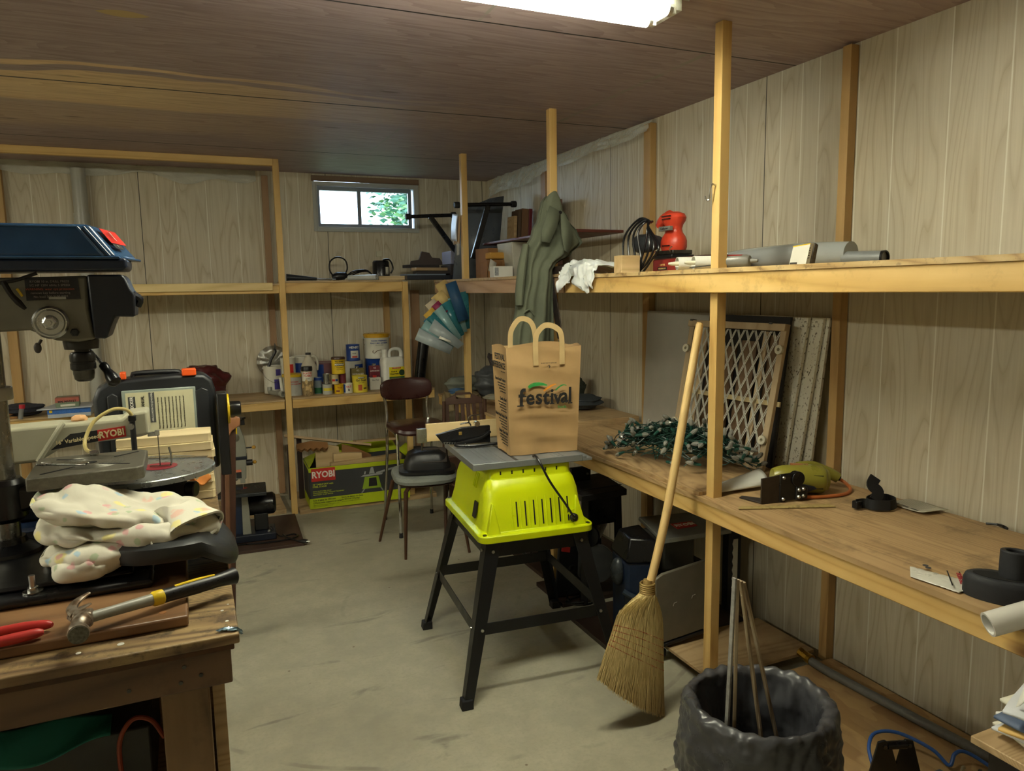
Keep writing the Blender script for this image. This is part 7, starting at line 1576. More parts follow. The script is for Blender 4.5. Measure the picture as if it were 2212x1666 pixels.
m = MB(); m.prism([(-0.05, 0.04), (0.0, 0.04), (-0.01, 0.30), (-0.045, 0.30)], -0.062, -0.041, 'XZ'); m.build('blade_guard', SIL, BS, bevel=0.003)
m = MB(); m.prism([(-0.11, 0.37), (-0.06, 0.37), (-0.045, 0.42), (-0.04, 0.70), (-0.085, 0.70), (-0.10, 0.62), (-0.115, 0.50)], -0.03, 0.05, 'XZ'); m.build('arm', NAVY, BS, bevel=0.005)
m = MB(); m.prism([(-0.075, 0.38), (-0.01, 0.38), (-0.005, 0.48), (0.0, 0.55), (-0.008, 0.63), (-0.03, 0.70), (-0.07, 0.70), (-0.075, 0.60)], -0.045, -0.031, 'XZ'); cv = m.build('wheel_cover', SIL, BS, bevel=0.004)
m = MB(); m.box(-0.112, 0.001, -0.048, 0.052, 0.497, 0.518); m.build('waist_band', DKNAVY, BS, bevel=0.003)
m = MB(); m.lathe([(0, -0.001), (0.020, -0.001), (0.022, 0.0), (0, 0.0)], 20, (-0.052, -0.0462, 0.632), 'Y', sx=0.8); m.build('round_window', plain('#5c584c', 0.4), cv)
m = MB(); m.box(-0.070, -0.045, -0.0468, -0.0455, 0.655, 0.70); m.build('yellow_label', YL2, cv, smooth=False)
m = MB(); m.box(-0.066, -0.036, -0.0468, -0.0455, 0.388, 0.44); wl = m.build('warning_label', INK, cv, smooth=False)
m = MB(); m.box(-0.066, -0.036, -0.0474, -0.0468, 0.425, 0.44); m.build('label_band', plain('#c96b4f', 0.5), wl, smooth=False)
m = MB(); m.box(-0.045, 0.0, -0.01, 0.02, 0.700, 0.74); m.lathe([(0, 0), (0.03, 0), (0.03, 0.012), (0, 0.012)], 5, (-0.022, 0.0, 0.735)); m.build('tension_knob', BLACK, BS, bevel=0.002)
for z, s_ in ((0.565, 0), (0.475, 1)):
    m = MB(); m.cyl((-0.005, -0.03, z), (0.03, -0.03, z), 0.004 if not s_ else 0.018, n=12); m.build('knob_stem' if not s_ else 'black_knob', BLACK, BS, bevel=0.001)
    m = MB(); m.ell((0.042, -0.03, z), (0.012, 0.008, 0.011)); m.build('yellow_knob', plain('#b58a2e', 0.35), BS)
m = MB(); m.hexa([(-0.19, -0.15, 0.298), (0.095, -0.165, 0.298), (0.10, 0.09, 0.298), (-0.12, 0.09, 0.298), (-0.19, -0.15, 0.318), (0.095, -0.165, 0.318), (0.10, 0.09, 0.318), (-0.12, 0.09, 0.318)]); wt = m.build('work_table', plain('#33373a', 0.3, 0.4), BS, bevel=0.003)
m = MB(); m.lathe([(0, 0.3185), (0.022, 0.3185), (0.022, 0.3192), (0, 0.3192)], 18, (-0.03, -0.02, 0)); m.build('red_insert', plain('#8c2a2a', 0.4), wt)
m = MB(); m.box(-0.032, -0.030, -0.03, -0.022, 0.318, 0.39); m.build('blade', STEEL, BS)
m = MB(); m.box(-0.045, -0.018, -0.045, -0.02, 0.355, 0.385); m.build('blade_guide', SIL, BS, bevel=0.002)
m = MB(); m.tube([(-0.03, 0.02, 0.20), (0.06, 0.02, 0.20), (0.135, 0.02, 0.20), (0.15, 0.02, 0.20)], [0.062, 0.066, 0.066, 0.05], 24); m.build('motor', BLACKM, BS, bevel=0.003)
m = MB(); m.box(0.02, 0.10, -0.02, 0.06, 0.045, 0.15); m.build('motor_foot', BLACK, BS, bevel=0.005)
m = MB(); m.tube([(0.11, -0.02, 0.06), (0.16, -0.06, 0.008), (0.24, -0.05, 0.006), (0.26, -0.10, 0.006), (0.20, -0.14, 0.006), (0.05, -0.145, 0.006), (-0.09, -0.12, 0.006), (-0.2, -0.10, 0.006)], 0.005, 8, sub=6); m.build('power_cord', BLACKM, BS)
m = MB(); m.tube([(0.18, -0.04, 0.008), (0.20, -0.12, 0.012), (0.26, -0.20, 0.006)], 0.005, 8, sub=5); m.build('plug_cord', BLACKM, BS)
m = MB(); m.tube([(0.26, -0.20, 0.006), (0.285, -0.222, 0.010), (0.305, -0.238, 0.010)], [0.007, 0.013, 0.011], 10); pl = m.build('plug', BLACK, BS)
m = MB(); m.cyl((0.305, -0.238, 0.013), (0.32, -0.25, 0.013), 0.002, n=6); m.build('prong', STEEL, pl)
m = MB(); m.cyl((0.300, -0.244, 0.013), (0.315, -0.256, 0.013), 0.002, n=6); m.build('prong', STEEL, pl)
# plastic film along the top of the walls
FILM = NT('hanging_film'); _fn = FILM.noise(FILM.co(), 9, 4)
FILM.bump(_fn, 0.8, 0.05); FILM.done((0.80, 0.84, 0.78), 0.10, 0, Alpha=0.42, Specular_IOR_Level=1.0); FILM = FILM.m
m = MB(); m.surf(lambda u, v: V((2.232 - 0.055 * v ** 0.7 - 0.03 * abs(NZ.noise(V((u * 14, v * 3, 0)))) , 5.35 - 2.13 * u, 2.343 - (0.15 + 0.06 * NZ.noise(V((u * 5, 2, 0)))) * v * (1 - 0.55 * u))), 90, 10)
o = m.build('vapour_film', FILM, loc=(2.2, 4.3, 2.25), ang=80); tag(o, 'shiny clear plastic film hanging from the ceiling along the right wall corner', 'plastic film')
m = MB(); m.surf(lambda u, v: V((-1.25 + 1.75 * u, 5.543 - 0.03 * v - 0.02 * abs(NZ.noise(V((u * 12, v * 3, 5)))), 2.343 - (0.075 + 0.07 * NZ.noise(V((u * 6, 1, 3)))) * v)), 80, 8)
o = m.build('vapour_film', FILM, loc=(-0.3, 5.52, 2.3), ang=80); tag(o, 'clear plastic film sagging along the top of the back wall at the left', 'plastic film')
# ------------------------------------------------------------------ workbench in the left foreground
zw = 0.92
WBN = thing('workbench', 'worn dark wooden workbench in the left foreground', 'workbench', (-0.5, 1.9, 0))
m = MB(); m.box(-1.2, 0.045, 1.285, 2.74, 0.902, 0.92); m.build('bench_top', BENCHT, WBN, world=True, bevel=0.003)
m = MB(); m.box(-1.2, 0.036, 1.292, 2.735, 0.890, 0.902); m.build('under_layer', plain('#4d3119', 0.7, scale=30, var=0.4), WBN, world=True, bevel=0.002)
m = MB(); m.box(-1.2, 0.030, 1.300, 1.338, 0.826, 0.892); m.build('front_apron', BENCHD, WBN, world=True, bevel=0.003)
m = MB(); m.box(-0.008, 0.028, 1.34, 2.73, 0.826, 0.888); m.build('side_apron', BENCHD, WBN, world=True, bevel=0.003)
for x0, y0 in ((-0.087, 1.340), (-0.087, 2.60), (-1.15, 1.340)):
    m = MB(); m.box(x0, x0 + 0.078, y0, y0 + 0.09, 0, 0.825); m.build('leg', BENCHZ, WBN, world=True, bevel=0.003)
m = MB(); m.box(-0.004, 0.018, 1.44, 2.6, 0.05, 0.825); m.build('side_panel', PLYX, WBN, world=True, smooth=False)
m = MB(); m.box(-1.1, -0.095, 1.95, 1.968, 0.3, 0.82); m.build('back_panel', PLYX, WBN, world=True, smooth=False)
m = MB(); m.box(-1.1, -0.005, 1.44, 1.95, 0.50, 0.518); m.build('lower_shelf', PLYX, WBN, world=True, smooth=False)
for x, z in ((-0.045, 0.872), (-0.052, 0.845), (-0.13, 0.850), (-0.02, 0.852)):
    m = MB(); m.cyl((x, 1.3005, z), (x, 1.2985, z), 0.0035, n=10); m.build('nail_head', DSTEEL, WBN, world=True)
for x, y, r_ in ((-0.139, 1.330, 0.0055), (0.028, 1.345, 0.003), (0.022, 1.395, 0.003), (0.033, 1.42, 0.002), (-0.20, 1.325, 0.004)):
    m = MB(); m.cyl((x, y, 0.9201), (x, y, 0.9206), r_, n=14); m.build('paint_spot', WHITE, WBN, world=True)
o = MB(); o.surf(lambda u, v: V((0.012 + 0.036 * u + 0.004 * sin(9 * v), 1.298 + 0.012 * v + 0.004 * sin(7 * u), 0.9225 + 0.004 * abs(NZ.noise(V((u * 9, v * 9, 0)))) - (0.012 * max(0, u - 0.75) * 4 if u > 0.75 else 0))), 16, 8)
o = o.build('tape_scrap', plain('#7f99a8', 0.25, 0.4), loc=(0.03, 1.30, 0.921), solid=0.0008); tag(o, 'crumpled scrap of silver-blue tape on the corner of the workbench', 'tape')
# board, pliers and hammer
t = thing('drill_board', 'dark brown board with rounded edge under the drill press, with one drilled hole', 'board', (-0.3, 1.55, zw))
m = MB(); m.box(-0.72, -0.034, 1.352, 1.95, 0.9205, 0.940); m.build('board', wood('walnut_board', [(0.2, (0.13, 0.065, 0.03)), (0.6, (0.22, 0.115, 0.05)), (0.9, (0.27, 0.15, 0.07))], 'X', ring=6, fine=40, rough=0.4), t, world=True, bevel=0.004)
m = MB(); m.cyl((-0.075, 1.385, 0.9402), (-0.075, 1.385, 0.9406), 0.006, n=16); m.build('drilled_hole', plain('#8a5a2a', 0.7), t, world=True)
t = thing('pliers', 'pliers with two red handles at the left edge of the workbench', 'pliers', (-0.30, 1.37, 0.9405))
RDG = plain('#b8332f', 0.4, var=0.08)
m = MB(); m.tube([(-0.395, 1.372, 0.952), (-0.33, 1.388, 0.953), (-0.28, 1.392, 0.953), (-0.252, 1.390, 0.952), (-0.243, 1.387, 0.951)], [0.006, 0.0085, 0.009, 0.008, 0.004], 12, sub=4); m.build('red_handle', RDG, t, world=True)
m = MB(); m.tube([(-0.395, 1.362, 0.951), (-0.33, 1.352, 0.951), (-0.29, 1.357, 0.951), (-0.262, 1.363, 0.951), (-0.252, 1.365, 0.950)], [0.006, 0.0085, 0.009, 0.008, 0.004], 12, sub=4); m.build('red_handle', RDG, t, world=True)
m = MB(); m.tube([(-0.39, 1.367, 0.951), (-0.42, 1.367, 0.951), (-0.47, 1.366, 0.950)], [0.010, 0.014, 0.005], 10, flat=0.5); m.build('jaws', DSTEEL, t, world=True)
HM = thing('hammer', 'claw hammer with rusty head, grey shaft and black and yellow grip', 'hammer', (-0.18, 1.36, 0.9405))
def HP(t_, dz=0.0, s_=0.0):
    a, b_ = V((-0.188, 1.352, 0.966)), V((0.052, 1.472, 0.955)); d = (b_ - a); n = V((-d.y, d.x, 0)).normalized()
    return a + d * t_ + V((0, 0, dz)) + n * s_
m = MB(); m.tube([HP(0.0), HP(0.12), HP(0.42)], [0.0095, 0.009, 0.0105], 14, flat=1.0); m.build('shaft', plain('#94948a', 0.35), HM, world=True)
m = MB(); m.tube([HP(0.40), HP(0.415), HP(0.47), HP(0.475)], [0.011, 0.0135, 0.0135, 0.012], 14); m.build('yellow_collar', YELLOW, HM, world=True)
m = MB(); m.tube([HP(0.47), HP(0.52), HP(0.7), HP(0.86), HP(0.93), HP(0.99), HP(1.0)], [0.0125, 0.0125, 0.0135, 0.0125, 0.014, 0.0165, 0.013], 16); gr = m.build('grip', BLACK, HM, world=True)
m = MB(); m.tube([HP(0.56, 0.0125), HP(0.70, 0.0135), HP(0.84, 0.0125)], [0.0035, 0.004, 0.003], 8, sub=3, flat=0.6); m.build('yellow_inlay', YELLOW, gr, world=True)
for i in range(9):
    c = HP(0.53 + i * 0.045, 0.0055, -0.0115); m = MB(); m.ell(c, 0.0017, 8, 6); m.build('grip_dimple', SLOT, gr, world=True)
RH = NT('rusty_steel'); _r = RH.noise(RH.co(), 55, 5); RH.bump(_r, 0.25, 0.001)
RH.done(RH.ramp(_r, [(0.35, (0.30, 0.27, 0.23)), (0.52, (0.25, 0.20, 0.15)), (0.62, (0.12, 0.075, 0.045))]), 0.38, 0.75); RH = RH.m
hc = V((-0.196, 1.350, 0.966))
m = MB(); m.tube([hc + V((0.010, 0.014, 0.0)), hc + V((0.002, -0.012, 0.0)), hc + V((-0.001, -0.028, -0.001)), hc + V((-0.002, -0.034, -0.001)), hc + V((0.002, -0.046, -0.002)), hc + V((0.003, -0.055, -0.002))], [0.013, 0.015, 0.0115, 0.0125, 0.0165, 0.0155], 16, sub=2); hd = m.build('head', RH, HM, world=True)
m = MB(); m.cyl(hc + V((0.003, -0.055, -0.002)), hc + V((0.0035, -0.0575, -0.002)), 0.0145, n=20); m.build('striking_face', plain('#6f6d63', 0.35, 0.8, scale=200, var=0.4), hd, world=True)
m = MB(); m.box(-0.016, 0.014, -0.012, 0.014, -0.013, 0.013); 
for v in m.v: v += hc + V((0.004, 0.004, 0))
m.build('eye_block', RH, hd, world=True, bevel=0.005, seg=3)
for s_ in (-1, 1):
    m = MB(); m.tube([hc + V((-0.006, 0.012, 0.002 + s_ * 0.004)), hc + V((-0.016, 0.034, 0.002 + s_ * 0.006)), hc + V((-0.010, 0.058, 0.004 + s_ * 0.008)), hc + V((0.006, 0.078, 0.006 + s_ * 0.010))], [0.011, 0.009, 0.007, 0.003], 10, sub=4, flat=0.55); m.build('claw', RH, hd, world=True)

# drill press
DP = thing('drill_press', 'grey drill press with navy cover on a black base, cut off by the left edge', 'drill press', (-0.374, 1.79, 0.9405))
def dp(mb, *a, **k): return mb.build(*a, **k, world=True)
m = MB(); m.box(-0.62, -0.095, 1.515, 1.93, 0.9408, 0.958); bs_ = m.build('base', BLACKM, DP, world=True, bevel=0.008, seg=3)
m = MB(); m.box(-0.60, -0.13, 1.555, 1.92, 0.958, 0.968); m.build('raised_step', BLACKM, bs_, world=True, bevel=0.005)
for x, y in ((-0.295, 1.545), (-0.288, 1.66)):
    m = MB(); m.lathe([(0, 0.9585), (0.017, 0.9585), (0.017, 0.961), (0.009, 0.9612), (0.009, 0.968), (0.0055, 0.9685), (0.0055, 0.990), (0, 0.990)], 16, (x, y, 0)); m.build('hold_down_bolt', STEEL, bs_, world=True)
m = MB(); m.cyl((-0.374, 1.79, 0.962), (-0.374, 1.79, 1.43), 0.023, n=32); m.build('column', plain('#8d8c86', 0.25, 0.9, scale=60, var=0.15), DP, world=True)
m = MB(); m.lathe([(0.0, 0.963), (0.062, 0.963), (0.060, 0.975), (0.034, 0.988), (0.030, 1.0), (0, 1.0)], 28, (-0.374, 1.79, 0)); m.build('column_flange', BLACKM, DP, world=True)
m = MB(); m.lathe([(0.0, 1.29), (0.033, 1.29), (0.034, 1.293), (0.034, 1.313), (0.032, 1.316), (0, 1.316)], 28, (-0.374, 1.79, 0)); m.build('rack_collar', plain('#a29f93', 0.4, 0.3), DP, world=True)
m = MB(); m.tube([(-0.374, 1.79, 1.035), (-0.374, 1.79, 1.045), (-0.374, 1.79, 1.115), (-0.374, 1.79, 1.125)], [0.030, 0.040, 0.040, 0.032], 28); m.build('table_bracket', BLACKM, DP, world=True)
m = MB(); m.hexa([(-0.36, 1.765, 1.05), (-0.312, 1.765, 1.06), (-0.312, 1.815, 1.06), (-0.36, 1.815, 1.05), (-0.36, 1.765, 1.11), (-0.312, 1.765, 1.105), (-0.312, 1.815, 1.105), (-0.36, 1.815, 1.11)]); m.build('bracket_arm', BLACKM, DP, world=True, bevel=0.008, seg=3)
m = MB(); m.prism([(-0.317, 1.692), (-0.120, 1.702), (-0.106, 1.716), (-0.106, 1.880), (-0.120, 1.897), (-0.326, 1.897)], 1.112, 1.140, 'XY'); tbl = m.build('work_table', CAST, DP, world=True, bevel=0.003)
m = MB(); m.box(-0.312, -0.282, 1.775, 1.81, 1.070, 1.112); m.build('under_rib', plain('#8e8c7c', 0.5), tbl, world=True, bevel=0.003)
TT = plain('#5b5951', 0.35, 0.6)
for a, b_ in (((-0.295, 1.72), (-0.240, 1.765)), ((-0.170, 1.835), (-0.125, 1.872)), ((-0.285, 1.862), (-0.232, 1.832)), ((-0.195, 1.775), (-0.135, 1.745))):
    m = MB(); m.beam(V(a + (1.1402,)), V(b_ + (1.1402,)), 0.006, 0.0012); m.build('table_slot', SLOT, tbl, world=True, smooth=False)
m = MB(); m.lathe([(0, 1.1402), (0.011, 1.1402), (0.011, 1.1408), (0, 1.1408)], 20, (-0.212, 1.798, 0)); m.build('centre_hole', SLOT, tbl, world=True)
m = MB()
for k in range(7): m.tube([(-0.212 + (0.03 + 0.006 * k) * cos(a * pi / 20), 1.798 + (0.03 + 0.006 * k) * sin(a * pi / 20), 1.1401) for a in range(40)], 0.0004, 4, closed=True)
m.build('machining_rings', TT, tbl, world=True, kind='stuff')
# head casting: side face and its depth
def S(x, z, y): return (x * y / 1.79, 1.5 + (z - 1.5) * y / 1.79)
m = MB(); yh = 1.735
m.prism([S(-0.50, 1.535, yh), S(-0.187, 1.541, yh), S(-0.190, 1.470, yh), S(-0.183, 1.407, yh), S(-0.215, 1.402, yh), S(-0.255, 1.407, yh), S(-0.276, 1.418, yh), S(-0.300, 1.430, yh), S(-0.50, 1.424, yh)], yh, 1.85, 'XZ'); hdc = m.build('head_casting', plain('#6c6a5d', 0.45, 0.2, scale=30, var=0.08), DP, world=True, bevel=0.006, seg=3)
m = MB(); m.prism([S(-0.188, 1.543, 1.73), S(-0.122, 1.543, 1.73), S(-0.116, 1.535, 1.73), S(-0.108, 1.512, 1.73), S(-0.101, 1.500, 1.73), S(-0.101, 1.488, 1.73), S(-0.104, 1.452, 1.73), S(-0.141, 1.454, 1.73), S(-0.150, 1.435, 1.73), S(-0.161, 1.407, 1.73), S(-0.184, 1.409, 1.73)], 1.727, 1.86, 'XZ'); fc = m.build('front_cover', DKNAVY, DP, world=True, bevel=0.004)
m = MB(); m.tube([S(-0.105, 1.50, 1.76)[:1] + (1.76,) + S(-0.105, 1.50, 1.76)[1:], S(-0.092, 1.495, 1.76)[:1] + (1.765,) + S(-0.092, 1.490, 1.76)[1:], S(-0.098, 1.478, 1.76)[:1] + (1.77,) + S(-0.098, 1.476, 1.76)[1:]], 0.008, 8, sub=3); m.build('switch_key', DKNAVY, fc, world=True)
# belt cover: tray plus sloping hood with raised ribs
def P3(x, z, y): a = S(x, z, y); return (a[0], y, a[1])
yn, yf = 1.715, 1.885
m = MB(); m.prism([S(-0.62, 1.548, yn), S(-0.120, 1.552, yn), S(-0.112, 1.556, yn), S(-0.111, 1.578, yn), S(-0.62, 1.576, yn)], yn, yf, 'XZ'); bc2 = m.build('belt_cover_tray', NAVY, DP, world=True, bevel=0.006, seg=3)
m = MB(); z0, z1 = 1.578, 1.648
b0_ = [P3(-0.62, z0, yn - 0.004), P3(-0.128, z0, yn - 0.004), (P3(-0.105, z0, yn)[0] + 0.008, yf + 0.004, P3(0, z0, yn)[2]), (-0.62, yf + 0.004, P3(0, z0, yn)[2])]
t0 = [P3(-0.62, z1, yn + 0.012), P3(-0.176, z1, yn + 0.012), (P3(-0.156, z1, yn)[0] + 0.006, yf - 0.014, P3(0, z1, yn)[2]), (-0.62, yf - 0.014, P3(0, z1, yn)[2])]
m.hexa([V(p) for p in b0_] + [V(p) for p in t0]); hood = m.build('belt_cover_hood', BLUEP, DP, world=True, bevel=0.009, seg=3)
m = MB(); m.hexa([V(P3(-0.62, z0 - 0.002, yn - 0.007)), V(P3(-0.124, z0 - 0.002, yn - 0.007)), V((P3(-0.103, z0, yn)[0] + 0.011, yf + 0.007, P3(0, z0 - 0.002, yn)[2])), V((-0.62, yf + 0.007, P3(0, z0 - 0.002, yn)[2])), V(P3(-0.62, z0 + 0.004, yn - 0.007)), V(P3(-0.124, z0 + 0.004, yn - 0.007)), V((P3(-0.103, z0, yn)[0] + 0.011, yf + 0.007, P3(0, z0 + 0.004, yn)[2])), V((-0.62, yf + 0.007, P3(0, z0 + 0.004, yn)[2]))]); m.build('rim', BLUEP, hood, world=True, bevel=0.002)
for x in (-0.148, -0.160):
    m = MB(); m.tube([V(P3(x + 0.006, z0 + 0.004, yn - 0.004)), V(P3(x - 0.038, z1 - 0.006, yn + 0.010))], 0.0025, 8); m.build('moulded_rib', BLUEP, hood, world=True)
m = MB(); m.tube([V(P3(-0.62, z1 - 0.006, yn + 0.0105)), V(P3(-0.196, z1 - 0.006, yn + 0.0105))], 0.0022, 8); m.build('moulded_rib', BLUEP, hood, world=True)
# badge on the sloping right end of the hood
ra, rb_ = V(P3(-0.108, z0 + 0.008, yn)), V(P3(-0.150, z1 - 0.004, yn)); sd = (rb_ - ra).normalized(); nn = V((sd.z, 0, -sd.x)); 
if nn.x < 0: nn = -nn
def RB(s_, y, o_): p = ra + sd * s_ + nn * o_; return V((p.x - 0.022 + (y - yn) * 0.18, y, p.z))
ofs = 0.0045
def rq(s0, s1, y0, y1, o_): return [RB(s0, y0, o_), RB(s1, y0, o_), RB(s1, y1, o_), RB(s0, y1, o_), RB(s0, y0, o_ + 0.0006), RB(s1, y0, o_ + 0.0006), RB(s1, y1, o_ + 0.0006), RB(s0, y1, o_ + 0.0006)]
m = MB(); m.hexa(rq(0.026, 0.062, 1.738, 1.85, ofs)); rdp = m.build('red_badge', RED, hood, world=True, smooth=False)
text('RYOBI', 0.030, WHITEINK, rdp, RB(0.044, 1.796, ofs + 0.001), (0, 1, 0), sd, world=True, bold=0.03, sx=0.9)
m = MB(); m.hexa(rq(0.012, 0.024, 1.738, 1.80, ofs)); kbp = m.build('black_badge', INK, hood, world=True, smooth=False)
text('10" DRILL PRESS', 0.008, WHITEINK, kbp, RB(0.018, 1.769, ofs + 0.001), (0, 1, 0), sd, world=True)
# rating plate
yp = yh - 0.0015
m = MB(); m.prism([S(-0.300, 1.538, yp), S(-0.205, 1.537, yp), S(-0.203, 1.493, yp), S(-0.300, 1.491, yp)], yp, yp + 0.002, 'XZ'); rp = m.build('rating_plate', INK, hdc, world=True, smooth=False)
pc = S(-0.252, 1.515, yp)
for i, s_ in enumerate(('RYOBI 10 in. DRILL PRESS', '1/2 HP 120V 60Hz 5 SPEED', 'WARNING: wear eye protection', 'remove key before starting', 'No load 500-3100 RPM')):
    text(s_, 0.0062, plain('#8d8580', 0.5) if i != 2 else plain('#a5543c', 0.5), rp, (pc[0] - 0.004, yp - 0.0006, pc[1] + 0.014 - i * 0.0075), (1, 0, 0), (0, 0, 1), world=True)
m = MB(); m.box(pc[0] - 0.008, pc[0] + 0.022, yp - 0.001, yp - 0.0004, pc[1] - 0.0215, pc[1] - 0.0165); m.build('serial_strip', plain('#9a9a92', 0.4), rp, world=True, smooth=False)
# feed hub, hex bolts, quill, chuck
hx_, hz_ = S(-0.261, 1.445, yh)
m = MB(); m.lathe([(0, 0.0), (0.032, 0.0), (0.033, -0.004), (0.029, -0.009), (0.027, -0.009), (0.024, -0.006), (0.015, -0.007), (0.012, -0.012), (0.0, -0.012)], 36, (hx_, yh, hz_), 'Y'); fh = m.build('feed_hub', STEEL, DP, world=True)
m = MB(); m.lathe([(0, -0.011), (0.013, -0.011), (0.013, -0.019), (0.010, -0.021), (0.005, -0.021), (0.005, -0.026), (0, -0.026)], 6, (hx_, yh, hz_), 'Y'); m.build('hex_nut', STEEL, fh, world=True)
qx, qz = S(-0.219, 1.423, yh)
m = MB(); m.lathe([(0, 0), (0.0085, 0.0), (0.0085, -0.007), (0.006, -0.009), (0, -0.009)], 6, (qx, yh, qz), 'Y'); m.build('hex_bolt', BLACKM, hdc, world=True)
cxp = -0.2095
m = MB(); m.lathe([(0, 1.408), (0.033, 1.408), (0.034, 1.404), (0.032, 1.388), (0, 1.388)], 28, (cxp, 1.79, 0)); m.build('quill_collar', plain('#26231f', 0.4), DP, world=True)
m = MB(); m.lathe([(0, 1.39), (0.014, 1.39), (0.014, 1.382), (0.022, 1.380), (0.0245, 1.374), (0.0245, 1.362), (0.0235, 1.361), (0.0235, 1.358), (0.0245, 1.357), (0.0245, 1.346), (0.022, 1.343), (0, 1.343)], 30, (cxp, 1.79, 0)); ck = m.build('chuck', BLACKM, DP, world=True)
m = MB(); m.lathe([(0, 1.344), (0.0205, 1.344), (0.0205, 1.336), (0.0185, 1.324), (0.013, 1.319), (0, 1.318)], 24, (cxp, 1.79, 0)); m.build('chuck_nose', DSTEEL, ck, world=True)
m = MB(); m.cyl((-0.215, 1.85, 1.40), (-0.172, 1.80, 1.348), 0.004, n=10); m.build('feed_handle', STEEL, DP, world=True)
m = MB(); m.tube([(-0.174, 1.802, 1.350), (-0.170, 1.797, 1.345), (-0.166, 1.792, 1.338), (-0.158, 1.782, 1.325), (-0.152, 1.775, 1.315), (-0.148, 1.771, 1.310)], [0.009, 0.0095, 0.0085, 0.013, 0.014, 0.006], 16, sub=3); m.build('handle_knob', BLACKM, DP, world=True)
m = MB(); m.cyl((-0.274, 1.745, 1.412), (-0.278, 1.742, 1.404), 0.003, n=8); m.ell((-0.281, 1.742, 1.396), (0.007, 0.003, 0.011)); m.build('lock_lever', plain('#4a4643', 0.4, 0.3), DP, world=True)
KY = plain('#15110f', 0.4, 0.3)
t = thing('chuck_key', 'black chuck key hanging from a cord on the side of the drill press', 'chuck key', (-0.30, 1.71, 1.50))
m = MB(); m.tube([(-0.355, 1.722, 1.520), (-0.325, 1.716, 1.527), (-0.30, 1.715, 1.532), (-0.266, 1.718, 1.545)], 0.0035, 8, sub=4); m.build('crossbar', KY, t, world=True)
m = MB(); m.tube([(-0.322, 1.714, 1.528), (-0.312, 1.712, 1.505), (-0.300, 1.712, 1.488), (-0.290, 1.713, 1.475)], [0.0055, 0.005, 0.006, 0.003], 8, sub=3); m.build('shank', KY, t, world=True)
m = MB(); m.beam((-0.302, 1.720, 1.515), (-0.294, 1.720, 1.500), 0.006, 0.004); m.build('yellow_tag', YELLOW, t, world=True)
t = thing('wrench', 'small bright double-ended wrench lying on the drill press table', 'wrench', (-0.265, 1.80, 1.1405), R(-28))
m = MB(); m.box(-0.038, 0.038, -0.006, 0.006, 0.0, 0.003); m.build('shank', STEEL, t, bevel=0.001)
for s_ in (-1, 1):
    m = MB(); m.prism([(s_ * 0.034, -0.010), (s_ * 0.054, -0.010), (s_ * 0.054, -0.004), (s_ * 0.044, -0.003), (s_ * 0.044, 0.003), (s_ * 0.054, 0.004), (s_ * 0.054, 0.010), (s_ * 0.034, 0.010)], 0, 0.0035, 'XY'); m.build('jaw', STEEL, t, bevel=0.001)

# scroll saw
SS = thing('scroll_saw', 'cream and navy scroll saw with round table behind the drill press', 'scroll saw', (-0.20, 2.05, zw))
ARM = plain('#b3b19a', 0.38, var=0.04)
m = MB(); m.prism([(-0.60, 1.190), (-0.305, 1.198), (-0.285, 1.196), (-0.165, 1.200), (-0.150, 1.212), (-0.105, 1.216), (-0.105, 1.155), (-0.125, 1.150), (-0.29, 1.143), (-0.345, 1.110), (-0.60, 1.105)], 2.005, 2.085, 'XZ'); am = m.build('upper_arm', ARM, SS, world=True, bevel=0.008, seg=3)
m = MB(); m.tube([(-0.345, 2.003, 1.113), (-0.298, 2.003, 1.185), (-0.288, 2.008, 1.198)], 0.006, 8, sub=3); m.build('raised_seam', ARM, am, world=True)
m = MB(); m.prism([(-0.318, 1.137), (-0.275, 1.172), (-0.218, 1.176), (-0.218, 1.149)], 2.0035, 2.005, 'XZ'); bl = m.build('black_decal', INK, am, world=True, smooth=False)
m = MB(); m.prism([(-0.218, 1.149), (-0.218, 1.176), (-0.158, 1.181), (-0.157, 1.155)], 2.0035, 2.005, 'XZ'); rl = m.build('red_decal', RED, am, world=True, smooth=False)
text('RYOBI', 0.023, plain('#e8d9a8', 0.5), rl, (-0.188, 2.0028, 1.165), (1, 0, 0.09), (-0.05, 0, 1), world=True, bold=0.03, sx=0.85)
text('16" Variable Speed', 0.0135, plain('#e8d9a8', 0.5), bl, (-0.261, 2.0028, 1.157), (1, 0, 0.10), (-0.05, 0, 1), world=True, bold=0.015, sx=0.9)
m = MB(); m.cyl((-0.141, 2.0, 1.075), (-0.141, 2.0, 1.195), 0.0065, n=14); m.build('hold_down_rod', plain('#3a3c3f', 0.3, 0.6), SS, world=True)
m = MB(); m.box(-0.149, -0.132, 1.990, 2.006, 1.193, 1.207); m.build('rod_clamp', BLACK, SS, world=True, bevel=0.002)
m = MB(); m.cyl((-0.144, 1.990, 1.181), (-0.144, 1.984, 1.181), 0.0075, n=12); m.build('clamp_screw', STEEL, SS, world=True)
m = MB(); m.tube([(-0.140, 1.995, 1.207), (-0.152, 1.985, 1.224), (-0.180, 1.97, 1.228), (-0.218, 1.955, 1.205), (-0.236, 1.93, 1.168), (-0.232, 1.90, 1.150), (-0.216, 1.872, 1.147)], 0.0042, 10, sub=6); m.build('dust_hose', plain('#b8a86c', 0.35), SS, world=True)
m = MB(); m.tube([(-0.222, 1.868, 1.1465), (-0.205, 1.872, 1.1475)], 0.006, 8); m.build('hose_nozzle', STEEL, SS, world=True)
m = MB(); m.lathe([(0, 1.058), (1.0, 1.058), (1.0, 1.070), (0.985, 1.072), (0, 1.072)], 48, (0, 0, 0))
for v in m.v: v.x = -0.135 + v.x * 0.175; v.y = 1.995 + v.y * 0.150
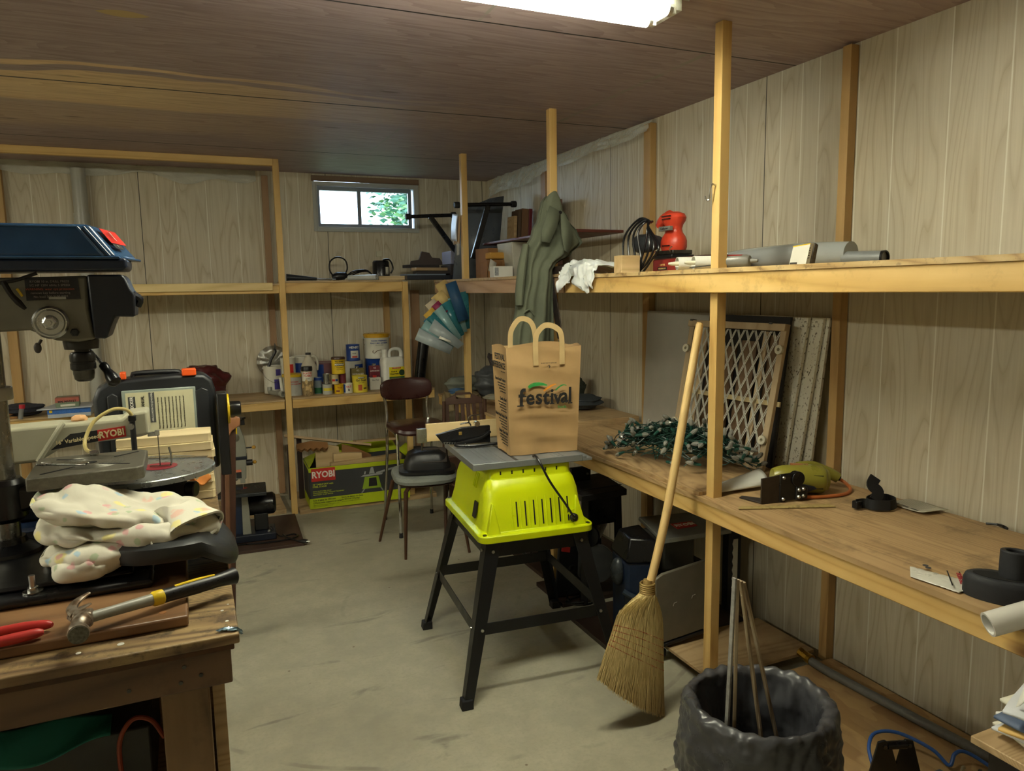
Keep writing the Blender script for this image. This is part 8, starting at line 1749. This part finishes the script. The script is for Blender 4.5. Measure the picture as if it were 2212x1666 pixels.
rt = m.build('round_table', plain('#8d9191', 0.3, 0.6, scale=50, var=0.1), SS, world=True, bevel=0.0)
m = MB(); m.lathe([(0, 1.0725), (0.040, 1.0725), (0.040, 1.0733), (0, 1.0733)], 26, (-0.088, 2.00, 0), sx=1.0, sy=1.0); m.build('red_insert', plain('#8a2a36', 0.4), rt, world=True)
m = MB(); m.lathe([(0, 1.0735), (0.005, 1.0735), (0.005, 1.0740), (0, 1.0740)], 12, (-0.087, 1.995, 0)); m.build('insert_hole', SLOT, rt, world=True)
m = MB(); m.box(-0.0882, -0.0862, 1.998, 2.0, 1.04, 1.157); m.build('blade', DSTEEL, SS, world=True)
m = MB(); m.box(-0.110, -0.085, 2.0, 2.012, 1.150, 1.160); m.box(-0.094, -0.083, 1.995, 2.006, 1.152, 1.164); m.build('blade_clamp', STEEL, SS, world=True, bevel=0.001)
m = MB(); m.tube([(-0.064, 1.985, 1.122), (-0.060, 1.985, 1.10), (-0.062, 1.985, 1.078), (-0.075, 1.985, 1.076), (-0.11, 1.985, 1.078)], 0.0025, 8, sub=4); m.build('guard_wire', CHROME, SS, world=True)
m = MB(); m.box(-0.40, -0.03, 2.02, 2.12, 0.965, 1.035); m.build('lower_arm', DKNAVY, SS, world=True, bevel=0.008)
m = MB(); m.box(-0.42, -0.02, 1.96, 2.16, 0.9205, 0.965); m.build('base', NAVY, SS, world=True, bevel=0.008)
m = MB(); m.box(-0.48, -0.40, 2.0, 2.10, 0.95, 1.18); m.build('rear_column', ARM, SS, world=True, bevel=0.01)
m = MB(); m.lathe([(0, 0), (0.014, 0), (0.014, -0.008), (0.01, -0.01), (0, -0.01)], 6, (-0.09, 2.018, 1.04), 'Y'); m.build('yellow_knob', plain('#b79431', 0.35), SS, world=True)
m = MB(); m.cyl((-0.03, 2.03, 1.0), (-0.008, 2.02, 1.0), 0.02, n=16); m.build('speed_knob', BLACK, SS, world=True, bevel=0.003)
o = MB().box(-0.075, 0.075, -0.009, 0.009, 0, 0.0015).build('steel_ruler', STEEL, smooth=False); o.location = (-0.048, 2.088, 1.0725); o.rotation_euler = (0, 0, R(-22)); tag(o, 'short steel ruler lying on the round saw table', 'ruler')
m = MB(); m.ell((0, 0, 0.004), (0.018, 0.014, 0.010), 14, 8, lambda d: 1 + 0.3 * NZ.noise(V((d.x * 3, d.y * 3, d.z * 3)))); o = m.build('foam_scrap', plain('#d8a878', 0.8, bump=0.3)); o.location = (-0.258, 2.045, 1.1975); tag(o, 'peach coloured crumb of foam on the scroll saw arm', 'foam')
# black tool case with manual
TC = thing('tool_case', 'black plastic tool case with orange latches and an instruction manual on its face', 'tool case', (-0.10, 2.60, 1.0), R(2))
CS = plain('#202327', 0.42, scale=6, var=0.25)
def cs(x, z): return (x + 0.10, z - 1.0)
pts = [cs(-0.275, 0.93), cs(-0.285, 1.18), cs(-0.270, 1.215), cs(-0.235, 1.238), cs(-0.05, 1.246), cs(0.035, 1.243), cs(0.058, 1.222), cs(0.066, 1.19), cs(0.066, 0.93)]
m = MB(); m.prism([(x, z) for x, z in pts], -0.05, 0.05, 'XZ'); shl = m.build('shell', CS, TC, bevel=0.012, seg=3)
for x0, x1 in ((-0.245, -0.215), (0.005, 0.045)):
    m = MB(); m.prism([cs(x0, 0.98), cs(x1, 0.98), cs(x1, 1.19), cs((x0 + x1) / 2, 1.20), cs(x0, 1.19)], -0.057, -0.049, 'XZ'); m.build('moulded_rib', CS, shl, bevel=0.003)
for x0, x1 in ((-0.030, 0.012), (-0.205, -0.188)):
    m = MB(); m.box(x0 + 0.10, x1 + 0.10, -0.056, -0.02, 0.240, 0.262); m.build('orange_latch', ORANGE, TC, bevel=0.003)
m = MB(); m.tube([cs(-0.17, 1.243)[:1] + (0,) + (0.243,), (-0.06, 0, 0.252), (0.05, 0, 0.252), (0.065, 0, 0.243)], 0.008, 8, sub=3); m.build('carry_handle', BLACK, TC)
m = MB(); m.box(-0.105, 0.106, -0.056, -0.050, 0.052, 0.205); pk = m.build('clear_sleeve', plain('#8f9a92', 0.2), TC, bevel=0.004)
m = MB(); m.box(-0.095, 0.098, -0.0575, -0.0562, 0.060, 0.197); mn = m.build('manual', plain('#c9c6a4', 0.5, var=0.04), TC, smooth=False)
m = MB(); m.box(-0.088, -0.068, -0.0582, -0.0576, 0.085, 0.185); m.build('dark_heading', plain('#3b3d3c', 0.6), mn, smooth=False)
m = MB(); m.box(-0.030, -0.014, -0.0582, -0.0576, 0.10, 0.195); hb = m.build('dark_heading', plain('#4b4d4c', 0.6), mn, smooth=False)
text('BLACK & DECKER', 0.0125, WHITEINK, mn, (-0.078, -0.0586, 0.135), (0, 0, 1), (-1, 0, 0), bold=0.02); text('INSTRUCTION MANUAL', 0.012, INK, mn, (-0.047, -0.0584, 0.130), (0, 0, 1), (-1, 0, 0), bold=0.02, sx=0.85)
text('1-800-54-HOW-TO (544-6986)', 0.0075, WHITEINK, hb, (-0.022, -0.0586, 0.147), (0, 0, 1), (-1, 0, 0))
for i in range(8): text('Please read all of this manual before you use the tool', 0.0058, INK, mn, (-0.005 + i * 0.0105, -0.0582, 0.128), (0, 0, 1), (-1, 0, 0), sx=0.8)
t = thing('dial_stand', 'black fluted knob with a yellow flange right of the tool case', 'knob', (0.085, 2.50, zw))
m = MB(); m.box(-0.018, 0.012, -0.02, 0.05, 0, 0.265); m.build('bracket', BLACK, t, bevel=0.003)
m = MB(); m.cyl((0.012, 0, 0.212), (0.018, 0, 0.212), 0.048, n=24); m.build('yellow_flange', YL2, t, bevel=0.001)
m = MB(); m.lathe([(0, 0.018), (0.022, 0.018), (0.024, 0.022), (0.023, 0.05), (0.02, 0.053), (0, 0.053)], 14, (0, 0, 0.212), 'X'); m.build('fluted_knob', BLACKM, t)
# stack of bandsawn blanks
BLK = wood('fresh_pine', [(0.2, (0.56, 0.45, 0.25)), (0.8, (0.72, 0.61, 0.38))], 'X', ring=7, fine=30)
rnd = random.Random(8)
lbls = ['top', 'second', 'third', 'fourth', 'fifth', 'sixth', 'seventh', 'lowest']
for i in range(8):
    z0 = zw + 0.0006 + (7 - i) * 0.0235; dx = rnd.uniform(-0.004, 0.004)
    P = [(-0.20, -0.055), (0.035 + dx, -0.055), (0.042 + dx, -0.045), (0.042 + dx, 0.05), (-0.02, 0.06), (-0.05, 0.045), (-0.09, 0.05), (-0.13, 0.03), (-0.20, 0.02)]
    o = MB().prism(P, 0, 0.0228, 'XY').build('pine_blank', BLK, smooth=False, bevel=0.0015); o.location = (0.0, 2.27 + rnd.uniform(-0.004, 0.004), z0); o.rotation_euler = (0, 0, R(rnd.uniform(-2, 2)))
    tag(o, lbls[i] + ' pale sawn pine blank in the stack beside the scroll saw', 'wood blank', 'stack of sawn pine blanks')
cloth('leather_scrap', 'orange-tan scrap of leather beside the pine blanks', (0.005, 2.195, 1.0), 0.035, 0.025, 0.03, plain('#b5702c', 0.7), 15, cat='leather') if False else None
m = MB(); m.surf(lambda u, v: V((-0.045 + 0.075 * u, 2.165 + 0.03 * v - 0.01 * sin(5 * u), 1.005 + 0.014 * sin(7 * u + 2 * v) - 0.030 * v * 0 - 0.028 * u)), 16, 8); o = m.build('leather_scrap', plain('#b5702c', 0.7, bump=0.2), loc=(0.0, 2.18, 0.99), solid=0.004); tag(o, 'orange-tan scrap of leather beside the pine blanks', 'leather')
# brown folded wooden tray stand leaning right of the bench
t = thing('folded_stand', 'folded brown plastic and wood stand leaning right of the pine blanks', 'stand', (0.10, 3.30, 0))
m = MB(); m.hexa([(0.045, 3.28, 0.0), (0.10, 3.28, 0.0), (0.10, 3.33, 0.0), (0.045, 3.33, 0.0), (0.098, 3.28, 0.96), (0.158, 3.28, 0.96), (0.158, 3.33, 0.96), (0.098, 3.33, 0.96)]); m.build('side_board', plain('#4a3024', 0.45, var=0.15), t, world=True, bevel=0.004)
m = MB(); m.beam((0.075, 3.27, 0.0), (0.118, 3.27, 0.93), 0.018, 0.016, up=(0, 1, 0)); m.build('front_rod', plain('#6b4a35', 0.4), t, world=True, bevel=0.003)
m = MB(); m.prism([(0.105, 0.90), (0.098, 0.955), (0.112, 0.985), (0.152, 0.978), (0.158, 0.985), (0.175, 0.978), (0.173, 0.945), (0.14, 0.925), (0.128, 0.905)], 3.255, 3.275, 'XZ'); m.build('end_cap', plain('#9a6a48', 0.45), t, world=True, bevel=0.004)
# black pad and floral cloth
t = thing('black_pad', 'black rounded padded seat lying on the workbench under the floral cloth', 'pad', (0.0, 1.70, 0.969))
m = MB(); pad(m, 0.13, 0.150, 0.022, (-0.062, 1.665, 1.0), k=2.6, fn=lambda p: V((p.x, p.y, p.z - 0.8 * max(0, p.x - 0.06)))); m.build('cushion', plain('#24272a', 0.4, scale=8, var=0.2), t, world=True)
FL = NT('floral_cotton')
_n = FL.noise(FL.co(), 4, 3); base_ = FL.ramp(_n, [(0.3, (0.60, 0.575, 0.47)), (0.7, (0.70, 0.68, 0.58))])
for seed_, col_, sc_ in ((0, (0.30, 0.50, 0.66), 26), (3, (0.78, 0.70, 0.22), 20), (7, (0.70, 0.33, 0.36), 30), (11, (0.36, 0.48, 0.28), 34), (15, (0.72, 0.42, 0.34), 16)):
    vo = FL.n('ShaderNodeTexVoronoi'); vo.inputs['Scale'].default_value = sc_; FL.l(FL.co(loc=(seed_, seed_ * 2, 0)), vo.inputs['Vector'])
    nz = FL.noise(FL.co(loc=(seed_, 0, 0)), 60, 3); d_ = FL.math('ADD', vo.outputs['Distance'], FL.math('MULTIPLY', nz, 0.45))
    k_ = FL.math('MULTIPLY', FL.ramp(d_, [(0.42, (0.75,) * 3), (0.50, (0,) * 3)]), FL.ramp(vo.outputs['Color'], [(0.55, (0,) * 3), (0.60, (1,) * 3)]))
    base_ = FL.mix(k_, base_, col_)
FL.bump(FL.noise(FL.co(), 400, 2), 0.1, 0.0005); FL.done(base_, 0.8); FL = FL.m
CB = thing('floral_cloth', 'crumpled white floral cloth bundled on top of the drill press base', 'cloth', (-0.15, 1.66, 0.97))
def fold_shape(u, v, c, sx, sy, sz, tilt, seed):
    a, b_ = 2 * pi * u, pi * v
    e = 0.75
    ca, sa = cos(a), sin(a); x = sx * math.copysign(abs(ca) ** e, ca) * sin(b_) ** 0.7; y = sy * math.copysign(abs(sa) ** e, sa) * sin(b_) ** 0.7; z = sz * math.copysign(abs(cos(b_)) ** 0.8, cos(b_))
    q = NZ.noise(V((x * 9 + seed, y * 9, z * 6))) * 0.018 + abs(NZ.noise(V((x * 22, y * 9 + seed, z * 30)))) * 0.016 - abs(NZ.noise(V((x * 6 + 5, y * 26 + seed, z * 12)))) * 0.012
    # long creases run along the bundle
    q += 0.0045 * sin(38 * (y + 0.35 * x) + 6 * NZ.noise(V((x * 8, 0, seed))))
    n = V((x / sx ** 2, y / sy ** 2, z / sz ** 2)); n = n.normalized() if n.length else V((0, 0, 1))
    p = V((x, y, z + tilt * x)) + n * q
    return V(c) + p
for nm, c, sx, sy, sz, tl_, sd_ in (('top_fold', (-0.150, 1.675, 1.062), 0.165, 0.105, 0.026, -0.22, 1), ('middle_fold', (-0.135, 1.655, 1.030), 0.160, 0.105, 0.022, -0.10, 2), ('lower_fold', (-0.15, 1.64, 1.002), 0.145, 0.100, 0.020, 0.02, 3), ('hanging_corner', (-0.205, 1.575, 0.988), 0.055, 0.05, 0.020, 0.05, 4)):
    m = MB(); m.surf(lambda u, v: fold_shape(u, v, c, sx, sy, sz, tl_, sd_), 120, 60, cu=True); m.build(nm, FL, CB, world=True, ang=80)
m = MB(); ribbon(m, [(-0.085, 1.600, 1.028), (-0.060, 1.580, 1.052), (-0.02, 1.590, 1.062), (0.010, 1.63, 1.056), (0.014, 1.66, 1.03), (-0.01, 1.62, 1.01), (-0.06, 1.575, 1.0), (-0.085, 1.568, 1.004), (-0.095, 1.60, 1.02)], 0.075, lambda t_: (-0.55, 0.9, 0.15), sub=8, th=0.002); m.build('rolled_edge', FL, CB, world=True, ang=80)
# under the bench
t = thing('green_apron', 'teal cloth draped over the tools under the workbench', 'cloth', (-0.27, 1.60, 0.60))
m = MB(); m.surf(lambda u, v: V((-0.50 + 0.315 * u, 1.52 - 0.05 * v + 0.01 * sin(8 * u), 0.735 - 0.055 * u * 0.6 - (0.075 - 0.05 * u) * v + 0.006 * sin(11 * u + 4 * v))), 30, 14); m.build('cloth', plain('#1d6f62', 0.8, var=0.12), t, world=True, solid=0.003)
o = MB().box(-0.55, -0.12, 1.50, 1.80, 0.5185, 0.672).build('tool_box', plain('#2c2a27', 0.5), loc=(-0.3, 1.65, 0.5185), bevel=0.004); tag(o, 'dark grey tool box standing on the lower shelf of the workbench', 'tool box')
o = MB().tube([(-0.095, 1.475, 0.655), (-0.115, 1.475, 0.695), (-0.145, 1.475, 0.705), (-0.168, 1.47, 0.675), (-0.172, 1.47, 0.62), (-0.165, 1.47, 0.55)], 0.0045, 8, sub=6).build('orange_cord', plain('#8a3518', 0.5)); tag(o, 'orange-brown electric cord looping under the workbench by its leg', 'cord')
# green sheet with pencil marks and wooden scrap behind the drill press
o = MB().box(-0.36, -0.13, 2.18, 2.38, zw + 0.0005, zw + 0.012).build('green_mat', plain('#4f7a52', 0.5), loc=(-0.25, 2.28, zw), smooth=False); tag(o, 'pale green board lying on the workbench behind the scroll saw', 'board')
